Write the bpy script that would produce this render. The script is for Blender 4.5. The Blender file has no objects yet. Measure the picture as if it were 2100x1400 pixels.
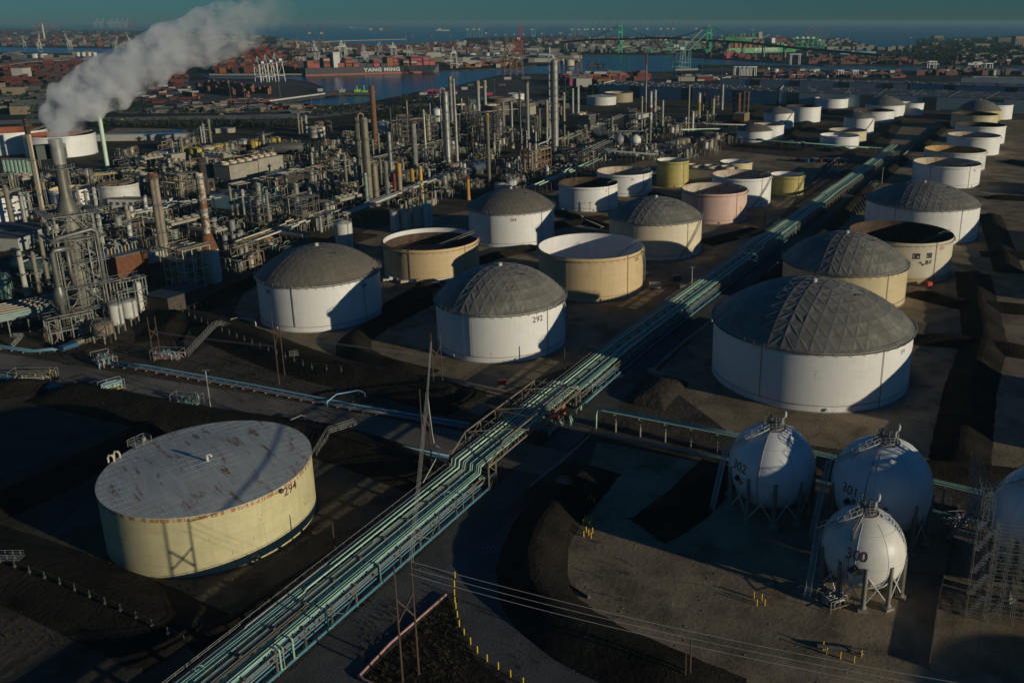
import bpy, math, random
from math import sin, cos, pi, radians, sqrt, atan2, hypot
from mathutils import Vector, Matrix
random.seed(7)
S = bpy.context.scene
COL = S.collection

# ------------------------------------------------------------------ camera
FPX, PITCH, CX, CY, CH = 1769.1, 0.29043, 1225.4, 573.6, 100.0
cd = bpy.data.cameras.new('camera')
cam = bpy.data.objects.new('camera', cd)
COL.objects.link(cam)
cam.location = (0, 0, CH)
cam.rotation_euler = (pi / 2 - PITCH, 0, 0)
cd.sensor_width = 36
cd.lens = 36 * FPX / 2100
cd.shift_x = (1050 - CX) / 2100
cd.shift_y = -(700 - CY) / 2100
cd.clip_start = 0.5
cd.clip_end = 200000
S.camera = cam

# ------------------------------------------------------------------ sky, sun, exposure
SUN_AZ, SUN_EL = 118.5, 9.5
w = bpy.data.worlds.new('World')
S.world = w
w.use_nodes = True
wn, wl = w.node_tree.nodes, w.node_tree.links
wn.clear()
sky = wn.new('ShaderNodeTexSky')
sky.sky_type = 'NISHITA'
sky.sun_disc = False
sky.sun_elevation = radians(SUN_EL)
sky.sun_rotation = radians(SUN_AZ)
sky.altitude = 100
sky.air_density = 1.0
sky.dust_density = 0.1
sky.ozone_density = 7.0
bg = wn.new('ShaderNodeBackground')
bg.inputs[1].default_value = 0.068
wo = wn.new('ShaderNodeOutputWorld')
tint = wn.new('ShaderNodeMix')
tint.data_type = 'RGBA'
tint.blend_type = 'MULTIPLY'
tint.inputs[0].default_value = 1.0
tint.inputs[7].default_value = (0.60, 0.96, 0.96, 1)
wl.new(sky.outputs[0], tint.inputs[6])
wl.new(tint.outputs[2], bg.inputs[0])
wl.new(bg.outputs[0], wo.inputs[0])
ld = bpy.data.lights.new('sun', 'SUN')
ld.energy = 4.8
ld.angle = radians(0.5)
ld.color = (1.0, 0.90, 0.68)
sun = bpy.data.objects.new('sun', ld)
COL.objects.link(sun)
sv = Vector((sin(radians(SUN_AZ)) * cos(radians(SUN_EL)), cos(radians(SUN_AZ)) * cos(radians(SUN_EL)), sin(radians(SUN_EL))))
sun.rotation_euler = sv.to_track_quat('Z', 'Y').to_euler()
sun.location = (200, -200, 400)
vs = S.view_settings
vs.view_transform = 'Standard'
vs.look = 'None'
vs.gamma = 1
vs.exposure = -0.58
vs.use_curve_mapping = False

# ------------------------------------------------------------------ survey of the photograph: pixel (2100 wide) -> point at height z
def G(px, py, z=0.0):
    u, v = (px - CX) / FPX, (py - CY) / FPX
    dx = u
    dy = cos(PITCH) - v * sin(PITCH)
    dz = -sin(PITCH) - v * cos(PITCH)
    t = (z - CH) / dz
    return (dx * t, dy * t, z)
def PX(x, y, z=0.0):
    zz = z - CH
    d = y * cos(PITCH) - zz * sin(PITCH)
    return (CX + FPX * x / d, CY - FPX * (y * sin(PITCH) + zz * cos(PITCH)) / d)
def height_at(x, y, py):
    lo, hi = -5.0, 99.5
    for _ in range(40):
        m = (lo + hi) / 2
        if PX(x, y, m)[1] > py: lo = m
        else: hi = m
    return lo
def mpp(x, y):
    """metres per photo pixel at a ground point"""
    return (y * cos(PITCH) + CH * sin(PITCH)) / FPX

# ------------------------------------------------------------------ mesh builder
class MB:
    def __init__(s): s.v, s.f, s.m, s.uv = [], [], [], None
    def add(s, vs, fs, mi=0):
        o = len(s.v); s.v.extend(vs)
        for f in fs: s.f.append(tuple(i + o for i in f)); s.m.append(mi)
        return s
    def box(s, cx, cy, cz, sx, sy, sz, rz=0.0, mi=0):
        """centre x,y; cz is the BOTTOM; full sizes"""
        c, n = cos(rz), sin(rz); vs = []
        for z in (cz, cz + sz):
            for a, b in ((-1, -1), (1, -1), (1, 1), (-1, 1)):
                x, y = a * sx / 2, b * sy / 2
                vs.append((cx + x * c - y * n, cy + x * n + y * c, z))
        return s.add(vs, [(3, 2, 1, 0), (4, 5, 6, 7), (0, 1, 5, 4), (1, 2, 6, 5), (2, 3, 7, 6), (3, 0, 4, 7)], mi)
    def bar(s, p, q, w=0.1, h=None, mi=0):
        h = h or w
        p, q = Vector(p), Vector(q); d = q - p
        if d.length < 1e-6: return s
        d.normalize(); up = Vector((0, 0, 1)) if abs(d.z) < .98 else Vector((0, 1, 0))
        a = d.cross(up).normalized() * w / 2; b = a.cross(d).normalized() * h / 2
        vs = [tuple(o + x) for o in (p, q) for x in (-a - b, a - b, a + b, -a + b)]
        return s.add(vs, [(3, 2, 1, 0), (4, 5, 6, 7), (0, 1, 5, 4), (1, 2, 6, 5), (2, 3, 7, 6), (3, 0, 4, 7)], mi)
    def cyl(s, p, q, r0, r1=None, n=12, caps=True, mi=0):
        r1 = r0 if r1 is None else r1
        p, q = Vector(p), Vector(q); d = (q - p)
        if d.length < 1e-6: return s
        d.normalize(); up = Vector((0, 0, 1)) if abs(d.z) < .98 else Vector((0, 1, 0))
        a = d.cross(up).normalized(); b = a.cross(d).normalized()
        vs = []
        for o, r in ((p, r0), (q, r1)):
            for i in range(n):
                t = 2 * pi * i / n
                vs.append(tuple(o + a * (r * cos(t)) + b * (r * sin(t))))
        fs = [(i, (i + 1) % n, n + (i + 1) % n, n + i) for i in range(n)]
        if caps: fs += [tuple(range(n - 1, -1, -1)), tuple(range(n, 2 * n))]
        # orientation: a x b vs d
        if a.cross(b).dot(d) < 0: fs = [tuple(reversed(f)) for f in fs]
        return s.add(vs, fs, mi)
    def lathe(s, prof, n=48, x=0, y=0, mi=0, close=False):
        """prof: list of (r, z) going up on the outside"""
        vs = []
        for r, z in prof:
            for i in range(n):
                t = 2 * pi * i / n
                vs.append((x + r * cos(t), y + r * sin(t), z))
        fs = []
        for k in range(len(prof) - 1):
            for i in range(n):
                j = (i + 1) % n
                fs.append((k * n + i, k * n + j, (k + 1) * n + j, (k + 1) * n + i))
        if close:
            fs.append(tuple(range(n - 1, -1, -1))); k = len(prof) - 1
            fs.append(tuple(range(k * n, k * n + n)))
        return s.add(vs, fs, mi)
    def tube(s, pts, r, n=8, mi=0, closed=False):
        P = [Vector(p) for p in pts]; m = len(P)
        if m < 2: return s
        vs = []; ref = None
        for i, p in enumerate(P):
            if closed: d = (P[(i + 1) % m] - P[i - 1])
            else: d = P[min(i + 1, m - 1)] - P[max(i - 1, 0)]
            d.normalize()
            if ref is None:
                ref = Vector((0, 0, 1)) if abs(d.z) < .95 else Vector((1, 0, 0))
            a = ref - d * ref.dot(d)
            if a.length < 1e-3: a = Vector((1, 0, 0)) - d * d.x
            a.normalize(); ref = a; b = d.cross(a)
            k = 1.0
            if 0 < i < m - 1 and not closed:
                u = (P[i] - P[i - 1]).normalized(); c = max(.5, sqrt(max(0.01, (1 + u.dot((P[i + 1] - P[i]).normalized())) / 2)))
                k = 1 / c ** .5
            for j in range(n):
                t = 2 * pi * j / n
                vs.append(tuple(p + (a * cos(t) + b * sin(t)) * r * k))
        fs = []
        for i in range(m if closed else m - 1):
            i2 = (i + 1) % m
            for j in range(n):
                j2 = (j + 1) % n
                fs.append((i * n + j, i * n + j2, i2 * n + j2, i2 * n + j))
        if not closed: fs += [tuple(range(n - 1, -1, -1)), tuple(range((m - 1) * n, m * n))]
        return s.add(vs, fs, mi)
    def sphere(s, x, y, z, r, nu=24, nv=14, mi=0, z0=-1.0, z1=1.0, sq=1.0):
        a0, a1 = math.asin(z0), math.asin(z1)
        prof = []
        for k in range(nv + 1):
            t = a0 + (a1 - a0) * k / nv
            prof.append((max(r * cos(t), 1e-4), z + r * sin(t) * sq))
        return s.lathe(prof, nu, x, y, mi)
    def poly(s, pts, z, mi=0):
        return s.add([(p[0], p[1], z) for p in pts], [tuple(range(len(pts)))], mi)
    def build(s, name, mat=None, parent=None, smooth=False, loc=None):
        me = bpy.data.meshes.new(name)
        me.from_pydata(s.v, [], s.f)
        mats = mat if isinstance(mat, (list, tuple)) else [mat]
        for m_ in mats:
            if m_: me.materials.append(m_)
        if len(mats) > 1: me.polygons.foreach_set('material_index', s.m)
        if smooth:
            me.polygons.foreach_set('use_smooth', [True] * len(me.polygons))
            if smooth != 'all':
                try: me.set_sharp_from_angle(angle=radians(35))
                except Exception: pass
        me.update()
        o = bpy.data.objects.new(name, me); COL.objects.link(o)
        if parent is not None: o.parent = parent
        if loc: o.location = loc
        return o

def tag(o, label=None, cat=None, group=None, kind=None):
    if label: o['label'] = label
    if cat: o['category'] = cat
    if group: o['group'] = group
    if kind: o['kind'] = kind
    return o
def thing(name, label, cat, loc=(0, 0, 0), rz=0, group=None):
    o = bpy.data.objects.new(name, None); COL.objects.link(o)
    o.empty_display_size = .5
    o.location = loc; o.rotation_euler = (0, 0, rz)
    return tag(o, label, cat, group)
KIDS = {}
S.cycles.volume_bounces = 8
def dup(root, loc, rz, label=None, sc=None, group=None):
    r = root.copy(); COL.objects.link(r); r.location = loc; r.rotation_euler = (0, 0, rz)
    if sc: r.scale = sc
    if label: r['label'] = label
    if group: r['group'] = group
    if root.name not in KIDS: KIDS[root.name] = [(c, list(c.children)) for c in root.children]
    for ch, gs in KIDS[root.name]:
        c = ch.copy(); COL.objects.link(c); c.parent = r
        for g in gs:
            d = g.copy(); COL.objects.link(d); d.parent = c
    return r
NUMW = ['', '', 'second', 'third', 'fourth', 'fifth', 'sixth', 'seventh', 'eighth', 'ninth', 'tenth', 'eleventh', 'twelfth', 'thirteenth', 'fourteenth', 'fifteenth', 'sixteenth', 'seventeenth', 'eighteenth', 'nineteenth', 'twentieth']
def ordw(i, n):
    """i from 0, left to right"""
    if i == 0: return 'leftmost'
    if i == n - 1: return 'rightmost'
    if i < n / 2: return NUMW[i + 1] + ' from left'
    return NUMW[n - i] + ' from right'

# ------------------------------------------------------------------ materials
MATS = {}
def M(name, col, rough=.6, metal=0.0, var=.18, scale=.6, rust=0.0, rustcol=(.16, .06, .022), rscale=.8, streak=False, bump=0.0, bscale=4.0, plates=False, spec=.4, dirt=0.0, stretch=None, tracks=0.0):
    if name in MATS: return MATS[name]
    m = bpy.data.materials.new(name); MATS[name] = m
    m.use_nodes = True
    nt = m.node_tree; N, L = nt.nodes, nt.links
    b = N['Principled BSDF']
    b.inputs['Roughness'].default_value = rough
    b.inputs['Metallic'].default_value = metal
    b.inputs['Specular IOR Level'].default_value = spec
    tc = N.new('ShaderNodeTexCoord'); oi = N.new('ShaderNodeObjectInfo')
    off = N.new('ShaderNodeVectorMath'); off.operation = 'MULTIPLY_ADD'
    cmb = N.new('ShaderNodeCombineXYZ')
    for i in range(3): L.new(oi.outputs['Random'], cmb.inputs[i])
    L.new(cmb.outputs[0], off.inputs[0]); off.inputs[1].default_value = (37, 53, 29)
    L.new(tc.outputs['Object'], off.inputs[2])
    vec = off.outputs[0]
    def noise(sc, det=5, st=None, ro=.6):
        n = N.new('ShaderNodeTexNoise'); n.inputs['Scale'].default_value = sc
        n.inputs['Detail'].default_value = det; n.inputs['Roughness'].default_value = ro
        if st:
            mp = N.new('ShaderNodeMapping'); mp.inputs['Scale'].default_value = st
            L.new(vec, mp.inputs[0]); L.new(mp.outputs[0], n.inputs[0])
        else: L.new(vec, n.inputs[0])
        return n.outputs[0]
    def mixc(fac, a, bb, mode='MIX'):
        x = N.new('ShaderNodeMix'); x.data_type = 'RGBA'; x.blend_type = mode
        for s_, v_ in ((0, fac), (6, a), (7, bb)):
            if hasattr(v_, 'links'): L.new(v_, x.inputs[s_])
            elif isinstance(v_, tuple): x.inputs[s_].default_value = v_ + (1,) if len(v_) == 3 else v_
            else: x.inputs[s_].default_value = v_
        return x.outputs[2]
    def ramp(src, a, bb):
        r = N.new('ShaderNodeMapRange'); r.inputs[1].default_value = a; r.inputs[2].default_value = bb
        L.new(src, r.inputs[0]); return r.outputs[0]
    c0 = tuple(max(0, k * (1 - var)) for k in col); c1 = tuple(min(1, k * (1 + var)) for k in col)
    col_out = mixc(ramp(noise(scale, 6, stretch), .3, .7), c0, c1)
    if plates:
        br = N.new('ShaderNodeTexBrick'); br.inputs['Scale'].default_value = 1
        br.inputs['Brick Width'].default_value = 9.0; br.inputs['Row Height'].default_value = 2.4
        br.inputs['Mortar Size'].default_value = .035; br.inputs['Mortar Smooth'].default_value = .3
        br.inputs['Bias'].default_value = 0
        br.inputs['Color1'].default_value = (1, 1, 1, 1); br.inputs['Color2'].default_value = (.9, .89, .87, 1); br.inputs['Mortar'].default_value = (.62, .6, .57, 1)
        L.new(tc.outputs['UV'], br.inputs[0])
        col_out = mixc(.7, col_out, br.outputs[0], 'MULTIPLY')
    if streak:
        sn = noise(1.0, 6, (1.3, 1.3, .06))
        col_out = mixc(ramp(sn, .5, .85), col_out, tuple(k * .80 for k in col))
    if dirt:
        dn = noise(.12, 7)
        col_out = mixc(ramp(dn, .45, .62), col_out, tuple(k * (1 - dirt) for k in col))
    if tracks:
        for sc_, rot_ in ((.07, .5), (.05, 2.0)):
            wv = N.new('ShaderNodeTexWave'); wv.wave_profile = 'TRI'; wv.inputs['Scale'].default_value = sc_; wv.inputs['Distortion'].default_value = 22; wv.inputs['Detail'].default_value = 3; wv.inputs['Detail Scale'].default_value = .35
            mp = N.new('ShaderNodeMapping'); mp.inputs['Rotation'].default_value = (0, 0, rot_); L.new(tc.outputs['Object'], mp.inputs[0]); L.new(mp.outputs[0], wv.inputs[0])
            col_out = mixc(ramp(wv.outputs[1], .90, .97), col_out, tuple(k * (1 - tracks) for k in col))
        vn = noise(1.2, 6); col_out = mixc(ramp(vn, .55, .85), col_out, tuple(k * .7 for k in col))
        sn2 = noise(.035, 4); col_out = mixc(ramp(sn2, .52, .6), col_out, tuple(min(1, k * 1.25) for k in col))
    if rust:
        rn = noise(rscale, 9, (1, 1, .3) if streak else stretch, .72)
        th = .66 - rust * .3
        col_out = mixc(ramp(rn, th, th + .07), col_out, mixc(noise(3, 4), rustcol, tuple(min(1, k * 2.0) for k in rustcol)))
    L.new(col_out, b.inputs['Base Color'])
    if bump:
        bp = N.new('ShaderNodeBump'); bp.inputs['Strength'].default_value = bump; bp.inputs['Distance'].default_value = 1.0
        L.new(noise(bscale, 8, stretch), bp.inputs['Height']); L.new(bp.outputs[0], b.inputs['Normal'])
    return m
def cylinder_uv(o, r):
    """u = arc length, v = height, so plate seams run level round the shell"""
    me = o.data; uv = me.uv_layers.new(name='UVMap')
    for p in me.polygons:
        a0 = atan2(p.center.y, p.center.x)
        for li in p.loop_indices:
            c = me.vertices[me.loops[li].vertex_index].co
            a = atan2(c.y, c.x)
            while a - a0 > pi: a -= 2 * pi
            while a - a0 < -pi: a += 2 * pi
            uv.data[li].uv = ((a + pi) * r, c.z)

white = M('white_tank_paint', (.76, .75, .72), .45, var=.07, scale=.25, rust=.05, rscale=.7, dirt=.07, streak=True, plates=True)
white_old = M('weathered_white_paint', (.60, .60, .57), .5, var=.08, scale=.3, rust=.25, rscale=.5, streak=True, plates=True)
cream = M('cream_tank_paint', (.56, .46, .28), .5, var=.07, scale=.3, streak=True, plates=True)
tan = M('tan_tank_paint', (.58, .44, .25), .5, var=.07, scale=.3, streak=True, plates=True, rust=.06)
pale_cream = M('pale_cream_paint', (.66, .57, .42), .5, var=.07, scale=.3, streak=True, plates=True)
pink = M('pink_tank_paint', (.64, .44, .37), .5, var=.06, scale=.3, streak=True, plates=True)
yellow_tank = M('yellow_tank_paint', (.44, .37, .12), .5, var=.1, scale=.3, streak=True, plates=True)
sage = M('yellowed_tank_paint', (.55, .50, .30), .55, var=.08, scale=.3, streak=True, plates=True, rust=.16, rscale=.35)
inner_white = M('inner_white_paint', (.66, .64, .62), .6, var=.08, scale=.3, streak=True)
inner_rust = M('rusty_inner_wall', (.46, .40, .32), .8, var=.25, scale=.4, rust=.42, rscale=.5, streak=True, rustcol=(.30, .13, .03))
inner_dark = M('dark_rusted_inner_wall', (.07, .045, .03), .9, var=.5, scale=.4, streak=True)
rust_m = M('rusty_steel', (.13, .055, .028), .85, var=.4, scale=1.2, rust=.4)
dark_rust = M('dark_rusty_steel', (.05, .028, .02), .85, var=.4, scale=1.2)
roof_float = M('floating_roof_steel', (.16, .14, .12), .7, var=.3, scale=.3, rust=.3)
alu = M('weathered_aluminium_panel', (.215, .20, .17), .55, metal=.15, var=.3, scale=.18, dirt=.25)
alu_brown = M('brown_grey_dome_panel', (.17, .15, .12), .55, metal=.15, var=.15, scale=.2)
rib_m = M('aluminium_batten', (.26, .25, .22), .5, metal=.2, var=.1)
rib_dark = M('dark_batten', (.16, .14, .12), .5, metal=.2, var=.1)
steel = M('galvanised_steel', (.16, .165, .155), .5, metal=.4, var=.2, scale=2)
steel_dk = M('dark_steel', (.10, .10, .095), .6, metal=.3, var=.3, scale=2, rust=.25)
steel_br = M('brown_steel', (.19, .155, .115), .7, var=.3, scale=1.5, rust=.15)
hand = M('handrail_steel', (.30, .30, .27), .5, metal=.3, var=.15)
silver = M('silver_column_cladding', (.25, .25, .235), .45, metal=.3, var=.15, scale=.5, streak=True)
grey_col = M('grey_column_shell', (.24, .24, .22), .5, metal=.2, var=.2, scale=.4, streak=True, rust=.12)
olive_col = M('olive_column_shell', (.19, .17, .12), .6, var=.2, scale=.4, streak=True, rust=.14)
tan_col = M('tan_column_shell', (.28, .235, .17), .6, var=.2, scale=.4, streak=True, rust=.2)
white_col = M('white_column_shell', (.52, .51, .47), .5, var=.1, scale=.5, streak=True, rust=.1)
rusty_white = M('rust_blistered_white_shell', (.44, .40, .33), .6, var=.2, scale=.5, rust=.68, rscale=.3, rustcol=(.11, .048, .022))
orange_col = M('orange_column_paint', (.42, .21, .05), .6, var=.25, scale=.6, rust=.2)
yellow_p = M('yellow_paint', (.62, .42, .03), .5, var=.12)
red_p = M('red_paint', (.42, .03, .03), .5, var=.12)
darkred_p = M('dark_red_paint', (.14, .02, .02), .5, var=.12)
black_p = M('black_paint', (.03, .03, .03), .5, var=.2)
green_pipe = M('mint_green_pipe_paint', (.29, .46, .35), .36, var=.25, scale=1.5)
green_pipe2 = M('pale_green_pipe_paint', (.48, .63, .47), .38, var=.18, scale=1.5)
teal_pipe = M('teal_pipe_paint', (.10, .22, .20), .4, var=.2, scale=1.5)
blue_pipe = M('blue_pipe_paint', (.07, .19, .27), .4, var=.2, scale=1.5)
lblue_pipe = M('pale_blue_pipe_paint', (.20, .36, .43), .4, var=.15, scale=1.5)
grey_pipe = M('grey_insulated_pipe', (.32, .32, .30), .45, metal=.3, var=.2, scale=1.5)
brown_pipe = M('brown_pipe', (.17, .12, .085), .7, var=.3, scale=1.5, rust=.4)
pink_pipe = M('faded_pink_pipe_paint', (.45, .25, .22), .6, var=.15, scale=1.5)
concrete = M('concrete', (.26, .24, .20), .85, var=.2, scale=.8, bump=.15)
grate = M('steel_grating', (.16, .17, .17), .6, metal=.3, var=.25, scale=3)
green_p = M('equipment_green_paint', (.16, .26, .20), .5, var=.15)
wood = M('tarred_wood_pole', (.075, .045, .03), .85, var=.3, scale=3, stretch=(1, 1, .1))
tree_g = M('dark_tree_foliage', (.018, .026, .013), .9, var=.5, scale=.3)
bark = M('tree_bark', (.08, .06, .04), .9, var=.3)
blue_wall = M('blue_grey_warehouse_wall', (.26, .34, .38), .6, var=.06, scale=.02)
roof_dark = M('dark_warehouse_roof', (.075, .085, .09), .7, var=.4, scale=.04)
pale_wall = M('pale_building_wall', (.38, .37, .33), .7, var=.15, scale=.3)
stained = M('stained_grey_cladding', (.30, .275, .22), .8, var=.2, scale=.4, streak=True, rust=.16)
# ------------------------------------------------------------------ the setting: land, sea, roads
dirt_m = M('sandy_dirt', (.255, .195, .125), .95, var=.25, scale=.09, tracks=.16, bump=.14, bscale=1.3, dirt=.45, spec=.1)
soil_m = M('oiled_dark_soil', (.021, .017, .012), .95, var=.6, scale=.12, bump=.5, bscale=.9, spec=.1)
asph_m = M('dark_asphalt', (.085, .085, .082), .9, tracks=.14, var=.25, scale=.15, bump=.15, bscale=2, dirt=.25, spec=.2)
road_m = M('worn_brown_asphalt', (.16, .14, .115), .9, tracks=.14, var=.18, scale=.1, bump=.15, bscale=2, dirt=.3, spec=.2)
land_m = M('port_land_surface', (.06, .056, .046), .9, var=.45, scale=.012, bump=.1, spec=.1, dirt=.5)
conc_road = M('pale_concrete_road', (.24, .23, .20), .9, var=.15, scale=.1, spec=.2)
grass_m = M('dry_dark_grass', (.040, .045, .020), .95, var=.5, scale=.15, bump=.6, bscale=1.5, spec=.1)
yard_asph = M('container_yard_asphalt', (.085, .083, .078), .9, var=.3, scale=.02, spec=.1)
water_m = bpy.data.materials.new('harbour_water'); water_m.use_nodes = True
_b = water_m.node_tree.nodes['Principled BSDF']
_b.inputs['Base Color'].default_value = (.008, .055, .085, 1); _b.inputs['Roughness'].default_value = .22
_b.inputs['Specular IOR Level'].default_value = .35
_n = water_m.node_tree.nodes.new('ShaderNodeTexNoise'); _n.inputs['Scale'].default_value = .09; _n.inputs['Detail'].default_value = 6
_g = water_m.node_tree.nodes.new('ShaderNodeNewGeometry'); water_m.node_tree.links.new(_g.outputs[0], _n.inputs[0])
_bp = water_m.node_tree.nodes.new('ShaderNodeBump'); _bp.inputs['Strength'].default_value = .55; _bp.inputs['Distance'].default_value = 2.0
water_m.node_tree.links.new(_n.outputs[0], _bp.inputs['Height']); water_m.node_tree.links.new(_bp.outputs[0], _b.inputs['Normal'])

def sheet(name, pts, z, mat, thick=0.0):
    mb = MB(); n = len(pts)
    a = sum(pts[i][0] * pts[(i + 1) % n][1] - pts[(i + 1) % n][0] * pts[i][1] for i in range(n))
    if a < 0: pts = pts[::-1]
    mb.poly(pts, z)
    if thick:
        o = len(mb.v)
        mb.add([(p[0], p[1], z - thick) for p in pts] + [(p[0], p[1], z) for p in pts], [(i, (i + 1) % n, n + (i + 1) % n, n + i) for i in range(n)])
    o = mb.build(name, mat); o['kind'] = 'structure'
    return o
def gp(*q, z=0.0): return [G(a, b, z)[:2] for a, b in q]

sheet('sea', [(-60000, -400), (60000, -400), (60000, 60000), (-60000, 60000)], -2.0, water_m)
main_px = [(-700, 106), (0, 107), (150, 110), (240, 113), (262, 125), (400, 140), (430, 161), (600, 163), (640, 170), (662, 178),
           (668, 193), (600, 200), (556, 209), (560, 214), (640, 217), (700, 218), (770, 207), (860, 188), (920, 180), (960, 170), (1000, 160), (1030, 154), (1090, 152),
           (1160, 151), (1210, 149), (1290, 148), (1383, 147), (1440, 145), (1640, 145), (1700, 144), (2500, 150)]
mp = gp(*main_px)
sheet('ground', [(-2500, -300)] + [(-2500, mp[0][1])] + mp + [(3500, mp[-1][1]), (3500, -300)], 0.0, land_m, 3)
far_px = [(-900, 96), (0, 96), (236, 99), (300, 112), (390, 135), (430, 154), (615, 153), (905, 145), (1060, 140), (1092, 134), (1180, 131), (1195, 120), (1188, 113), (1385, 112), (1430, 118),
          (1600, 128), (1690, 134), (1750, 134), (2500, 138), (3000, 90), (2500, 70), (2100, 72), (1960, 80), (1900, 90), (1850, 97), (1790, 98), (1770, 90), (1740, 80), (1400, 76), (1180, 73),
          (960, 78), (935, 86), (830, 92), (720, 93), (610, 84), (540, 72), (380, 66), (0, 58), (-900, 56)]
sheet('port_land', gp(*far_px), 0.0, land_m, 3)
sheet('breakwater', gp((640, 84), (700, 82), (830, 79.5), (835, 80.5), (705, 84), (640, 87)), 1.5, conc_road, 4)
sheet('marsh_land', gp((1440, 141), (1640, 140), (1645, 136), (1430, 133.5)), .6, grass_m, 3)

# rack frame of reference: s along the rack, t to the right of its right-hand posts
RO = Vector((-43.2, 130.3)); RD = Vector((.4234, .906)).normalized(); RE = Vector((RD.y, -RD.x)); RA = atan2(RD.y, RD.x)
def R(s, t, z=0.0):
    t = t + (.043 * (s - 130) if s > 130 else 0)
    p = RO + RD * s + RE * t
    return (p.x, p.y, z)
# tank yards, roads (each a few millimetres above the sheet below)
sheet('refinery_ground', gp((-900, 800), (-900, 300), (200, 262), (640, 262), (900, 226), (1200, 200), (1540, 208), (2500, 215), (2500, 900), (2600, 1900), (0, 1900), (-900, 1600)), .006, M('refinery_dirt', (.085, .072, .053), .95, var=.3, scale=.06, bump=.3, bscale=.8, dirt=.5, spec=.1))
sheet('tank_yard', gp((480, 640), (640, 745), (880, 780), (1010, 815), (1180, 745), (1420, 600), (1570, 480), (1700, 330), (1400, 300), (1120, 400), (760, 470), (520, 560)), .012, dirt_m)
sheet('east_tank_yard', gp((1340, 770), (1560, 560), (1740, 400), (1850, 260), (2400, 230), (2500, 1000), (2000, 960), (1500, 890)), .012, dirt_m)
sheet('sphere_yard', gp((1225, 905), (1500, 960), (1700, 1010), (2300, 1120), (2500, 1800), (1500, 1600), (1260, 1310), (1165, 1230), (1145, 1150), (1180, 1040)), .014, dirt_m)
sheet('west_tank_yard', gp((60, 1150), (180, 1020), (640, 890), (940, 1000), (640, 1190), (430, 1320), (250, 1270)), .012, M('dark_yard_dirt', (.12, .10, .07), .95, var=.3, scale=.12, bump=.4, bscale=.8, dirt=.5, spec=.1))
rp = [R(s, t)[:2] for s, t in ((-60, .8), (130, .8), (300, .8), (800, .8), (800, 9), (300, 8.5), (130, 7.6), (40, 7.6), (20, 13), (-60, 15))]
sheet('rack_road', rp, .018, asph_m)
sheet('cross_road', gp((-300, 715), (0, 723), (230, 762), (500, 805), (800, 858), (1000, 893), (1180, 930), (1120, 975), (930, 935), (800, 905), (500, 852), (230, 805), (0, 765), (-300, 750)), .022, road_m)
sheet('loop_road', gp((1000, 1110), (1075, 1040), (1062, 1110), (1040, 1180), (1050, 1250), (1120, 1310), (1300, 1400), (1500, 1480), (1300, 1560), (1090, 1405), (990, 1350), (945, 1290), (930, 1220), (932, 1160)), .026, asph_m)
sheet('freeway', gp((-200, 262), (150, 250), (400, 246), (640, 243), (900, 214), (905, 208), (640, 233), (400, 238), (150, 243), (-200, 252)), .05, conc_road)
sheet('frontage_road', gp((240, 228), (430, 228), (700, 222), (760, 216), (760, 219), (700, 226), (430, 233), (240, 233)), .05, conc_road)
sheet('west_flyover', gp((-100, 150), (60, 128), (200, 121), (300, 121), (300, 124), (200, 124.5), (62, 132), (-100, 156)), 6.0, conc_road, 1.5)
sheet('container_yard', gp((340, 172), (430, 163), (600, 165), (655, 178), (665, 190), (540, 210), (300, 215), (230, 200)), .06, yard_asph)
sheet('quay_apron', gp((770, 211), (860, 191), (960, 172), (1030, 157), (1210, 152), (1380, 151), (1400, 168), (1240, 175), (1215, 195), (1000, 200), (900, 207)), .05, yard_asph)
sheet('freeway_verge', gp((180, 262), (560, 252), (640, 247), (880, 222), (880, 227), (660, 262), (400, 265)), .04, grass_m)

# embankments (dikes) round the yards
def berm(pts, h, top=1.2, side=4.5, mat=None, name='embankment', closed=False, seed=1):
    rr = random.Random(seed)
    P = [Vector((p[0], p[1])) for p in pts]
    Q = []
    for a, b in zip(P[:-1], P[1:]):
        k = max(1, int((b - a).length / 3))
        for i in range(k): Q.append(a.lerp(b, i / k))
    Q.append(P[-1])
    for _ in range(3):
        Q = [Q[0]] + [(Q[i - 1] + Q[i] * 2 + Q[i + 1]) / 4 for i in range(1, len(Q) - 1)] + [Q[-1]]
    prof = ((-side - top, -.15), (-side * .5 - top, h * .45), (-top * 1.0, h * .97), (-top * .4, h), (top * .4, h), (top, h * .97), (side * .5 + top, h * .45), (side + top, -.15))
    vs, fs = [], []; n = len(Q)
    for i, q in enumerate(Q):
        d = (Q[min(i + 1, n - 1)] - Q[max(i - 1, 0)]).normalized(); e = Vector((d.y, -d.x))
        endk = min(1, (min(i, n - 1 - i) + .3) / 2.5)
        for t, z in prof:
            p = q + e * (t + rr.uniform(-.25, .25)); vs.append((p.x, p.y, max(z * endk, -.15) + (rr.uniform(-.12, .12) if z > 0 else 0)))
    m = len(prof)
    for i in range(n - 1):
        for j in range(m - 1):
            fs.append((i * m + j, (i + 1) * m + j, (i + 1) * m + j + 1, i * m + j + 1))
    o = MB().add(vs, [tuple(reversed(f)) for f in fs]).build(name, mat or soil_m, smooth='all'); o['kind'] = 'structure'
    return o
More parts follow.
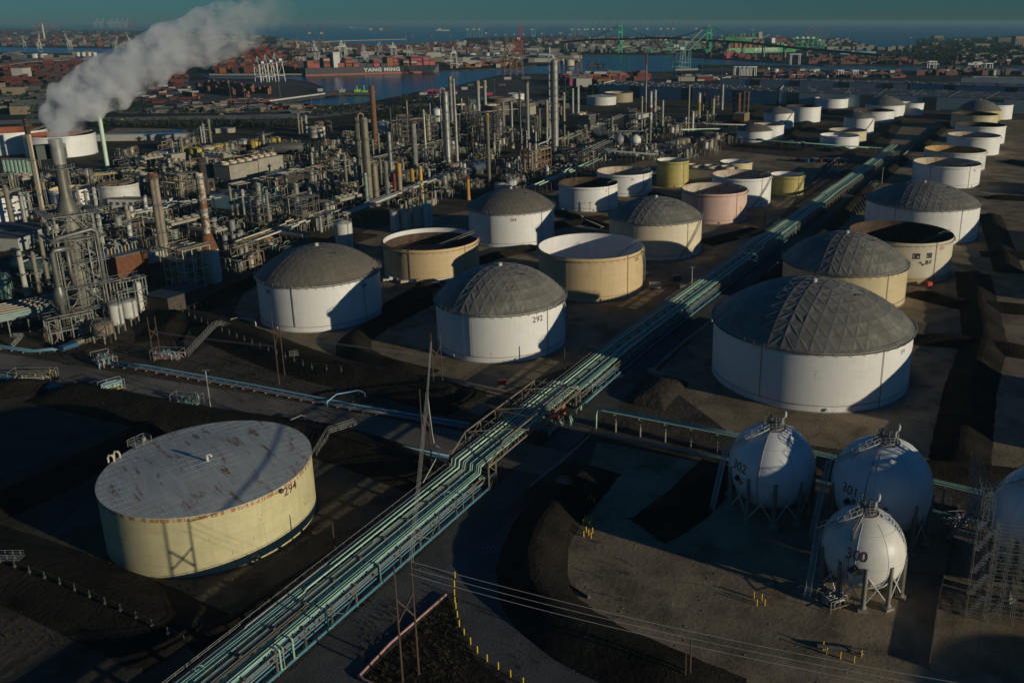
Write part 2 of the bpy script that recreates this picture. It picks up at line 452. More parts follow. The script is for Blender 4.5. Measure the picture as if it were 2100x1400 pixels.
BERMS = [
    ([(330, 700), (375, 650), (430, 668), (520, 705), (600, 738), (700, 765), (850, 795), (960, 830)], 3.4, 1.2, 8.5),
    ([(990, 565), (890, 608), (770, 668), (722, 700), (728, 728), (790, 752), (880, 772)], 2.6, .9, 5),
    ([(395, 640), (520, 575), (640, 520), (760, 480)], 2.2, 1, 5),
    ([(780, 640), (900, 575), (1005, 528), (1110, 505)], 2.2, .8, 4),
    ([(1135, 432), (1255, 470), (1290, 470)], 2.0, .8, 5), ([(1110, 470), (1250, 445)], 2.0, .8, 5),
    ([(1440, 500), (1560, 470)], 2.2, .8, 6), ([(1330, 395), (1400, 420)], 2, .8, 5),
    ([(105, 800), (260, 835), (420, 865), (640, 895), (760, 930), (900, 985)], 3.0, 1.0, 7.5),
    ([(-80, 1070), (60, 1010), (180, 950), (300, 890), (350, 862)], 2.6, 1.2, 6),
    ([(-150, 1100), (0, 1150), (130, 1197), (260, 1255), (385, 1320)], 3.0, 1.0, 8),
    ([(385, 1320), (470, 1290), (620, 1190), (780, 1085), (900, 1000)], 1.6, .8, 2.5),
    ([(-200, 880), (0, 800), (110, 790)], 2.6, 1.0, 6),
    ([(1225, 960), (1165, 1020), (1110, 1085), (1085, 1160), (1100, 1240), (1190, 1310), (1330, 1375), (1500, 1450)], 3.0, 1.0, 6),
    ([(1490, 955), (1455, 985), (1415, 1030), (1365, 1070), (1320, 1085)], 2.6, 1.0, 5.5), 
    ([(1995, 560), (2020, 700), (1990, 800), (1965, 960)], 3.0, 1.2, 6),
    ([(1870, 600), (1960, 625), (2140, 640)], 2.4, 1.2, 5), ([(1870, 695), (1950, 700), (2140, 730)], 2.4, 1.2, 5),
    ([(1700, 965), (1900, 965), (2120, 985)], 2.2, 1.0, 5),
    ([(2010, 520), (2140, 530)], 2.4, 1.2, 5), ([(2020, 405), (2140, 412)], 2.2, 1.2, 5),
    ([(1760, 405), (1720, 450), (1640, 520), (1560, 590)], 2.4, 1.0, 4),
    ([(1860, 320), (1800, 370), (1760, 402)], 2.2, 1, 4), ([(1950, 250), (1880, 310)], 2.2, 1, 4),
    ([(2060, 330), (2160, 350)], 2.2, 1, 5), ([(2030, 440), (2070, 560)], 2.4, 1.2, 5),
    ([(1700, 225), (1640, 262), (1600, 300)], 2.2, 1, 5), ([(1480, 272), (1560, 225)], 2.2, 1, 5), ([(1800, 262), (1690, 262), (1640, 268)], 2.2, 1, 5),
    ([(1850, 240), (1800, 290), (1700, 312)], 2.2, 1, 4), ([(1700, 300), (1640, 310), (1500, 300)], 2, 1, 4),
]
for i, (q, h, tp, sd) in enumerate(BERMS):
    berm([G(a, b, 0)[:2] for a, b in q], h, tp, sd, seed=i)
# loose mound of dark earth by the rack road
mb = MB(); rr = random.Random(5)
c0 = G(1352, 805); n1, n2 = 22, 14
for i in range(n1):
    for j in range(n2):
        u, v = i / (n1 - 1) * 2 - 1, j / (n2 - 1) * 2 - 1
        hh = 2.4 * max(0, 1 - max(abs(u) ** 3, abs(v) ** 2)) ** .8 + rr.uniform(0, .3)
        x, y = u * 10.5, v * 5.5
        mb.v.append((x, y, hh - .15))
for i in range(n1 - 1):
    for j in range(n2 - 1):
        mb.f.append((i * n2 + j, (i + 1) * n2 + j, (i + 1) * n2 + j + 1, i * n2 + j + 1)); mb.m.append(0)
o = mb.build('earth_mound', M('dark_brown_earth', (.03, .023, .016), .95, var=.5, scale=.4, bump=.9, bscale=.8), smooth='all', loc=(c0[0], c0[1], 0)); o.rotation_euler = (0, 0, RA)
tag(o, kind='structure')
# ------------------------------------------------------------------ storage tanks
def text_mesh(txt, size, mat, name, parent, wrap_r=None, ang=0, z=0, sphere=None, tilt=0, stroke=.002):
    cu = bpy.data.curves.new('lettering', 'FONT'); cu.body = txt; cu.size = size; cu.align_x = 'CENTER'; cu.align_y = 'CENTER'
    cu.offset = stroke * size; cu.resolution_u = 3; cu.extrude = .012
    t = bpy.data.objects.new('lettering', cu); COL.objects.link(t)
    dg = bpy.context.evaluated_depsgraph_get()
    me = bpy.data.meshes.new_from_object(t.evaluated_get(dg))
    bpy.data.objects.remove(t); bpy.data.curves.remove(cu)
    if wrap_r:
        for v in me.vertices:
            x, y, e = v.co
            a = ang + x / wrap_r; r = wrap_r + .05 + e
            v.co = (r * cos(a), r * sin(a), z + y)
    elif sphere:
        r0 = sphere
        for v in me.vertices:
            x, y, e = v.co
            el = z + y / r0; a = ang + x / (r0 * cos(el)); r = r0 + .05 + e
            v.co = (r * cos(a) * cos(el), r * sin(a) * cos(el), r * sin(el))
    me.materials.clear(); me.materials.append(mat)
    o = bpy.data.objects.new(name, me); COL.objects.link(o); o.parent = parent
    return o
def ang_at(x, y, r, z, px):
    """angle round a tank whose wall is seen at photo column px"""
    best = None; fa = atan2(-y, -x)
    for k in range(-88, 89):
        a = fa + radians(k); q = PX(x + r * cos(a), y + r * sin(a), z)[0]
        if best is None or abs(q - px) < best[0]: best = (abs(q - px), a)
    return best[1]
def dome(t, r, h, dh, mat, ribmat, n=8, smooth=False, hatch=True, seed=1):
    """triangulated panel dome; battens are raised bars on every panel edge"""
    rr = random.Random(seed)
    Rs = (r * r + dh * dh) / (2 * dh)
    def pt(k, i, dz=0.0):
        if k == 0: return (0, 0, h + dh + dz)
        a = 2 * pi * i / (6 * k); rad = r * k / n
        return (rad * cos(a), rad * sin(a), h + sqrt(Rs * Rs - rad * rad) - (Rs - dh) + dz)
    mb, rb = MB(), MB(); off = [0]
    for k in range(1, n + 1): off.append(1 + 3 * k * (k - 1))
    V = [pt(0, 0)]
    for k in range(1, n + 1): V += [pt(k, i) for i in range(6 * k)]
    F, E = [], set()
    for k in range(n):
        for sct in range(6):
            for j in range(k + 1):
                o1 = off[k + 1] + (sct * (k + 1) + j) % (6 * (k + 1)); o2 = off[k + 1] + (sct * (k + 1) + j + 1) % (6 * (k + 1))
                i1 = 0 if k == 0 else off[k] + (sct * k + j) % (6 * k)
                F.append((i1, o1, o2))
                if j < k:
                    i2 = off[k] + (sct * k + j + 1) % (6 * k); F.append((i1, o2, i2))
    # every panel dished very slightly so that facets catch the light differently
    verts = list(V); faces = []
    for f in F:
        c = [sum(V[i][a] for i in f) / 3 for a in range(3)]; k = rr.uniform(.04, .15) if not smooth else rr.uniform(-.01, .05)
        verts.append((c[0] + rr.uniform(-.1, .1), c[1] + rr.uniform(-.1, .1), c[2] - k)); ci = len(verts) - 1
        for a in range(3): faces.append((f[a], f[(a + 1) % 3], ci)); E.add(tuple(sorted((f[a], f[(a + 1) % 3]))))
    mb.add(verts, faces); d = mb.build('dome_roof', mat, t)
    for a, b in E:
        p, q = Vector(V[a]), Vector(V[b]); up = Vector((0, 0, .03))
        rb.bar(p + up * .6, q + up * .6, .09 if not smooth else .05, .03)
    rb.build('battens', ribmat, d)
    if hatch:
        f = F[len(F) // 3]; mb = MB(); a = ang_h = -0.5
        mb.box(0, 0, 0, 1.5, .9, .35); hb = mb.build('roof_hatch', steel_dk, d)
        hb.location = (r * .45 * cos(-.6), r * .45 * sin(-.6), h + sqrt(Rs * Rs - (r * .45) ** 2) - (Rs - dh) + .05)
    v = MB(); v.cyl((0, 0, h + dh - .1), (0, 0, h + dh + .7), .7, n=14); v.cyl((0, 0, h + dh + .7), (0, 0, h + dh + 1.0), 1.0, .3, n=14)
    v.build('roof_vent', white_col, d, True)
def rail_ring(r, z, hgt=1.05, n=40, a0=0, a1=2 * pi):
    mb = MB(); full = abs(a1 - a0 - 2 * pi) < .01
    for zz in (hgt, hgt * .5):
        mb.tube([(r * cos(a0 + (a1 - a0) * i / n), r * sin(a0 + (a1 - a0) * i / n), z + zz) for i in range(n + (0 if full else 1))], .05, 4, closed=full)
    for i in range(n + (0 if full else 1)):
        a = a0 + (a1 - a0) * i / n; mb.bar((r * cos(a), r * sin(a), z), (r * cos(a), r * sin(a), z + hgt), .07)
    return mb
def spiral(t, r, h, a0, a1, mat=hand):
    mb = MB(); n = int(h / .22)
    for k in range(n):
        a = a0 + (a1 - a0) * k / n; z = h * k / n; c, s_ = cos(a), sin(a)
        if k % 2 == 0: mb.box((r + .5) * c, (r + .5) * s_, z + .1, .85, .35, .05, a)
    for rad, dz in ((r + .08, 0), (r + .95, 0), (r + .95, 1.0), (r + .95, .5)):
        mb.tube([((rad) * cos(a0 + (a1 - a0) * k / 24), rad * sin(a0 + (a1 - a0) * k / 24), h * k / 24 + dz + .1) for k in range(25)], .05 if dz else .1, 4)
    for k in range(25):
        a = a0 + (a1 - a0) * k / 24; rad = r + .95
        mb.bar((rad * cos(a), rad * sin(a), h * k / 24), (rad * cos(a), rad * sin(a), h * k / 24 + 1.1), .06)
    return mb.build('spiral_stair', mat, t)
TANKS = {}
def tank(key, label, x, y, r, h, shell=white, roof='open', inner=inner_white, depth=.5, dh=9, dmat=None, ribs=None, n=8, smooth=False, num=None, numpx=None, numcol=None, numsz=1.9, floatm=roof_float, stair=None, band=None, detail=2, girder=True, cat='storage tank', name='storage_tank', rimmat=None, numz=None):
    t = thing(name, label, cat, (x, y, 0)); TANKS[key] = (t, x, y, r, h)
    seg = 96 if detail > 1 else 48
    mb = MB()
    if roof == 'open': mb.lathe([(r, 0), (r, h)], seg)
    else: mb.lathe([(r, 0), (r, h)], seg)
    sh = mb.build('shell', shell, t, True); cylinder_uv(sh, r)
    if band:
        MB().lathe([(r + .03, 0), (r + .03, band[1]), (r, band[1] + .02)], seg).build('painted_band', band[0], t, True)
    ch = MB().lathe([(r + .35, 0.03), (r + .35, .25), (r, .26)], seg)
    ch.build('base_ring', concrete, t)
    face = atan2(-y, -x)
    if roof == 'open':
        fz = h * depth
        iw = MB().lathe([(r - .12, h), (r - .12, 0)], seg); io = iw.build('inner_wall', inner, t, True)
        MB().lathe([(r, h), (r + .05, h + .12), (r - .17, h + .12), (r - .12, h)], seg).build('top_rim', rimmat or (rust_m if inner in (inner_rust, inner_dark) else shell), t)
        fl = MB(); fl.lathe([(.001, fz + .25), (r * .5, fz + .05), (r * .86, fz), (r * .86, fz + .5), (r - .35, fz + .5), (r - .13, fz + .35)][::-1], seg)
        fo = fl.build('floating_roof', floatm, t)
        if detail:
            g = MB()
            for i in range(int(r * 1.2)):
                a = i * 2.4; q = r * .82 * sqrt((i + .5) / int(r * 1.2)); g.cyl((q * cos(a), q * sin(a), fz), (q * cos(a), q * sin(a), fz + 1.1), .09, n=6)
            g.build('roof_leg', steel, fo)
        if detail > 1 or depth > .4:
            a = face + 1.9; p = Vector(((r - .4) * cos(a), (r - .4) * sin(a), h + .3)); q = Vector((-.2 * r * cos(a), -.2 * r * sin(a), fz + .6)) if depth < .6 else Vector((.1 * r * cos(a), .1 * r * sin(a), fz + .6))
            l = MB(); e = Vector((-sin(a), cos(a), 0)) * .45
            for sg in (-1, 1):
                l.bar(p + e * sg, q + e * sg, .12); l.bar(p + e * sg + Vector((0, 0, .9)), q + e * sg + Vector((0, 0, .9)), .07)
            for k in range(26): c = p.lerp(q, k / 25); l.bar(c - e, c + e, .1)
            for k in range(0, 26, 5):
                c = p.lerp(q, k / 25)
                for sg in (-1, 1): l.bar(c + e * sg, c + e * sg + Vector((0, 0, .9)), .06)
            l.build('rolling_ladder', hand, t)
    if girder:
        gz = h - (1.0 if roof == 'open' else .25)
        gm = MB().lathe([(r, gz - .08), (r + .75, gz - .05), (r + .75, gz + .12), (r, gz + .10)], seg)
        if detail > 1:
            for i in range(48):
                a = 2 * pi * i / 48; gm.bar((r * cos(a), r * sin(a), gz - .8), ((r + .7) * cos(a), (r + .7) * sin(a), gz - .05), .08)
        gm.build('wind_girder', shell if roof == 'open' else rib_dark, t)
    if roof == 'dome':
        dome(t, r + .15, h, dh, dmat or alu, ribs or rib_m, n, smooth, seed=int(x) + 500)
        if detail > 1: rail_ring(r + .7, h - .1, 1.0, 56).build('handrail', hand, t)
    if detail > 1:
        # level pipe run and riser pipes on the wall
        f = MB(); zr = 2.0
        f.tube([((r + .18) * cos(face + k * .1), (r + .18) * sin(face + k * .1), zr) for k in range(-15, 16)], .07, 5)
        for a in (face - .45, face + .74):
            f.tube([((r + .2) * cos(a), (r + .2) * sin(a), zr if a < face else .3), ((r + .2) * cos(a), (r + .2) * sin(a), h + .1)], .09, 5)
        f.build('foam_pipe', brown_pipe, t)
        # shell manways and a mixer near the ground
        for a in (face + .9, face - .8, face + .2):
            m_ = MB(); m_.cyl(((r - .1) * cos(a), (r - .1) * sin(a), 1.0), ((r + .5) * cos(a), (r + .5) * sin(a), 1.0), .45, n=12); m_.build('manway', shell, t, True)
    if stair:
        spiral(t, r, h, face + stair[0], face + stair[1])
    if num:
        a = ang_at(x, y, r, h - 1.5, numpx)
        text_mesh(num, numsz, numcol or black_p, 'number', t, wrap_r=r, ang=a, z=(numz if numz else h - 2.6))
    return t
numred = M('red_numeral_paint', (.30, .03, .02), .5)
numbrown = M('maroon_numeral_paint', (.13, .03, .03), .5)
# nearest tanks
tank('292', 'white tank numbered 292 with grey panelled dome, in front of the tan open tank 276', -31.3, 265.9, 20.8, 15.4, roof='dome', dh=10, n=7, num='292', numpx=1102, numsz=2.6, stair=(1.6, 1.15))
tank('206', 'white tank numbered 206 with smooth brown-grey dome, beside the refinery units', -98.5, 293, 20.8, 16, roof='dome', dh=9, n=9, smooth=True, dmat=alu_brown, ribs=rib_dark, num='206', numpx=745, numsz=2.0)
text_mesh('206', 2.0, black_p, 'number', TANKS['206'][0], wrap_r=20.8, ang=ang_at(-98.5, 293, 20.8, 13, 549), z=13.3)
tank('205', 'tan open tank numbered 205 with dark rusty inside and white foot band', -69.2, 348, 19.5, 13.8, shell=tan, inner=inner_dark, depth=.55, band=(inner_white, 2.0), num='205', numpx=821, numcol=dark_rust, numsz=1.8, floatm=dark_rust)
MB().lathe([(19.30, 12.0), (19.30, 13.9)][::-1], 96).build('inner_painted_band', inner_white, TANKS['205'][0], True)
tank('204', 'white tank numbered 204 with smooth brown dome, behind the tan open tanks', -41.3, 405.7, 20.4, 15.8, roof='dome', dh=8.2, n=9, smooth=True, dmat=alu_brown, ribs=rib_dark, num='204', numpx=1053, numcol=numred, numsz=2.0)
tank('276', 'tan open tank numbered 276 with clean white inside wall', -2.6, 325.5, 20.4, 16.6, shell=tan, inner=inner_white, depth=.05, num='276', numpx=1306, numcol=numbrown, numsz=2.0, stair=(1.75, 1.2), floatm=inner_white)
tank('A', 'pale cream tank with grey panelled dome, behind the open tank 276', 26.4, 384.3, 21.0, 16.1, shell=pale_cream, roof='dome', dh=8, n=7, stair=(.5, 1.2), band=(inner_white, 1.6))
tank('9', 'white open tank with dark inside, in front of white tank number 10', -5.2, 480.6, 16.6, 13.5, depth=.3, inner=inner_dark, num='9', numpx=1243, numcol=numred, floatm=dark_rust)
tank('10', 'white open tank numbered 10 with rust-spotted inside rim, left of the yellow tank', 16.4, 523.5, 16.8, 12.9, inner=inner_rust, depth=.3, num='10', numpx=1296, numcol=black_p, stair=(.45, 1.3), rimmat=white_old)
tank('Y1', 'tall yellow tank with pale top, right of white tank number 10', 47.9, 546.8, 10.2, 16, shell=yellow_tank, depth=.85, inner=inner_white)
tank('W1', 'white open tank with rusty inside, behind the pink tank', 82.8, 491.2, 16.8, 16.3, inner=inner_rust, depth=.5, stair=(.35, 1.2), rimmat=rust_m)
tank('P', 'faded pink open tank with orange rust inside the rim', 61.8, 450.4, 17.2, 15.8, shell=pink, inner=inner_rust, depth=.25, floatm=inner_rust)
tank('Y2', 'low yellow tank right of the white rusty-rimmed tank', 114.9, 518.3, 10.1, 11.7, shell=yellow_tank, depth=.6, stair=(.4, 1.3))
tank('C1', 'small cream open tank with damaged ragged rim, behind the white rusty-rimmed tank', 93.8, 581.9, 10.8, 9.5, shell=M('light_yellow_paint', (.55, .47, .25), .5, var=.1), inner=inner_white, depth=.5, detail=1)
tank('R1', 'largest tank, white with wide grey panelled dome, above the spheres', 62.7, 238.7, 28.4, 16.9, roof='dome', dh=11.3, n=8, num='271', numpx=1852, numcol=grey_col, numsz=1.6)
tank('R2', 'tan tank with grey panelled dome, just behind the largest white tank', 93.8, 315.6, 22.8, 13.7, shell=cream, roof='dome', dh=10.4, n=7)
tank('R3', 'cream open tank numbered 453 with dark rusty inside and painted-out squares', 125.9, 348.8, 20.6, 16.6, shell=M('aged_cream_white_paint', (.55, .50, .38), .55, var=.08, scale=.3, streak=True, plates=True), inner=inner_dark, depth=.35, num='453', numpx=1933, numcol=M('orange_red_numeral_paint', (.5, .1, .02), .5), numsz=2.0, floatm=dark_rust, band=(tan, 2.6), rimmat=rust_m)
tank('R4', 'white tank with wide weathered grey dome, behind the open tank 453', 159.7, 417.2, 26.4, 16.3, roof='dome', dh=8.6, n=9, detail=2)
tank('R5', 'white open tank with yellowed inside, behind the wide grey-domed tank', 225, 553.8, 20.5, 13.5, inner=inner_rust, depth=.5, num='223', numpx=1999, numcol=numbrown, numsz=1.7)
R_IN = M('golden_rust_inner_wall', (.50, .30, .08), .8, var=.3, scale=.4, rust=.4, streak=True)
tank('R6', 'pale open tank with orange rusty inside, second in the right-hand row', 256.1, 618.3, 20.7, 12.6, shell=white_old, inner=R_IN, depth=.4, detail=1)
tank('R7', 'white open tank with yellowish inside, third in the right-hand row', 299.3, 690.2, 19.7, 14, inner=inner_rust, depth=.4, detail=1)
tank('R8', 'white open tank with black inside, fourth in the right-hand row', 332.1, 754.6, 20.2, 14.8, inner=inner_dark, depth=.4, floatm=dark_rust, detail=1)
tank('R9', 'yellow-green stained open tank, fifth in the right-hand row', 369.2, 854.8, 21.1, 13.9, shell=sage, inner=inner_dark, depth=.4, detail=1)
tank('R10', 'grey-domed tank with yellow shell at far end of right-hand row', 406, 930.5, 21, 11, shell=yellow_tank, roof='dome', dh=10, n=8, detail=1)
tank('R11', 'white tank half hidden behind the yellow grey-domed one at far right', 428, 946, 19, 15, detail=1)
tank('M1', 'small white tank with faceted grey dome, left in far tank group', 178.6, 860.1, 14.6, 15, roof='dome', dh=4.7, n=6, detail=1, stair=(.1, 1.0))
tank('M2', 'white open tank with dark rim, just right of the small domed tank', 216.1, 918.1, 17.7, 15.4, inner=inner_dark, depth=.5, detail=1, rimmat=dark_rust)
tank('M3', 'low white tank with shallow brown dome, nearest in far tank group', 137.4, 761.9, 15.2, 9.6, roof='dome', dh=5, n=6, smooth=True, dmat=alu_brown, ribs=rib_dark, detail=1)
tank('M4', 'plain white open tank behind the low brown-domed tank', 153.7, 780.8, 13.4, 12, depth=.5, inner=inner_rust, detail=1)
tank('M5', 'low white open tank with white floating roof and ladder', 202.1, 724, 15.9, 9.5, depth=.75, floatm=inner_white, detail=1)
tank('M6', 'rusty-rimmed yellow-white tank behind the low white open tank', 216, 750.2, 15.8, 10.7, shell=sage, inner=inner_rust, depth=.4, rimmat=rust_m, detail=1)
tank('M7', 'tall white tank with small grey dome in far tank group', 243, 810.4, 13.7, 15.5, roof='dome', dh=4.4, n=6, detail=1, stair=(.2, 1.2))
tank('M8', 'white open tank with brown inside rim, right of tall domed tank', 289.7, 916.4, 20.5, 11.4, inner=inner_dark, depth=.5, rimmat=rust_m, detail=1)
tank('M9', 'white tank with grey dome at the right back of far group', 316.3, 963.6, 20.9, 13.5, roof='dome', dh=8.6, n=8, detail=1)
tank('M10', 'white open tank farthest back, below the blue warehouse wall', 285.5, 1071.7, 19.9, 10.9, inner=inner_rust, depth=.6, detail=1, rimmat=rust_m)
tank('M11', 'sliver of white tank behind the grey-domed tank at back', 352, 985, 14, 13, detail=1)
tank('B1', 'weathered white cone-roofed tank in front of blue warehouse', 5, 1108.3, 18.8, 10.1, shell=white_old, roof='dome', dh=1.5, n=5, smooth=True, dmat=white_old, ribs=white_old, girder=False, detail=1)
tank('B2', 'tan open tank with orange rim in front of blue warehouse', 27.7, 1148.4, 18.4, 11.7, shell=M('brownish_tank_paint', (.30, .25, .17), .6, var=.1), inner=inner_rust, depth=.5, rimmat=orange_col, detail=1)
brown_tank = M('dull_brown_tank_paint', (.16, .13, .10), .6, var=.15)
tank('B3', 'dull brown open tank, left of the three behind the towers', -145.2, 987.2, 14.1, 10.7, shell=brown_tank, inner=inner_rust, rimmat=orange_col, detail=1)
tank('B4', 'dull brown open tank, middle of the three behind the towers', -112.1, 985.6, 12.5, 10.2, shell=brown_tank, inner=inner_rust, rimmat=orange_col, detail=1)
tank('B5', 'grey-brown open tank with pale rim, right of the three behind the towers', -85.1, 998.5, 14.9, 11.9, shell=brown_tank, inner=inner_dark, rimmat=white, detail=1)
tank('B6', 'low dark open tank with pale rim behind the brown tanks', -122.6, 1119.4, 16.7, 7.2, shell=brown_tank, inner=inner_dark, rimmat=white, detail=1)
tank('B7', 'small clean white tank behind the brown tanks', -108.9, 1176.7, 10.7, 8, depth=.9, detail=1)
tank('B8', 'small white tank between tall towers left of the brown tanks', -167.7, 914, 4.9, 12.5, shell=white, roof='dome', dh=1, n=4, smooth=True, dmat=white, ribs=white, girder=False, detail=0)
tank('B9', 'small greyish white tank behind the leaning rusty stack', -201.8, 821, 6.6, 9.5, shell=white_old, roof='dome', dh=1, n=4, smooth=True, dmat=white_old, ribs=white, girder=False, detail=0)
tank('L1', 'white open tank with rust-red rim, cut by the left edge', -470.7, 696.2, 25.6, 17, inner=M('red_rust_inner_wall', (.24, .07, .035), .8, var=.3, rust=.3), depth=.6, rimmat=rust_m, detail=1)
tank('L2', 'white open tank with rust-red rim behind the steaming stack', -421.7, 680.1, 24.6, 15.9, inner=MATS['red_rust_inner_wall'], depth=.8, floatm=MATS['red_rust_inner_wall'], rimmat=white_old, detail=1)
tank('L3', 'white tank with cream inside at the left edge below the rust-red rimmed tanks', -322, 446, 18, 12.9, inner=M('cream_inner_wall', (.6, .48, .26), .6, var=.1), depth=.8, floatm=MATS['cream_inner_wall'], detail=1)
text_mesh('K22', 1.4, numbrown, 'number', TANKS['L3'][0], wrap_r=18, ang=ang_at(-322, 446, 18, 9, 35), z=9.8)
tank('L4', 'small white tank with cream inside behind the smoke stack foot', -300.9, 486.7, 10.6, 9, inner=MATS['cream_inner_wall'], depth=.8, floatm=MATS['cream_inner_wall'], detail=1)
tank('L5', 'grey-white stained tank left of the tan chimney', -274.9, 489.3, 10.6, 11.4, shell=white_old, inner=inner_dark, depth=.8, detail=1)
tank('LT', 'pale tan tank with small tanks on top near the highway', -252.7, 782.6, 7.3, 9.5, shell=pale_cream, roof='dome', dh=.8, n=4, smooth=True, dmat=pale_cream, ribs=pale_cream, girder=False, detail=0)
# painted-out squares on tank 453
t_, x_, y_, r_, h_ = TANKS['R3']; sq = MB(); rr = random.Random(3)
for (pxx, w_, zz, hh_) in ((1878, 3.0, 10.4, 2.3), (1905, 2.4, 10.6, 2.2), (1893, 1.5, 7.6, 1.0), (1902, 1.4, 8.0, 1.8), (1909, 1.0, 8.4, 1.5), (1887, 1.2, 8.5, .8)):
    a = ang_at(x_, y_, r_, 10, pxx); nb = 8
    for i in range(nb):
        for j in range(4):
            if rr.random() < (.12 if w_ > 2 else .3): continue
            a0, a1 = a + (i / nb - .5) * w_ / r_, a + ((i + 1) / nb - .5) * w_ / r_; z0, z1 = zz + hh_ * j / 4, zz + hh_ * (j + 1) / 4
            sq.add([((r_ + .04) * cos(q), (r_ + .04) * sin(q), z) for q, z in ((a0, z0), (a1, z0), (a1, z1), (a0, z1))], [(0, 1, 2, 3)])
sq.build('dark_paint_patch', black_p, t_)
# tank 294: flat rusty roof
roof294 = M('grey_roof_with_rust_streaks', (.46, .48, .44), .6, metal=.05, var=.14, scale=.25, rust=.36, rscale=.22, rustcol=(.17, .095, .06), stretch=(2.2, .45, 1), plates=False, bump=.1, bscale=.5)
t = thing('storage_tank', 'yellowish cream tank numbered 294 with flat rust-streaked roof, bottom left', 'storage tank', (-80.2, 159.3, 0))
TANKS['294'] = (t, -80.2, 159.3, 20.2, 12.8)
r, h = 20.2, 12.8
shell294 = M('yellowed_cream_shell_paint', (.56, .50, .29), .55, var=.10, scale=.35, rust=.10, rscale=.5, streak=True, plates=True)
sh = MB().lathe([(r, 0), (r, h)], 128).build('shell', shell294, t, True); cylinder_uv(sh, r)
rf = MB().lathe([(.001, h + .75), (r * .5, h + .42), (r + .12, h + .02), (r + .12, h - .12), (r, h - .12)][::-1], 128).build('roof', roof294, t)
rf.rotation_euler = (0, 0, .75)
sm = MB(); 
for k in range(-8, 9):
    yy = k * 2.3; hw = sqrt(max(0, r * r - yy * yy)) - .1; m_ = 16
    zf = lambda X, Y: h + .05 + .75 * (1 - hypot(X, Y) / (r + .12))
    for i in range(m_):
        a, b = -hw + 2 * hw * i / m_, -hw + 2 * hw * (i + 1) / m_
        sm.bar((a, yy, zf(a, yy) - .03), (b, yy, zf(b, yy) - .03), .05, .04)
sm.build('roof_seam', roof294, rf)
rimm = MB().lathe([(r + .02, h - 1.0), (r + .02, h - .1)], 128).build('rust_stained_rim', M('rust_dripped_rim', (.56, .46, .26), .6, var=.1, rust=.65, rscale=1.4, streak=True, rustcol=(.22, .11, .04)), t, True)
text_mesh('294', 2.6, numbrown, 'number', t, wrap_r=r, ang=ang_at(-80.2, 159.3, r, 11, 596), z=h - 1.75)
cv = MB(); cv.cyl((0, 0, h + .6), (0, 0, h + 1.8), .28, n=12); cv.tube([(0, 0, h + 1.7), (0, 0, h + 2.1), (.5, 0, h + 2.2), (.9, 0, h + 2.0), (.9, 0, h + 1.7)], .22, 8); cv.build('roof_vent', white_col, t, True)
fa = atan2(-159.3, 80.2)
for k, (pxx, pyy, kind) in enumerate(((296, 905, 'platform'), (278, 913, 'platform'), (228, 944, 'valve'), (240, 936, 'valve'))):
    g = G(pxx, pyy, h + .3); lx, ly = g[0] + 80.2, g[1] - 159.3
    q = MB()
    if kind == 'platform':
        a = atan2(ly, lx)
        for dx in (-1.2, 1.2):
            for dy in (-.9, .9): q.bar((lx + dx * cos(a) - dy * sin(a), ly + dx * sin(a) + dy * cos(a), h + .1), (lx + dx * cos(a) - dy * sin(a), ly + dx * sin(a) + dy * cos(a), h + 1.7), .09)
        for z in (.5, 1.1, 1.65):
            c = [(lx + dx * cos(a) - dy * sin(a), ly + dx * sin(a) + dy * cos(a), h + z) for dx, dy in ((-1.2, -.9), (1.2, -.9), (1.2, .9), (-1.2, .9))]
            for i in range(4 if z < .6 else 3): q.bar(c[i], c[i + 1 if i < 3 else 0], .08)
        q.box(lx, ly, h + .45, 2.4, 1.8, .06, a)
        if k == 0: q.cyl((lx, ly, h + .3), (lx, ly, h + 1.4), .4, n=10)
        q.build('roof_platform', hand, t)
    else:
        q.tube([(lx - .6, ly, h - .3), (lx - .6, ly, h + 1.0), (lx - .3, ly, h + 1.5), (lx + .3, ly, h + 1.5), (lx + .6, ly, h + 1.0), (lx + .6, ly, h + .1)], .2, 8)
        q.build('gooseneck_vent', pale_cream, t, True)
q = MB(); a = ang_at(-80.2, 159.3, r, 12, 573); q.box((r + .4) * cos(a), (r + .4) * sin(a), h - 1.0, .7, .7, .7, a); q.build('gauge_box', steel_dk, t)
q = MB(); a = ang_at(-80.2, 159.3, r, 6, 523); a2 = ang_at(-80.2, 159.3, r, 6, 515)
q.cyl(((r - .2) * cos(a2), (r - .2) * sin(a2), .9), ((r + .6) * cos(a2), (r + .6) * sin(a2), .9), .5, n=14); q.cyl(((r) * cos(a), (r) * sin(a), .8), ((r + 1.1) * cos(a), (r + 1.1) * sin(a), .8), .35, n=10)
q.build('manway', shell294, t, True)

# tanks standing just outside the right of the frame: their long shadows reach into the picture
for k_, (x_, y_, r_, h_, d_) in {'X1': (156, 190, 24, 16, 8), 'X2': (190, 120, 21, 15, 0), 'X3': (228, 296, 21, 16, 8), 'X4': (262, 366, 22, 16, 8), 'X5': (146, 62, 19, 15, 0), 'X6': (330, 496, 21, 14, 0), 'X7': (395, 590, 21, 14, 0)}.items():
    tank(k_, 'white tank beyond the right edge of the picture, %s one from the front' % ['nearest', 'second', 'third', 'fourth', 'fifth', 'sixth', 'seventh'][int(k_[1]) - 1], x_, y_, r_, h_, roof='dome' if d_ else 'open', dh=d_ or 5, n=6, detail=0)
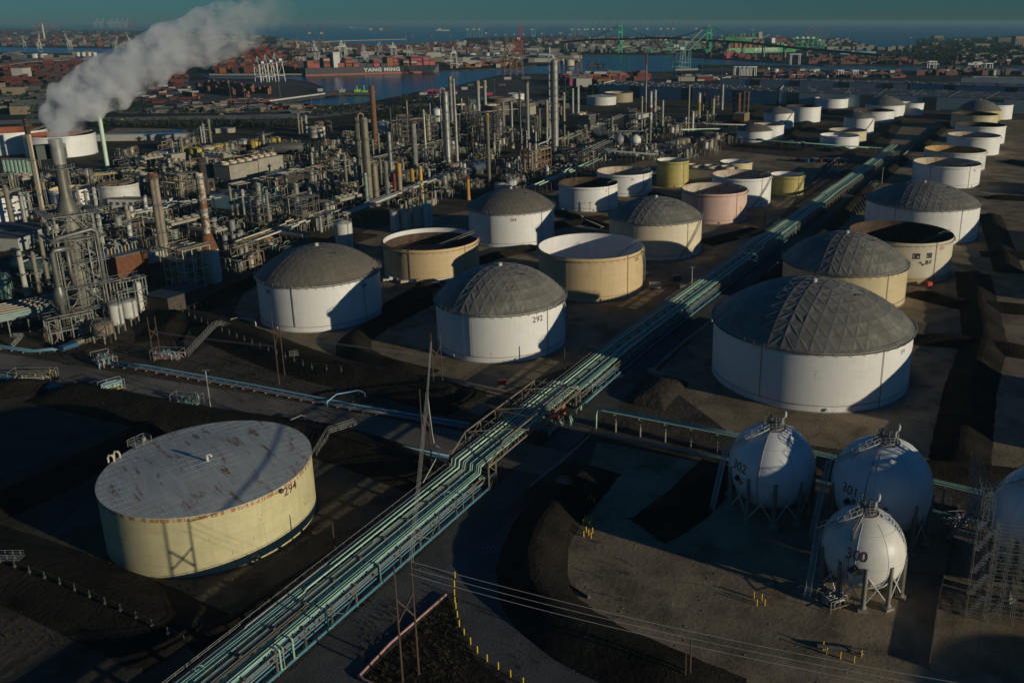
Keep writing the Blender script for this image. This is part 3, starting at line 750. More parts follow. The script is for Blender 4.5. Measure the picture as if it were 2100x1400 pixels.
# ------------------------------------------------------------------ pressure spheres
sph_w = M('white_sphere_paint', (.66, .67, .66), .4, var=.06, scale=.3, dirt=.12)
sph_r = M('rust_marked_sphere_paint', (.66, .64, .58), .45, var=.08, scale=.3, rust=.14, rscale=.35, streak=True)
def sphere_tank(label, x, y, z, r, num, numpx, numpy, legs=10, mat=None, stair_px=None, scale_num=2.0):
    t = thing('pressure_sphere', label, 'spherical tank', (x, y, 0))
    MB().sphere(0, 0, z, r, 64, 40).build('vessel', mat or sph_w, t, True)
    face = atan2(-y, -x)
    lr = r * .985
    for i in range(legs):
        a = face + .12 + 2 * pi * i / legs; c, s_ = cos(a), sin(a)
        l = MB(); l.cyl((lr * c, lr * s_, .5), (lr * c, lr * s_, z + .05 * r), .42, n=12); l.build('leg', M('weathered_concrete_leg', (.20, .185, .16), .8, var=.2, scale=.7), t, True)
        f = MB(); f.box(lr * c, lr * s_, 0.02, 1.7, 1.7, .55, a); f.cyl((lr * c, lr * s_, .55), (lr * c, lr * s_, 1.0), .7, .45, n=10); f.build('footing', concrete, t)
    b = MB()
    for i in range(legs):
        a, a2 = face + .12 + 2 * pi * i / legs, face + .12 + 2 * pi * (i + 1) / legs
        z1 = z - .12 * r
        for (p, q) in (((a, .9), (a2, z1)), ((a, z1), (a2, .9))):
            b.cyl((lr * cos(p[0]), lr * sin(p[0]), p[1]), (lr * cos(q[0]), lr * sin(q[0]), q[1]), .13, n=6)
    b.build('cross_brace', M('pale_brace_paint', (.50, .50, .47), .5), t, True)
    # top platform, nozzles and relief pipes
    zt = z + r
    p = MB(); pr = r * .23
    p.lathe([(pr, zt - .5), (pr, zt + .25), (.01, zt + .25)], 20)
    p.build('top_platform', grate, t)
    rail = rail_ring(pr, zt + .25, 1.1, 16); rail.build('handrail', hand, t)
    nz = MB()
    for i in range(7):
        a = i * 2.4; q = pr * .75 * sqrt((i + .5) / 7); hh = .8 + (i * 7 % 5) * .35
        nz.cyl((q * cos(a), q * sin(a), zt), (q * cos(a), q * sin(a), zt + hh), .16, n=8); nz.cyl((q * cos(a), q * sin(a), zt + hh), (q * cos(a), q * sin(a), zt + hh + .15), .28, n=8)
    nz.build('nozzle', steel, t, True)
    rp = MB()
    for k, dx in enumerate((.3, .75)):
        rp.tube([(pr * .7 + dx * .5, .3 * k, zt + .3), (pr * .7 + dx * .5, .3 * k, zt + 1.6), (pr * .7 + dx * .5 + .55, .3 * k, zt + 2.0), (pr * .7 + dx * .5 + .6, .3 * k, zt + 3.3 - .5 * k)], .2, 8)
    rp.build('relief_pipe', white_col, t, True)
    ma = MB(); ma.cyl((-pr * .6, .2, zt), (-pr * .6, .2, zt + 3.0), .05, n=5); ma.sphere(-pr * .6, .2, zt + 3.0, .16, 8, 6); ma.build('mast', steel, t)
    # maroon line down the face and ring at the top
    ml = MB(); a = face - .30; lim = 34
    pts = [((r + .06) * cos(a) * cos(e), (r + .06) * sin(a) * cos(e), z + (r + .06) * sin(e)) for e in [1.3 - (1.3 + .75) * k / lim for k in range(lim + 1)]]
    ml.tube(pts, .05, 5)
    ml.tube([((r + .06) * cos(1.3) * cos(q * .2), (r + .06) * cos(1.3) * sin(q * .2), z + (r + .06) * sin(1.3)) for q in range(32)], .1, 5, closed=True)
    ml.build('sprinkler_pipe', M('maroon_pipe', (.10, .02, .02), .5), t, True)
    # number and hazard diamond on the vessel
    best = None
    for ia in range(-90, 91, 1):
        for ie in range(-60, 61, 1):
            a, e = face + radians(ia), radians(ie)
            wx, wy, wz = x + r * cos(a) * cos(e), y + r * sin(a) * cos(e), z + r * sin(e)
            if cos(a) * cos(e) * (-wx) + sin(a) * cos(e) * (-wy) + sin(e) * (CH - wz) < 0: continue
            q = PX(wx, wy, wz); d = (q[0] - numpx) ** 2 + (q[1] - numpy) ** 2
            if best is None or d < best[0]: best = (d, a, e)
    _, a, e = best
    n_ = text_mesh(num, scale_num, numbrown, 'number', t, sphere=r, ang=a, z=e); n_.location = (0, 0, z)
    ds = .28 * scale_num
    for (du, dv, mm) in ((0, 1, M('hazard_red', (.16, .02, .02), .5)), (1, 0, M('hazard_yellow', (.30, .22, .06), .5)), (-1, 0, M('hazard_blue', (.03, .05, .14), .5)), (0, -1, M('hazard_white', (.5, .48, .42), .5))):
        vs = []
        for (u, v_) in ((0, 1), (1, 0), (0, -1), (-1, 0)):
            ee = e + (-1.12 * scale_num + ds * (dv + v_) * .98) / r; aa = a + (ds * (du + u) * .98) / (r * cos(ee))
            vs.append(((r + .07) * cos(aa) * cos(ee), (r + .07) * sin(aa) * cos(ee), z + (r + .07) * sin(ee)))
        MB().add(vs, [(3, 2, 1, 0)]).build('hazard_diamond', mm, t)
    ws = MB()
    for k in range(8):
        a = k * pi / 4 + .3; ws.tube([((r + .01) * cos(a) * cos(e2), (r + .01) * sin(a) * cos(e2), z + (r + .01) * sin(e2)) for e2 in [-1.1 + 2.2 * q / 20 for q in range(21)]], .045, 4)
    for e2 in (-.8, 0, .8): ws.tube([((r + .01) * cos(e2) * cos(q * pi / 24), (r + .01) * cos(e2) * sin(q * pi / 24), z + (r + .01) * sin(e2)) for q in range(48)], .045, 4, closed=True)
    ws.build('weld_seam', M('seam_grey', (.45, .45, .43), .5), t)
    # long stair from the ground up the left side
    sa = face - 1.5; st = MB(); P0 = (Vector(G(*stair_px)) - Vector((x, y, 0))) if stair_px else Vector(((r + 7.5) * cos(sa - .33), (r + 7.5) * sin(sa - .33), 0.05)); P1 = Vector(((r + .6) * cos(sa), (r + .6) * sin(sa), z + r * .35))
    e_ = Vector((P1 - P0).cross(Vector((0, 0, 1)))).normalized() * .5
    def flight(A, B_, e2):
        for sg in (-1, 1):
            st.bar(A + e2 * sg, B_ + e2 * sg, .12, .22); st.bar(A + e2 * sg + Vector((0, 0, 1)), B_ + e2 * sg + Vector((0, 0, 1)), .06)
        k = max(4, int((B_.z - A.z) / .28))
        for i in range(k + 1): c = A.lerp(B_, i / k); st.bar(c - e2, c + e2, .26, .05)
        for i in range(0, k + 1, 4):
            c = A.lerp(B_, i / k)
            for sg in (-1, 1): st.bar(c + e2 * sg, c + e2 * sg + Vector((0, 0, 1)), .05)
    flight(P0, P1, e_)
    prev = P1
    for k in range(1, 9):
        el = .35 + (1.32 - .35) * k / 8; aa = sa + .12 * k
        nx_ = Vector(((r + .7) * cos(aa) * cos(el), (r + .7) * sin(aa) * cos(el), z + (r + .7) * sin(el)))
        ev = Vector((nx_ - prev).cross(Vector((0, 0, 1)))).normalized() * .5
        flight(prev, nx_, ev); prev = nx_
    st.build('access_stair', M('white_stair_paint', (.42, .43, .41), .5), t)
    return t
sphere_tank('white pressure sphere numbered 302, left one below the largest tank', 37.1, 164.8, 9.7, 9.1, '302', 1517, 957, stair_px=(1460, 1046), scale_num=2.7)
sphere_tank('white pressure sphere numbered 301, largest, between spheres 302 and 300', 57.4, 155.2, 10.6, 9.9, '301', 1743, 1005, stair_px=(1664, 1101), scale_num=2.7)
s3 = sphere_tank('small rust-marked white pressure sphere numbered 300, nearest of the spheres', 48.6, 137.1, 8.2, 7.5, '300', 1757, 1140, mat=sph_r, stair_px=(1655, 1228), scale_num=2.6)
d = MB(); d.tube([(-1.2, -1.2, 15.9), (-3.5, -4.0, 14.2), (-5.0, -5.4, 9.5), (-5.2, -5.6, 1.5), (-6.5, -6.2, 1.0)], .14, 6); d.tube([(-1.0, -1.5, 15.9), (-3.2, -4.3, 14.2), (-4.7, -5.7, 9.5), (-4.9, -5.9, 1.5), (-6.5, -6.9, 1.0)], .1, 6)
d.build('drain_pipe', grey_pipe, s3, True)
tk_ = height_at
sph4 = sphere_tank('white pressure sphere cut by the right edge, wrapped in scaffolding', 84.0, 138.2, 12.0, 11.5, '303', 2300, 1200)
# ------------------------------------------------------------------ the main pipe rack along the road
def bz(s):
    """deck height of the pipes: they climb to cross the road inside the truss"""
    if s <= 43 or s >= 92: return 0.0
    if 43.4 <= s <= 91.6: return 1.6
    return 1.6 * (s - 43) / .4 if s < 43.4 else 1.6 * (92 - s) / .4
rr = random.Random(11)
rack = thing('pipe_rack', 'long two-level rack of mint green pipes running along the road through the tank farm', 'pipe rack', R(0, 0, 0), 0)
def L3(s, t, z):
    p = R(s, t, z); return (p[0] - RO.x, p[1] - RO.y, p[2])
rack.location = (RO.x, RO.y, 0)
def run(s0, s1, t, z, r, mat, follow=True, name='pipe', parent=rack, jogs=(), n=8):
    ss = {s0, s1}
    k = s0
    while k < s1: ss.add(k); k += 24
    if follow:
        for q in (43, 43.4, 91.6, 92, 130):
            if s0 < q < s1: ss.add(q)
    for (js, dt, dz) in jogs:
        ss.add(js); ss.add(js + .8 + abs(dt))
    pts = []
    for s in sorted(ss):
        dt = sum(d for (js, d, _) in jogs if s > js + .1); dz = sum(d for (js, _, d) in jogs if s > js + .1)
        pts.append(L3(s, t + dt, z + dz + (bz(s) if follow else 0)))
    mb = MB(); mb.tube(pts, r, n); return mb.build(name, mat, parent, 'all')
cols = [green_pipe, green_pipe2, green_pipe, green_pipe, green_pipe2, teal_pipe, green_pipe2, green_pipe]
t = -8.9; up = []
while t < -1.0:
    r = rr.choice([.09, .11, .13, .16, .2]); t += r + rr.uniform(.07, .2)
    if abs(t + 4.4) < .45: t = -3.9; continue
    up.append((t, r)); t += r
for k, (t, r) in enumerate(up):
    j = [(255 + k * .7, -1.3, .5), (283 + k * .6, 1.3, -.5), (395 + rr.uniform(0, 6), 0, .4), (430, 0, -.4)]
    if rr.random() < .3: j.append((rr.uniform(-20, 20), 0, .25))
    run(-58 if rr.random() < .85 else -14, rr.choice([600, 640, 560]), t, 4.55 + r, r, cols[k % 8] if rr.random() < .9 else grey_pipe, jogs=[q for q in j])
for k, t in enumerate([-8.0, -7.3, -6.5, -5.6, -4.9, -4.1, -3.3, -2.5, -1.7, -1.0, -.4]):
    r = rr.choice([.16, .2, .26, .3]); run(-58, 44 if k % 2 else 42, t, 1.75 + r, r, blue_pipe if k % 3 else lblue_pipe, False)
    run(96 if k % 2 else 99, 380, t, 1.75 + r, r, blue_pipe if k % 3 else teal_pipe, False)
for k, t in enumerate([-6.0, -4.2, -2.6, -1.2, .1]):
    r = rr.choice([.2, .3]); run(-58, 45, t, .35 + r, r, blue_pipe, False); run(94, 300, t, .35 + r, r, blue_pipe, False)
# grating walkway, cable tray, brown channel on the left
def band(s0, s1, t0, t1, z, th, mat, name, follow=True):
    mb = MB(); st = sorted({s0, s1, *[q for q in (43, 43.4, 91.6, 92, 130) if s0 < q < s1], *[s0 + 30 * i for i in range(int((s1 - s0) / 30))]})
    for a, b in zip(st[:-1], st[1:]):
        za, zb = z + (bz(a) if follow else 0), z + (bz(b) if follow else 0)
        v = [L3(a, t0, za), L3(a, t1, za), L3(b, t1, zb), L3(b, t0, zb)]; v += [(p[0], p[1], p[2] + th) for p in v]
        mb.add(v, [(3, 2, 1, 0), (4, 5, 6, 7), (0, 1, 5, 4), (1, 2, 6, 5), (2, 3, 7, 6), (3, 0, 4, 7)])
    return mb.build(name, mat, rack)
band(-58, 560, -4.75, -4.05, 4.72, .1, grate, 'walkway')
band(-58, 44, -9.9, -9.35, 4.1, .18, brown_pipe, 'cable_tray'); band(-58, -8, -2.9, -2.4, 5.45, .12, brown_pipe, 'cable_tray')
for (s0, s1) in ((-58, 43), (92, 560)):
    for z, th in ((4.1, .28), (3.1, .22)):
        band(s0, s1, -.12, .12, z, th, steel_br, 'edge_beam', False)
hb = MB()
for s0, s1, t in ((-58, 43, -9.9), (-58, 43, -4.8), (92, 330, -9.6)):
    for z in (5.2, 4.8): hb.tube([L3(s, t, z) for s in (s0, s1) ] if s1 < 130 else [L3(s0, t, z), L3(130, t, z), L3(s1, t, z)], .05, 4)
    s = s0
    while s < s1: hb.bar(L3(s, t, 4.2), L3(s, t, 5.2), .06); s += 2.1
hb.build('handrail', hand, rack)
s = -56; nb = 0; extra = MB()
while s < 600:
    if not (46 < s < 90):
        mb = extra if nb >= 96 else MB()
        for t in (0, -4.6, -9.2): mb.bar(L3(s, t, 0), L3(s, t, 4.5 if t else 4.9), .26, .22)
        mb.bar(L3(s, -9.5, 4.35), L3(s, .3, 4.35), .24, .3); mb.bar(L3(s, -9.2, 1.6), L3(s, .2, 1.6), .18, .26)
        if nb % 4 == 0: mb.bar(L3(s, 0, 3.2), L3(s + 3, 0, .8), .12); mb.bar(L3(s + 6.3, 0, 3.2), L3(s + 3.2, 0, .8), .12)
        if mb is not extra: mb.build('support_frame', steel if nb % 3 else steel_br, rack); nb += 1
    s += 6.3
# small dark junction boxes, drops and valves on the deck
for k in range(46):
    s = -50 + k * 7.1
    if 40 < s < 95: continue
    b = MB(); c = L3(s, -4.4, 5.0); b.box(c[0], c[1], 4.95, .55, 1.2, .3, RA); b.build('junction_box', steel_dk, rack)
for k in range(18):
    s = rr.choice([rr.uniform(-45, 40), rr.uniform(95, 330)]); t = rr.uniform(-8, -1)
    b = MB(); tt = -.2 if k % 2 else t
    if k % 2: b.tube([L3(s, -1.2, 5.0), L3(s, .35, 5.0), L3(s, .5, 4.8), L3(s, .5, 1.2), L3(s + .8, .5, .9)], rr.choice([.1, .16]), 7)
    else: b.tube([L3(s, t, 4.9), L3(s, t, 5.7), L3(s + .3, t + .2, 5.9), L3(s + .7, t + .6, 5.9), L3(s + .9, t + .8, 5.6), L3(s + .9, t + .8, 5.0)], .12, 7)
    b.build('drop_pipe', rr.choice([green_pipe, grey_pipe, teal_pipe, teal_pipe]), rack, 'all')
# end loops of the lower pipes at each side of the road
for k in range(7):
    b = MB(); t = -7 + k * 1.05; r = .2
    b.tube([L3(44 + k * .3, t, 1.9), L3(46 + k * .3, t, 1.9), L3(46.5 + k * .3, t, 1.5), L3(46.5 + k * .3, t, -.5)], r, 8); b.build('pipe_end', lblue_pipe if k % 2 else green_pipe, rack, 'all')
    b = MB(); b.tube([L3(97, t + 1, 1.9), L3(94 - k * .4, t + 1, 1.9), L3(93.4 - k * .4, t + 1, 1.5), L3(93.4 - k * .4, t + 1, -.5)], r, 8); b.build('pipe_end', teal_pipe if k % 2 else green_pipe2, rack, 'all')
for k in range(6):
    b = MB(); b.tube([L3(97 + 5 * k % 7, -.5 + .35 * k, 1.2 + .25 * k), L3(86 - k, -.3 + .4 * k, 1.2 + .25 * k), L3(85.4 - k, .2 + .4 * k, 1.0 + .25 * k), L3(85 - k, 1.2 + .3 * k, .5)], .15, 7); b.build('pipe_end', teal_pipe if k % 2 else green_pipe, rack, 'all')
# pump piping beside the rack (1640,380..)
# --- truss bridge carrying the rack over the cross road
tb = thing('truss_bridge', 'open steel truss carrying the green pipes across the road', 'truss bridge', (RO.x, RO.y, 0))
for side, t in (('l', -9.9), ('r', .35)):
    mb = MB(); zs = 5.9; N = 7; s0, s1 = 44.5, 90.5; d = (s1 - s0) / N
    top = lambda i: 9.4 if 1 <= i <= N - 1 else 6.2
    for i in range(N):
        a, b = s0 + d * i, s0 + d * (i + 1)
        mb.bar(L3(a, t, zs), L3(b, t, zs), .28, .35); mb.bar(L3(a, t, top(i)), L3(b, t, top(i + 1)), .26, .3)
        mb.bar(L3(a, t, zs), L3(a, t, top(i)), .2)
        if i % 2: mb.bar(L3(a, t, zs), L3(b, t, top(i + 1)), .16)
        else: mb.bar(L3(a, t, top(i)), L3(b, t, zs), .16)
        for q in range(4): mb.bar(L3(a + d * q / 4, t, zs), L3(a + d * q / 4, t, zs + 1.4), .08)
        mb.bar(L3(a, t, zs + 1.4), L3(b, t, zs + 1.4), .08)
    mb.build('side_truss', steel_br, tb)
mb = MB()
for i in range(N + 1):
    s = s0 + d * i; mb.bar(L3(s, -9.9, zs + .1), L3(s, .35, zs + .1), .22, .3)
    if 1 <= i <= N - 1: mb.bar(L3(s, -9.9, 9.4), L3(s, 0.35, 9.4), .22, .25)
    if 1 <= i < N - 1: mb.bar(L3(s, -9.9, 9.4), L3(s + d, .35, 9.4), .14) if i % 2 else mb.bar(L3(s, .35, 9.4), L3(s + d, -9.9, 9.4), .14)
mb.build('cross_bracing', steel_br, tb)
for s in (44.5, 47.5, 88, 90.5):
    for t in (-9.9, .35):
        mb = MB(); mb.bar(L3(s, t, 0), L3(s, t, 6.2), .34, .3); mb.build('column', steel_br, tb)
mb = MB()
for a, b in ((44.5, 47.5), (88, 90.5)):
    for t in (-9.9, .35):
        mb.bar(L3(a, t, .5), L3(b, t, 3.4), .14); mb.bar(L3(b, t, 3.4), L3(a, t, 6.4), .14)
        mb.bar(L3(a, t, 3.4), L3(b, t, 3.4), .14)
    for s in (a, b): mb.bar(L3(s, -9.9, 3.6), L3(s, .35, 3.6), .2)
mb.build('tower_bracing', steel_br, tb)
gi = MB(); gi.tube([L3(46, -10.6, .5), L3(46, -10.6, 4.6), L3(49, -10.6, 5.2), L3(88, -10.6, 5.2)], .3, 8); gi.build('insulated_line', grey_pipe, tb, 'all')
# orange and brown sheds under the bridge
def shed(name, label, cat, px, sx, sy, h, rz, wall, roofm, lean=.3, extra=None):
    g = G(*px); t = thing(name, label, cat, (g[0], g[1], 0), rz)
    MB().box(0, 0, 0, sx, sy, h).build('wall', wall, t)
    m = MB(); m.add([(-sx / 2 - .25, -sy / 2 - .25, h + .003), (sx / 2 + .25, -sy / 2 - .25, h + .003), (sx / 2 + .25, sy / 2 + .25, h + lean), (-sx / 2 - .25, sy / 2 + .25, h + lean),
                     (-sx / 2 - .25, -sy / 2 - .25, h + .2), (sx / 2 + .25, -sy / 2 - .25, h + .2), (sx / 2 + .25, sy / 2 + .25, h + lean + .2), (-sx / 2 - .25, sy / 2 + .25, h + lean + .2)],
                    [(3, 2, 1, 0), (4, 5, 6, 7), (0, 1, 5, 4), (1, 2, 6, 5), (2, 3, 7, 6), (3, 0, 4, 7)])
    m.build('roof', roofm, t)
    MB().box(-sx * .2, -sy / 2 - .02, 0, 1.0, .06, min(2.1, h * .85)).build('door', steel_dk, t)
    return t
brick = M('orange_brick', (.33, .11, .05), .8, var=.2, scale=1.5)
shed('shed', 'brown shed with orange end wall left of the truss bridge', 'shed', (985, 862), 5.2, 3.6, 3.0, RA, M('brown_block_wall', (.12, .085, .055), .85), steel_dk)
g = G(1003, 862); o = MB().box(0, 0, .4, .12, 2.8, 2.5).build('sign_board', brick); o.location = (g[0] + 1.5, g[1] + 1.0, 0); o.rotation_euler = (0, 0, RA); tag(o, 'plain orange panel standing beside the brown shed', 'panel')
shed('control_shed', 'orange brick hut under the truss bridge', 'hut', (1143, 853), 4.5, 2.6, 3.0, RA, brick, steel_dk)
rb_ = G(1029, 787); t = thing('skip', 'small red skip on the lane in front of tank 292', 'skip', (rb_[0], rb_[1], 0), .3)
MB().add([(-.9, -.7, .15), (.9, -.7, .15), (.9, .7, .15), (-.9, .7, .15), (-1.3, -.8, 1.3), (1.3, -.8, 1.3), (1.3, .8, 1.3), (-1.3, .8, 1.3)], [(3, 2, 1, 0), (0, 1, 5, 4), (1, 2, 6, 5), (2, 3, 7, 6), (3, 0, 4, 7), (4, 5, 6, 7)]).build('body', M('bright_red_paint', (.55, .03, .02), .5), t)
MB().box(0, 0, 0, 1.5, 1.3, .15).build('base', steel_dk, t)
# --- green pipes on T posts running behind the spheres
pts = [G(1238, 842, 5.2), G(1500, 893, 5.2), G(1700, 938, 5.2), G(1905, 988, 5.2), G(2040, 1020, 5.2), G(2300, 1085, 5.2)]
gr = thing('pipe_rack', 'single-level rack of green pipes on T-shaped posts behind the spheres', 'pipe rack', (pts[0][0], pts[0][1], 0))
o0 = Vector(pts[0]); loc = [(p[0] - o0.x, p[1] - o0.y, p[2]) for p in pts]
def offp(P, d, z):
    out = []
    for i, p in enumerate(P):
        a, b = Vector(P[max(i - 1, 0)]), Vector(P[min(i + 1, len(P) - 1)]); v = (b - a); v.z = 0; v.normalize(); out.append((p[0] + v.y * d, p[1] - v.x * d, z))
    return out
for k, (d, r, m_) in enumerate(((-.9, .2, green_pipe), (-.45, .14, green_pipe2), (0, .22, green_pipe), (.45, .12, teal_pipe), (.85, .18, green_pipe2))):
    q = offp(loc, d, 5.4 + r); first = [(q[0][0] - 1.5, q[0][1] + .6, 3 + .3 * k), (q[0][0] - 1.2, q[0][1] + .5, q[0][2])] if k > 2 else []
    m = MB(); m.tube((first and [(q[0][0] - 1.6, q[0][1] + .6, .3)] or []) + first + q, r, 8); m.build('pipe', m_, gr, 'all')
tot = 0
for a, b in zip(loc[:-1], loc[1:]):
    a, b = Vector(a), Vector(b); n_ = max(1, int((b - a).length / 5.6))
    for i in range(n_):
        c = a.lerp(b, (i + .5) / n_); v = (b - a).normalized(); e = Vector((v.y, -v.x, 0))
        m = MB(); m.cyl((c.x, c.y, 0), (c.x, c.y, 5.1), .24, n=10); m.bar(Vector((c.x, c.y, 5.2)) - e * 1.3, Vector((c.x, c.y, 5.2)) + e * 1.3, .3, .3)
        m.build('post', concrete, gr, True)
m = MB(); m.add([(-1.9, -.3, 5.6), (-.3, -.3, 5.6), (-.3, 1.6, 5.6), (-1.9, 1.6, 5.6)], [(0, 1, 2, 3)]); 
# low pipes in front of it
for k, d in enumerate((3.2, 3.7, 4.3)):
    q = offp(loc, d, .7 + .1 * k); m = MB(); m.tube(q, .13 + .04 * (k % 2), 7); m.build('low_pipe', (green_pipe, teal_pipe, lblue_pipe)[k], gr, 'all')
# --- pipes along the cross road
def pipe_line(label, pxs, specs, zb=.45, sleepers=True, name='pipeline', cat='pipeline', step=4.0, ups=()):
    P = [G(a, b, zb) for a, b in pxs]; o_ = Vector(P[0]); t = thing(name, label, cat, (o_.x, o_.y, 0))
    loc = [(p[0] - o_.x, p[1] - o_.y, zb) for p in P]
    for d, r, m_, z in specs:
        m = MB(); m.tube(offp(loc, d, z + r), r, 7); m.build('pipe', m_, t, 'all')
    if sleepers:
        w0, w1 = min(s_[0] for s_ in specs) - .4, max(s_[0] for s_ in specs) + .4; cnt = 0
        for a, b in zip(loc[:-1], loc[1:]):
            a, b = Vector(a), Vector(b); n_ = max(1, int((b - a).length / step)); v = (b - a).normalized(); e = Vector((v.y, -v.x, 0))
            for i in range(n_):
                c = a.lerp(b, (i + .5) / n_); zz = min(s_[3] for s_ in specs); m = MB()
                m.bar(Vector((c.x, c.y, zz - .12)) + e * w0, Vector((c.x, c.y, zz - .12)) + e * w1, .3, .24)
                for q in (w0 * .7 + w1 * .3, w0 * .3 + w1 * .7): m.bar(Vector((c.x, c.y, 0)) + e * q, Vector((c.x, c.y, zz - .2)) + e * q, .25)
                m.build('sleeper', concrete, t)
                cnt += 1
    return t
pipe_line('blue pipes along the far side of the cross road', [(205, 742), (300, 752), (520, 792), (740, 835), (965, 872)], [(0, .36, lblue_pipe, .5), (.9, .16, lblue_pipe, .4), (1.4, .12, grey_pipe, .4), (-.8, .14, brown_pipe, .4), (1.9, .12, pink_pipe, .4)])
pipe_line('grey-blue pipes along the near side of the cross road', [(-60, 762), (0, 770), (230, 812), (500, 862), (760, 905), (930, 940)], [(0, .16, blue_pipe, .35), (.5, .14, grey_pipe, .35), (1.0, .18, blue_pipe, .35), (1.6, .12, grey_pipe, .35), (-.6, .2, lblue_pipe, .35), (2.3, .12, brown_pipe, .35)])
pipe_line('light blue pipes in front of the fin-fan cooler', [(-60, 700), (0, 708), (70, 718), (130, 712)], [(0, .18, lblue_pipe, .3), (.6, .15, blue_pipe, .3), (1.2, .18, lblue_pipe, .3), (1.8, .15, blue_pipe, .3)])
for k, (lab, px, m_) in enumerate((('white pipe loop over the cross road pipes', [(670, 824), (690, 808), (735, 800), (748, 806)], lblue_pipe), ('white elbowed pipe right of tank 292', [(1157, 722), (1170, 725), (1195, 705), (1224, 712), (1226, 716)], grey_pipe), ('white elbowed pipe in front of tank 206', [(470, 662), (474, 654), (488, 651), (522, 657), (524, 662)], white_col), ('pale looped pipe by the cross road near the small flat tank', [(584, 866), (618, 851), (648, 858), (656, 865)], grey_pipe), ('grey pipe loop beside the upper road, left of the wide grey dome', [(1793, 379), (1797, 377), (1818, 379), (1820, 383)], grey_pipe))):
    z = 1.3; P = [G(a, b, z) for a, b in px]; P = [(P[0][0], P[0][1], 0)] + P + [(P[-1][0], P[-1][1], 0)]
    o_ = P[0]; t = thing('pipe_loop', lab, 'pipe', (o_[0], o_[1], 0))
    m = MB(); m.tube([(p[0] - o_[0], p[1] - o_[1], p[2]) for p in P], .18, 7); m.build('pipe', m_, t, 'all')
    m = MB(); c = P[len(P) // 2]; m.bar((c[0] - o_[0], c[1] - o_[1], 0), (c[0] - o_[0], c[1] - o_[1], z), .2); m.build('support', concrete, t)
# curb pipe (faded pink) at the bottom, concrete kerbs
for k, (lab, px) in enumerate((('faded pink pipe kerb round the dark corner plot, bottom', [(915, 1218), (850, 1275), (800, 1318), (737, 1384), (745, 1393), (780, 1408), (840, 1440)]), ('faded pink kerb along the rack road above the loop road', [(1085, 998), (1150, 946), (1210, 893)]))):
    P = [G(a, b, .35) for a, b in px]; m = MB(); m.tube(P, .22, 8); o = m.build('pipe_kerb', pink_pipe if k == 0 else pink_pipe, None, 'all'); tag(o, lab, 'kerb')
def wall_line(label, px, h, th, mat, name='retaining_wall', cat='low wall', z=0.0):
    P = [Vector(G(a, b, z)) for a, b in px]; m = MB()
    for a, b in zip(P[:-1], P[1:]): m.bar((a.x, a.y, z + h / 2), (b.x, b.y, z + h / 2), th, h)
    o = m.build(name, mat); tag(o, label, cat); return o
sand = M('sandstone_wall', (.33, .27, .18), .85, var=.15)
wall_line('pale concrete wall at the kink of the rack road beside the largest tank', [(1465, 655), (1400, 706), (1335, 765)], 1.0, .4, sand)
wall_line('short pale wall closing the dark earth mound', [(1328, 764), (1392, 782)], 1.6, .3, sand)
wall_line('pale angled wall left of the domed tan tank', [(1574, 566), (1596, 548), (1610, 552)], 2.4, .3, sand)
for i in range(9):
    wall_line('sandy rib of the slatted pit by the upper road, %s' % ordw(i, 9), [(1730 + i * 6, 424 - i * 3), (1745 + i * 6, 444 - i * 2)], 1.0, .25, sand, 'slatted_wall', 'rib wall')
wall_line('long kerb wall on the right of the upper rack road', [(1760, 400), (1800, 365), (1865, 308), (1885, 285)], .8, .5, sand)
wall_line('long low fence base right of the nearest spheres', [(1905, 1370), (1925, 1230), (1950, 1110), (1965, 1040)], 1.1, .2, steel, 'fence', 'fence')
# --- fence posts along embankment crests
def post_fence(label, px, z, n, h=1.1, mat=steel):
    P = [Vector(G(a, b, z)) for a, b in px]; t = thing('post_fence', label, 'fence', (P[0].x, P[0].y, 0)); L_ = [0]
    for a, b in zip(P[:-1], P[1:]): L_.append(L_[-1] + (b - a).length)
    def at(u):
        d = u * L_[-1]
        for i in range(len(P) - 1):
            if d <= L_[i + 1] or i == len(P) - 2: return P[i].lerp(P[i + 1], (d - L_[i]) / (L_[i + 1] - L_[i]))
    pm = MB(); pm.bar((0, 0, -1), (0, 0, h), .11); pm.box(0, 0, -.3, .35, .35, .35); src = pm.build('post', mat, t); src.location = at(0) - P[0] + Vector((0, 0, z))
    for i in range(1, n):
        o = src.copy(); COL.objects.link(o); o.parent = t; o.location = at(i / (n - 1)) - P[0] + Vector((0, 0, z))
    w_ = MB(); w_.tube([at(i / (n - 1)) - P[0] + Vector((0, 0, z + h * .9)) for i in range(n)], .03, 4); w_.build('wire', steel_dk, t)
post_fence('row of small white posts on the embankment crest below tank 206', [(375, 638), (430, 664), (520, 702), (600, 735), (640, 752), (700, 757)], 3.4, 20)
post_fence('row of short posts on the bank crest near the left edge by tank 206', [(375, 638), (400, 628), (425, 620)], 3.0, 5)
post_fence('row of thin posts on the dark bank at bottom left', [(0, 1148), (130, 1196), (260, 1254), (378, 1313)], 3.0, 13, mat=steel)
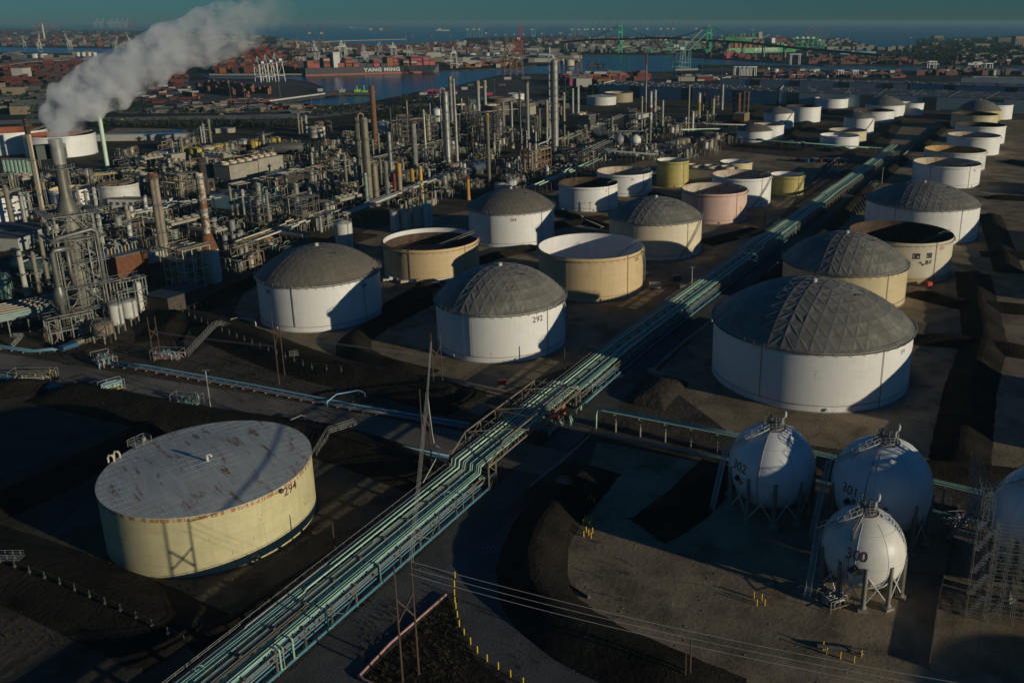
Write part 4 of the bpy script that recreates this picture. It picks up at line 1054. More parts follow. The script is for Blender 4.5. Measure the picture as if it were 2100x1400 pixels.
# --- stairs over the banks
def stair_flight(label, P, w_=.9, group=None):
    o_ = Vector(P[0]); t = thing('steel_stair', label, 'stairway', (o_.x, o_.y, 0)); m = MB(); r_ = MB()
    for A, B_ in zip(P[:-1], P[1:]):
        A, B_ = Vector(A) - Vector((o_.x, o_.y, 0)), Vector(B_) - Vector((o_.x, o_.y, 0)); d = B_ - A; e = Vector((d.y, -d.x, 0)).normalized() * w_ / 2
        n_ = max(3, int(d.length / .35))
        for i in range(n_ + 1): c = A.lerp(B_, i / n_); m.bar(c - e, c + e, .28, .05)
        for sg in (-1, 1):
            m.bar(A + e * sg, B_ + e * sg, .08, .25)
            for z in (.55, 1.1): r_.bar(A + e * sg + Vector((0, 0, z)), B_ + e * sg + Vector((0, 0, z)), .07)
            for i in range(0, n_ + 1, 4): c = A.lerp(B_, i / n_) + e * sg; r_.bar(c, c + Vector((0, 0, 1.1)), .07)
    m.build('steps', steel, t); r_.build('handrail', hand, t)
stair_flight('steel stair climbing the embankment below tank 206', [G(382, 730, .1), G(440, 668, 3.6), G(452, 664, 3.6), G(497, 682, .5)], 1.4)
stair_flight('narrow steel stair between the cross road and tank 294', [G(645, 935, .1), G(676, 885, 3.1), G(728, 868, 2.6)], 1.2)
stair_flight('small steel platform at the left edge of the bottom dark bank', [G(-10, 1143, 3.2), G(45, 1143, 3.2)], 1.6)
stair_flight('small steps on the crest of the bank below tank 292', [G(594, 728, 3.4), G(612, 726, 3.4)], 1.4)
stair_flight('footbridge over the curved bank beside the sphere yard', [G(1143, 985, 3.0), G(1165, 990, 3.3), G(1180, 1003, .3)], 1.2)
# --- yellow bollards
bp = MB(); bp.cyl((0, 0, 0), (0, 0, 1.25), .12, n=10); bp.sphere(0, 0, 1.25, .12, 10, 5, z0=0)
def bollards(pxs, lab, group, src=[None]):
    for i, (a, b) in enumerate(pxs):
        g = G(a, b)
        if src[0] is None: o = bp.build('bollard', yellow_p, None, True); src[0] = o
        else: o = src[0].copy(); COL.objects.link(o)
        o.location = (g[0], g[1], 0); tag(o, lab, 'bollard', group)
bollards([(933, 1184), (932, 1203), (932, 1220), (933, 1236), (935, 1248), (938, 1265), (942, 1284), (952, 1302), (965, 1320), (979, 1338), (999, 1355), (1022, 1371), (1047, 1387), (1073, 1403)], 'yellow bollard in the curved row beside the loop road', 'bollards lining the loop road')
bollards([(1196, 1076), (1200, 1068), (1205, 1074), (1209, 1080), (1213, 1070)], 'yellow bollard in the upper clump on the sphere yard', 'upper clump of bollards')
bollards([(1197, 1100), (1202, 1091), (1207, 1097), (1212, 1103), (1215, 1093)], 'yellow bollard in the lower clump on the sphere yard', 'lower clump of bollards')
bollards([(1206, 1030), (1212, 1027), (1218, 1032)], 'dull yellow bollard in the shaded clump near the spheres', 'shaded clump of bollards')
bollards([(1546, 1226), (1552, 1241), (1562, 1230), (1568, 1241)], 'yellow bollard in the square of four on the dirt yard', 'square of four bollards')
bollards([(1688, 1328), (1695, 1341), (1723, 1350), (1751, 1358), (1766, 1346)], 'yellow bollard round the ground pipe at bottom right', 'bollards round the ground pipe')
# --- poles
def hframe(label, feet, tops, brace=True, arm=False):
    P = [G(*f) for f in feet]; H = [height_at(p[0], p[1], t_) for p, t_ in zip(P, tops)]
    t = thing('power_pole', label, 'utility pole', (P[0][0], P[0][1], 0)); Q = [(p[0] - P[0][0], p[1] - P[0][1]) for p in P]
    for q, h in zip(Q, H): m = MB(); m.cyl((q[0], q[1], 0), (q[0], q[1], h), .19, .12, 8); m.build('pole', wood, t, True)
    if len(P) > 1 and brace:
        a, b = Q; m = MB()
        for z0, z1 in ((H[0] * .52, H[0] * .72), (H[0] * .72, H[0] * .52)): m.bar((a[0], a[1], z0), (b[0], b[1], z1), .22)
        m.build('cross_brace', wood, t)
    if arm:
        q, h = Q[0], H[0]; m = MB(); m.bar((q[0] - 1.2, q[1] - .5, h - .8), (q[0] + 1.2, q[1] + .5, h - .8), .14); m.build('crossarm', wood, t)
        for k in (-1, 0, 1): i_ = MB(); i_.cyl((q[0] + k, q[1] + k * .4, h - .72), (q[0] + k, q[1] + k * .4, h - .4), .07, n=6); i_.build('insulator', white_col, t)
    return [(p[0], p[1], h) for p, h in zip(P, H)]
def hp(px, top, w2=None): return (px, top)
A = hframe('braced pair of dark wooden poles at bottom centre, left of the loop road', [(826, 1398), (859, 1382)], [1160, 1147])
B = hframe('braced pair of dark wooden poles between tank 294 and the truss bridge', [(871, 970), (886, 962)], [798, 800])
Cc = hframe('braced pair of tall dark poles in front of tank 292', [(890, 800), (908, 792)], [683, 683])
D = hframe('crossed pair of dark poles in front of tank 206', [(573, 790), (584, 770)], [638, 632])
E_ = hframe('braced pole pair by the pipe manifold left of tank 206', [(316, 742), (330, 735)], [650, 648], True)
F_ = hframe('pair of dark poles at the bottom edge right of centre', [(1404, 1412), (1414, 1408)], [1338, 1314], False)
hframe('thin pole beside the spiral stair of tank 292', [(1158, 762)], [712], False)
hframe('thin dark pole right of tank 294', [(688, 1140)], [1070], False)
hframe('dark pole between the pink tank and the rack', [(1568, 462)], [420], False, True)
hframe('dark pole right of the low yellow tank', [(1668, 405)], [372], False, True)
hframe('dark pole left of the rack above the pipe jog', [(1630, 440)], [398], False, True)
hframe('short dark pole in front of tank 9', [(1210, 437)], [413], False, True)
hframe('dark pole beside the upper yard, above tank 10', [(1421, 330)], [296], False, True)
def light_pole(label, foot, top, mat=white_col, head=True):
    p = G(*foot); h = height_at(p[0], p[1], top); t = thing('lamp_post', label, 'lamp post', (p[0], p[1], 0))
    m = MB(); m.cyl((0, 0, 0), (0, 0, h), .16, .09, 8); m.build('pole', mat, t, True)
    if head: m = MB(); m.box(-.5, 0, h, .9, .5, .3); m.box(.5, 0, h, .9, .5, .3); m.bar((-.6, 0, h), (.6, 0, h), .1); m.build('lamp_head', steel, t)
light_pole('pale lamp post beside the cross road above tank 294', (432, 836), 760)
light_pole('lamp post on the right of the upper rack road', (1840, 342), 316)
light_pole('lamp post on the right of the upper rack road, lower one', (1808, 378), 345)
light_pole('thin silver mast at the rack, right of tank 276', (1418, 608), 548)
def wires(label, a, b, n=3, gap=.7, sag=.05, mat=grey_pipe, r=.028, name='power_line'):
    a, b = Vector(a), Vector(b); d = b - a; e = Vector((d.y, -d.x, 0)).normalized() * gap; t = thing(name, label, 'overhead wires', (a.x, a.y, 0))
    o_ = Vector((a.x, a.y, 0))
    for k in range(n):
        off = e * (k - (n - 1) / 2); pts = []
        for i in range(17):
            u = i / 16; p = a.lerp(b, u) + off - o_; p.z -= sag * d.length * 4 * u * (1 - u) * .6 + (.12 * (k % 2) if n > 3 else k * .5); pts.append(p)
        m = MB(); m.tube(pts, r, 4); m.build('wire', mat, t)
light_wire = M('bright_wire', (.42, .42, .40), .5)
wires('bright cable bundle rising from the bottom poles over the rack', (A[1][0], A[1][1], A[1][2] - .5), (B[1][0], B[1][1], B[1][2] - .5), 4, .2, .004, light_wire, .03)
wires('bright cable bundle between the bridge poles and tank 292', (B[1][0], B[1][1], B[1][2] - .5), (Cc[0][0], Cc[0][1], Cc[0][2] - 2.5), 4, .12, .004, light_wire, .034)
wires('three wires from the bottom poles to the lower right', (A[1][0], A[1][1], A[1][2] - 1), (55, 88, 19), 3, .8, .03, light_wire, .035)
wires('three wires between the dark poles below tanks 206 and 292', (Cc[0][0], Cc[0][1], Cc[0][2] - 6), (D[1][0], D[1][1], D[1][2] - 8), 3, .6, .01, grey_pipe, .03)
wires('three wires from the poles at tank 206 to the pipe manifold', (D[0][0], D[0][1], D[0][2] - 10), (E_[0][0], E_[0][1], E_[0][2] - 4), 3, .6, .01, grey_pipe, .03)
cb = MB(); q = B[1]; cb.tube([(q[0], q[1], q[2] - 1), (q[0] + .5, q[1] + .3, 9), (q[0] + .9, q[1], 6.4), (q[0] + 2.5, q[1] - .3, 5.4), R(34, -9.6, 5.2)], .1, 6); o = cb.build('cable_drop', light_wire, None, 'all'); tag(o, 'pale cable hanging from the bridge poles and bending into the rack', 'cable')
# STOP markings
def ground_text(txt, px, size, rz, label):
    cu = bpy.data.curves.new('m', 'FONT'); cu.body = txt; cu.size = size; cu.align_x = 'CENTER'; cu.align_y = 'CENTER'; t_ = bpy.data.objects.new('m', cu); COL.objects.link(t_)
    me = bpy.data.meshes.new_from_object(t_.evaluated_get(bpy.context.evaluated_depsgraph_get())); bpy.data.objects.remove(t_); bpy.data.curves.remove(cu)
    o = bpy.data.objects.new('road_marking', me); COL.objects.link(o); me.materials.clear(); me.materials.append(M('worn_road_paint', (.16, .16, .15), .9, var=.5, scale=2)); g = G(*px); o.location = (g[0], g[1], .032); o.rotation_euler = (0, 0, rz); o.scale = (1, 2.2, 1)
    tag(o, label, 'road marking', kind='structure')
ground_text('STOP', (1007, 1127), 1.5, .1, 'worn word STOP painted on the loop road near the dark bank')
ground_text('STOP', (872, 1175), 1.5, -.55, 'worn word STOP painted on the rack road by the corner plot')
# earth and grass plot inside the loop
sheet('corner_plot', gp((918, 1222), (740, 1392), (850, 1440), (1070, 1420), (985, 1362), (938, 1296), (926, 1240)), .03, soil_m)
# scaffolding round the right-hand sphere
sc = thing('scaffolding', 'tall tube scaffolding round the sphere at the right edge', 'scaffolding', (84, 138, 0), -.25)
for fl, (y0, y1, x0, x1) in enumerate(((-15, -12.5, -13, 12), (-11.5, -9.5, -14, -4), (-8, 8, -14.5, -12.8))):
    m = MB(); nx = max(2, int((x1 - x0) / 2)); ny = max(2, int((y1 - y0) / 2)); H = [19, 16, 21][fl]
    for i in range(nx + 1):
        for j in range(ny + 1):
            m.bar((x0 + (x1 - x0) * i / nx, y0 + (y1 - y0) * j / ny, 0), (x0 + (x1 - x0) * i / nx, y0 + (y1 - y0) * j / ny, H - (i * 5 % 3)), .07)
    for z in range(2, H, 2):
        for j in range(ny + 1): m.bar((x0, y0 + (y1 - y0) * j / ny, z), (x1, y0 + (y1 - y0) * j / ny, z), .06)
        for i in range(nx + 1): m.bar((x0 + (x1 - x0) * i / nx, y0, z), (x0 + (x1 - x0) * i / nx, y1, z), .06)
    for k in range(8):
        i = (k * 3) % nx; z = (k * 4) % (H - 4); m.bar((x0 + (x1 - x0) * i / nx, y0, z), (x0 + (x1 - x0) * (i + 1) / nx, y0, z + 4), .06)
    m.build('tube_frame', hand, sc)
    d_ = MB()
    for z in range(4, H, 4): d_.box((x0 + x1) / 2, (y0 + y1) / 2, z + .05, abs(x1 - x0) * .8, abs(y1 - y0) * .5, .06)
    if fl == 1: d_.build('platform_boards', M('scaffold_board', (.22, .17, .1), .8), sc)
st_ = MB()
for k in range(34): st_.box(-16 + (k % 8) * .3, -14, .3 + k * .55, .9, .9, .08)
for x in (-16.4, -13.4): 
    for y in (-14.6, -13.4): st_.bar((x, y, 0), (x, y, 19), .08)
st_.build('scaffold_stair', hand, sc)
# green pipework manifold at the left of the cross road
def manifold(label, px, w_, d_, rz, mats, seed, h=2.2, name='pipe_manifold', n=14):
    r0 = random.Random(seed); g = G(*px); t = thing(name, label, 'pipe manifold', (g[0], g[1], 0), rz)
    for k in range(n):
        m = MB(); y = -d_ / 2 + d_ * (k + .5) / n; z = r0.choice([.5, .9, 1.4, h]); r = r0.choice([.08, .11, .16])
        a, b = r0.uniform(-w_ / 2, -w_ / 5), r0.uniform(w_ / 5, w_ / 2)
        m.tube([(a, y, 0), (a, y, z - .2), (a + .25, y, z), (b - .25, y, z), (b, y, z - .2), (b, y, .2)], r, 7)
        vx = r0.uniform(a, b); m.cyl((vx, y, z), (vx, y, z + .7), .06, n=6); m.cyl((vx, y, z + .68), (vx, y, z + .74), .3, n=10); m.box(vx, y, z - .25, .4, .35, .5)
        m.build('valve_line', r0.choice(mats), t, 'all')
    m = MB()
    for x in (-w_ / 2, w_ / 2):
        for y in (-d_ / 2, d_ / 2): m.bar((x, y, 0), (x, y, h + .8), .1)
        m.bar((x, -d_ / 2, h + .8), (x, d_ / 2, h + .8), .1)
    for y in (-d_ / 2, d_ / 2): m.bar((-w_ / 2, y, h + .8), (w_ / 2, y, h + .8), .1); m.bar((-w_ / 2, y, h * .5), (w_ / 2, y, h * .5), .08)
    m.build('frame', hand, t)
    return t
manifold('green valve manifold left of the poles, beside the cross road', (215, 745), 9, 5, RA + 1.2, [green_pipe, green_pipe2, pink_pipe, lblue_pipe], 1)
manifold('pale valve platform on the near side of the cross road', (230, 800), 6, 3, RA - .3, [green_pipe2, lblue_pipe, yellow_p], 2, n=9)
manifold('grey valve platform beside the lamp post, near side of cross road', (385, 828), 8, 3, RA - 1.3, [grey_pipe, brown_pipe, teal_pipe], 3, n=9)
manifold('yellowish looped pipes left on the near side of the cross road', (70, 778), 12, 4, RA - 1.1, [pale_cream, hand, yellow_tank], 4, n=8)
manifold('blue-green pipework at the foot of the truss bridge, left of rack road', (1120, 880), 8, 6, RA, [teal_pipe, blue_pipe, green_pipe], 5, 1.6)
manifold('pipework left of the jog in the rack, near the pink tank', (1585, 462), 12, 5, RA, [grey_pipe, green_pipe2, teal_pipe], 6)
manifold('dense green pipework on the left of the upper rack', (1715, 352), 22, 9, RA, [green_pipe, green_pipe2, teal_pipe, pink_pipe], 7, 4.5, n=22)
manifold('green and brown pipework on the right of the upper rack', (1790, 385), 12, 4, RA, [teal_pipe, brown_pipe, grey_pipe], 8)
manifold('pipework left of the dark poles, at the foot of the first embankment stair', (345, 735), 9, 4, RA - 1.2, [lblue_pipe, grey_pipe, pink_pipe], 9)
manifold('pump and valve cluster at the foot of sphere 300', (1712, 1236), 5, 4, .4, [grey_pipe, brown_pipe, hand], 10, 1.5, n=9)
manifold('valve cluster below sphere 301, on its right', (1955, 1080), 6, 3, .1, [grey_pipe, hand], 12, 2.0, n=7)
lp = thing('ground_pipe', 'dark pipe lying on the dirt, ringed by bollards at bottom right', 'pipe', G(1728, 1335)); m = MB(); m.cyl((-4, .9, .4), (4, -.5, .4), .38, n=12); m.build('pipe', steel_dk, lp, True); m = MB(); m.box(-3, .7, 0, .5, .9, .3); m.box(3, -.4, 0, .5, .9, .3); m.build('saddle', concrete, lp)
lp = thing('ground_pipe', 'dark buried pipe stub with white ends on the dirt yard', 'pipe', G(1178, 1207)); a, b = Vector(G(1150, 1190)) - Vector(G(1178, 1207)), Vector(G(1208, 1227)) - Vector(G(1178, 1207)); m = MB(); m.cyl(a + Vector((0, 0, .2)), b + Vector((0, 0, .2)), .25, n=10); m.build('pipe', dark_rust, lp, True)
m = MB(); m.cyl(a + Vector((0, 0, .2)), a.lerp(b, .05) + Vector((0, 0, .2)), .35, n=10); m.build('flange', pale_cream, lp, True); m = MB(); m.cyl(b + Vector((0, 0, .2)), b.lerp(a, .04) + Vector((0, 0, .2)), .33, n=10); m.build('flange', grey_pipe, lp, True)
# --- vehicles and skid equipment on the yards
def truck(label, px, rz, body, kind='pickup'):
    g = G(*px); t = thing('pickup_truck', label, 'truck', (g[0], g[1], 0), rz)
    m = MB(); m.box(0, 0, .45, 5.2, 1.9, .65); m.build('body', body, t)
    m = MB(); m.add([(-.2, -.9, 1.1), (1.5, -.9, 1.1), (1.5, .9, 1.1), (-.2, .9, 1.1), (-.1, -.75, 1.75), (1.0, -.75, 1.75), (1.0, .75, 1.75), (-.1, .75, 1.75)], [(4, 5, 6, 7), (0, 1, 5, 4), (1, 2, 6, 5), (2, 3, 7, 6), (3, 0, 4, 7)]); m.build('cab', body, t)
    for x in (-1.6, 1.6):
        for y in (-.95, .95): m = MB(); m.cyl((x, y - .12, .38), (x, y + .12, .38), .38, n=12); m.build('wheel', black_p, t, True)
def skid(label, px, rz, sx, sy, h, mat, name='equipment_trailer', cat='trailer'):
    g = G(*px); t = thing(name, label, cat, (g[0], g[1], 0), rz); m = MB(); m.box(0, 0, .6, sx, sy, h); m.build('body', mat, t)
    m = MB(); m.box(0, 0, .35, sx + .8, sy * .8, .25); m.bar((sx / 2, 0, .5), (sx / 2 + 1.4, 0, .4), .15); m.build('chassis', steel_dk, t)
    for x in (-.5, .5):
        for y in (-sy / 2, sy / 2): q = MB(); q.cyl((x * 1.2, y - .1, .35), (x * 1.2, y + .1, .35), .35, n=10); q.build('wheel', black_p, t, True)
truck('white pickup truck parked at the foot of tank 205', (799, 576), .4, white_col)
skid('yellowish skid beside the white pickup at tank 205', (830, 582), .3, 3, 1.6, 1.0, pale_cream)
skid('orange pump skid at the foot of tank 205', (858, 584), .2, 1.2, 1.0, 1.8, orange_col)
skid('blue and dark trailer at the right foot of tank 205', (893, 586), .2, 3.4, 1.6, 1.1, M('navy_paint', (.02, .06, .16), .5))
skid('pale flat trailer on the yard between tanks 206 and 205', (838, 603), .2, 3.2, 2.2, .3, lblue_pipe)
skid('white box trailer right of tank 276', (1343, 592), .0, 4.5, 2.2, 1.9, pale_wall); skid('small grey box trailer right of tank 276, farther one', (1322, 566), .0, 2.8, 2.0, 1.3, pale_wall)
skid('dark generator by the rack right of tank 276', (1385, 575), .5, 4, 2.4, 1.6, steel_dk); skid('dark trailer beside the generator', (1398, 592), .5, 3, 2, 1.4, steel_dk)
skid('red pump skid at the foot of tank 453', (1905, 588), .3, 2.0, 1.5, 1.4, M('bright_red_paint', (.55, .03, .02), .5))
skid('blue rubbish container by the left refinery road', (142, 716), RA, 5, 2.3, 1.2, M('bin_blue', (.02, .09, .2), .5), 'waste_container', 'skip')
skid('dark brown rubbish container by the left refinery road', (165, 706), RA, 5, 2.3, 1.2, steel_br, 'waste_container', 'skip'); skid('dark grey rubbish container by the left refinery road', (188, 700), RA, 5, 2.3, 1.2, steel_dk, 'waste_container', 'skip')
# blue containers and clutter on the yard above the yellow tanks
for k in range(12):
    g = G(1637 + k * 9, 331 + (k % 3)); o = MB().box(0, 0, 0, 2.4, 6, 2.6, 0).build('storage_box', [darkred_p, steel_dk, M('bin_blue', (.02, .09, .2)), rust_m, lblue_pipe][k % 5]); o.location = g; o.rotation_euler = (0, 0, RA + pi / 2); tag(o, '%s boxy container, %s of the yard row above the low yellow tank' % (['red', 'dark', 'blue', 'rusty', 'pale blue'][k % 5], ordw(k, 12)), 'container', 'yard containers above the yellow tank')
# ------------------------------------------------------------------ refinery: columns, stacks, units
CRNG = random.Random(21)
OCC = []      # occupied discs, so that fill modules keep clear of the surveyed things
def column(label, base, top, rpx, mat, name='distillation_column', cat='refinery tower', plat=3, sidepipe=False, taper=1.0, cap=None, lean=False, band=None, h=None):
    g = G(*base); h = h or height_at(g[0], g[1], top[1]); mp_ = mpp(g[0], g[1]); r = max(.45, rpx * .58 * mp_)
    t = thing(name, label, cat, (g[0], g[1], 0)); OCC.append((g[0], g[1], r + 1.5))
    m = MB(); n = 20
    prof = [(r * 1.15, 0), (r * 1.15, 1.5), (r, 2.5), (r, h * .6), (r * taper, h * .66), (r * taper, h - r * .6)]
    if name == 'distillation_column': prof += [(r * taper * .8, h - r * .2), (r * taper * .3, h)]
    else: prof += [(r * taper, h), (r * taper * .75, h), (r * taper * .75, h - 1)]
    m.lathe(prof, n); m.build('shell', mat, t, True)
    if plat:
        for k in range(plat):
            z = h * (.35 + .6 * k / max(1, plat - 1)) if plat > 1 else h * .9
            z = min(z, h - 1.2); p = MB(); a0 = CRNG.uniform(0, 6)
            p.lathe([(r * taper + .05, z), (r * 1.0 + 1.2, z), (r * 1.0 + 1.2, z + .15), (r * taper + .05, z + .15)], 16)
            for q in range(12):
                a = q * pi / 6; p.bar(((r + 1.15) * cos(a), (r + 1.15) * sin(a), z), ((r + 1.15) * cos(a), (r + 1.15) * sin(a), z + 1.1), .09)
            p.tube([((r + 1.15) * cos(q * pi / 6), (r + 1.15) * sin(q * pi / 6), z + 1.1) for q in range(12)], .06, 4, closed=True)
            p.build('platform', grate, t)
        l = MB(); a = atan2(-g[1], -g[0]) + CRNG.uniform(-.8, .8)
        for sg in (-.22, .22): l.bar(((r + .35) * cos(a) - sg * sin(a), (r + .35) * sin(a) + sg * cos(a), 1), ((r + .35) * cos(a) - sg * sin(a), (r + .35) * sin(a) + sg * cos(a), h - .8), .1)
        z = 1.5
        while z < h - 1: l.bar(((r + .35) * cos(a) + .22 * sin(a), (r + .35) * sin(a) - .22 * cos(a), z), ((r + .35) * cos(a) - .22 * sin(a), (r + .35) * sin(a) + .22 * cos(a), z), .07); z += .9
        l.build('ladder', steel, t)
    if sidepipe:
        a = pi + .3; pr = .16 + r * .12
        q = MB(); q.tube([(0, 0, h), (0, 0, h + pr * 3), (r * .7 * cos(a), r * .7 * sin(a), h + pr * 5), ((r + pr * 2) * cos(a), (r + pr * 2) * sin(a), h + pr * 3), ((r + pr * 2) * cos(a), (r + pr * 2) * sin(a), h * .25), ((r + 4) * cos(a), (r + 4) * sin(a), h * .22)], pr, 8)
        q.build('overhead_pipe', mat if mat is not olive_col else tan_col, t, 'all')
    if cap:
        m = MB(); m.lathe([(r * taper * 1.08, h - cap[1]), (r * taper * 1.08, h + .1), (r * taper * .8, h + .1)], n); m.build('cap_band', cap[0], t, True)
    if band:
        for (f0, f1, bm) in band: m = MB(); m.lathe([(r * 1.03 * (taper if f0 > .6 else 1), h * f0), (r * 1.03 * (taper if f1 > .6 else 1), h * f1)], n); m.build('painted_band', bm, t, True)
    # rings
    m = MB(); 
    for k in range(1, 7):
        z = h * k / 7; rr_ = r * (taper if z > h * .63 else 1); m.lathe([(rr_, z), (rr_ + .14, z), (rr_ + .14, z + .25), (rr_, z + .25)], n)
    m.build('stiffener', mat, t)
    return t
column('left one of the two thick dark olive towers, partly behind its twin', (744, 418), (735, 240), 9, M('dark_olive_shell', (.12, .115, .085), .7, var=.2), plat=3)
column('thick olive-brown tower at the left front of the tower forest', (759, 424), (749, 240), 13, olive_col, plat=4, sidepipe=True)
column('rust-brown stack behind the olive towers', (771, 300), (761, 176), 9, M('rust_brown_stack', (.16, .075, .035), .8, var=.35, scale=.5, rust=.3), 'chimney', 'chimney', 1)
column('slender black stack right of the rust-brown stack', (806, 322), (799, 221), 4, black_p, 'chimney', 'chimney', 0)
column('thin tan pole stack, top near the highway, left of the tall pale tower', (837, 262), (833, 206), 3, tan_col, 'chimney', 'chimney', 0)
column('grey mid-height tower with glossy patches, left of the tall pale tower', (853, 352), (847, 248), 9, grey_col, plat=3, cap=(rust_m, 2))
column('thin white-topped stack between the grey tower and the tall pale tower', (875, 340), (871, 225), 3.2, white_col, 'chimney', 'chimney', 2, taper=.8)
column('short grey stack near the small white tank behind', (883, 245), (882, 212), 3.5, grey_col, 'chimney', 'chimney', 0)
column('tall thick pale grey tower with a dark pipe on its left', (919, 336), (912, 187), 12, silver, plat=6, sidepipe=True)
column('slim grey stack touching the right of the tall pale tower, brown-topped', (928, 268), (921, 157), 6, grey_col, 'chimney', 'chimney', 1, cap=(tan_col, 8))
column('slim light grey tower just right of the brown-topped slim stack', (938, 332), (929, 161), 5.5, silver, plat=3, taper=.65)
column('thin yellowish stack right of the slim light grey tower', (950, 285), (948, 202), 3, pale_cream, 'chimney', 'chimney', 1, taper=.7)
column('thin black stack in front of the brown tanks', (962, 250), (962, 197), 3, black_p, 'chimney', 'chimney', 0)
column('rust-capped grey stack, left of the pair before the channel', (982, 240), (980, 166), 7, grey_col, 'chimney', 'chimney', 1, cap=(tan_col, 9))
column('rust-capped grey stack, right of the pair before the channel', (996, 234), (992, 165), 6, silver, 'chimney', 'chimney', 1, cap=(tan_col, 9))
column('long thin tan column standing just behind tank 204', (1004, 382), (1003, 233), 5.5, tan_col, plat=3, cap=(orange_col, 5))
column('plain grey stack before the brown tanks', (1033, 262), (1032, 210), 5, grey_col, 'chimney', 'chimney', 1)
column('pale blue-grey stack before the brown tanks', (1050, 268), (1049, 208), 4.5, silver, 'chimney', 'chimney', 0)
column('short stout cream column below the pale stack', (1052, 304), (1051, 268), 8, pale_cream, plat=2)
column('thin dark column right of the stout cream one', (1068, 297), (1062, 187), 4, steel_dk, 'chimney', 'chimney', 1)
column('bright tall silver stack left of the tallest tower', (1083, 285), (1081, 165), 6.5, silver, 'chimney', 'chimney', 2, cap=(dark_rust, 2))
column('slim ringed column left front of the tower forest', (803, 362), (796, 270), 7, grey_col, plat=4)
column('tan column right of the thick olive-brown tower', (774, 422), (770, 335), 10, tan_col, plat=2)
column('grey column with platforms, between tan column and dark red one', (796, 418), (791, 330), 7, grey_col, plat=3)
column('dark red stubby stack', (811, 410), (809, 355), 6.5, darkred_p, 'chimney', 'chimney', 0)
column('tan stubby stack with orange top right of the dark red one', (822, 410), (819, 335), 7.5, tan_col, 'chimney', 'chimney', 0, cap=(orange_col, 7))
column('dark yellow column, left of the yellow pair', (847, 392), (846, 345), 7.5, M('deep_yellow_shell', (.30, .19, .03), .6, var=.2), plat=0)
column('bright yellow column, right of the yellow pair', (864, 392), (862, 340), 7, M('bright_yellow_shell', (.55, .33, .03), .55, var=.15), plat=1)
column('orange stack just left of the dome of tank 204', (961, 410), (961, 362), 6, orange_col, 'chimney', 'chimney', 0, cap=(rust_m, 2))
column('thin greenish column in front of the thick olive tower', (755, 432), (748, 355), 5, green_pipe2, plat=2)
column('short white column below the tall pale tower', (881, 380), (880, 346), 4.5, white_col, plat=1)
column('short tan column left of the tall pale tower foot', (889, 341), (889, 302), 6, tan_col, plat=1, taper=.6)
column('tallest tower, thick grey with many platforms and a long pipe down its left side', (1139, 310), (1138, 122), 12, grey_col, plat=8)
g = G(1139, 310); hh = height_at(g[0], g[1], 122); m = MB(); r = 7 * mpp(g[0], g[1])
m.tube([(0, 0, hh + .5), (-1.5, -.5, hh + 2.8), (-r - 1.2, -1, hh + 1.5), (-r - 1.3, -1, hh * .75), (-r - 1.3, -1, 12), (-r - 3, -2, 8.5), (-r - 10, -5, 6.5), (-r - 11, -5.4, 0)], .6, 10)
tt_ = [o for o in bpy.data.objects if o.get('label', '').startswith('tallest tower')][0]; m.build('overhead_pipe', white_col, tt_, 'all')
column('dark slim column left of the tallest tower, lower one', (1107, 285), (1106, 222), 4.5, steel_dk, plat=2)
column('plain tan stack just left of the tallest tower', (1122, 264), (1121, 205), 5.5, tan_col, 'chimney', 'chimney', 0)
column('thin pale stack, first right of the tallest tower', (1157, 248), (1157, 190), 3.5, pale_cream, 'chimney', 'chimney', 1)
column('thin white stack, second right of the tallest tower', (1175, 234), (1175, 182), 3.5, white_col, 'chimney', 'chimney', 1)
column('greenish white stack, third right of the tallest tower', (1186, 232), (1186, 178), 4.5, white_col, 'chimney', 'chimney', 2)
column('very tall thin red and white flare stack before the channel', (1324, 235), (1326, 110), 2.6, tan_col, 'flare_stack', 'flare stack', 1, cap=(rust_m, 12), band=[(.2, .5, white_col)])
column('slim pale column left of the rust-waisted white column', (1316, 268), (1316, 197), 4, pale_cream, plat=1)
column('rust-waisted white column right of the flare stack', (1334, 263), (1334, 187), 5.5, white_col, plat=3, taper=.75, band=[(.42, .56, rust_m)])
column('white slim column before the blue warehouse, two right of flare stack', (1343, 240), (1344, 184), 4.5, white_col, plat=3)
column('light grey slab-like column right of the white slim one', (1358, 270), (1359, 205), 4.5, grey_col, plat=0)
column('thin pole stack before the blue warehouse roof', (1411, 274), (1410, 174), 3, tan_col, 'chimney', 'chimney', 0)
column('white short column at the right of the thin pole stack', (1420, 270), (1420, 228), 4.5, white_col, plat=2)
column('yellow-banded column in the right part of the refinery', (1433, 240), (1433, 190), 5.5, pale_cream, plat=2, band=[(.2, .6, M('deep_yellow_shell', (.3, .19, .03)))])
column('thin rusty stack right of the yellow-banded column', (1443, 243), (1444, 190), 3, rust_m, 'chimney', 'chimney', 0)
column('pale column with crooked rusty top pipe at the right of the refinery', (1462, 244), (1465, 195), 5, pale_cream, plat=1, cap=(dark_rust, 4))
column('ringed grey column before the warehouse, rightmost tall one', (1480, 225), (1479, 172), 5.5, grey_col, plat=5)
for i, (bx, by, ty, rp, mt) in enumerate(((1505, 235, 200, 5, dark_rust), (1514, 238, 190, 6, rust_m), (1524, 236, 186, 5, dark_rust), (1532, 234, 188, 5, rust_m))):
    column('rusty brown column in the brown cluster at the far right of the refinery, %s' % ordw(i, 4), (bx, by), (bx, ty), rp, mt, plat=3)
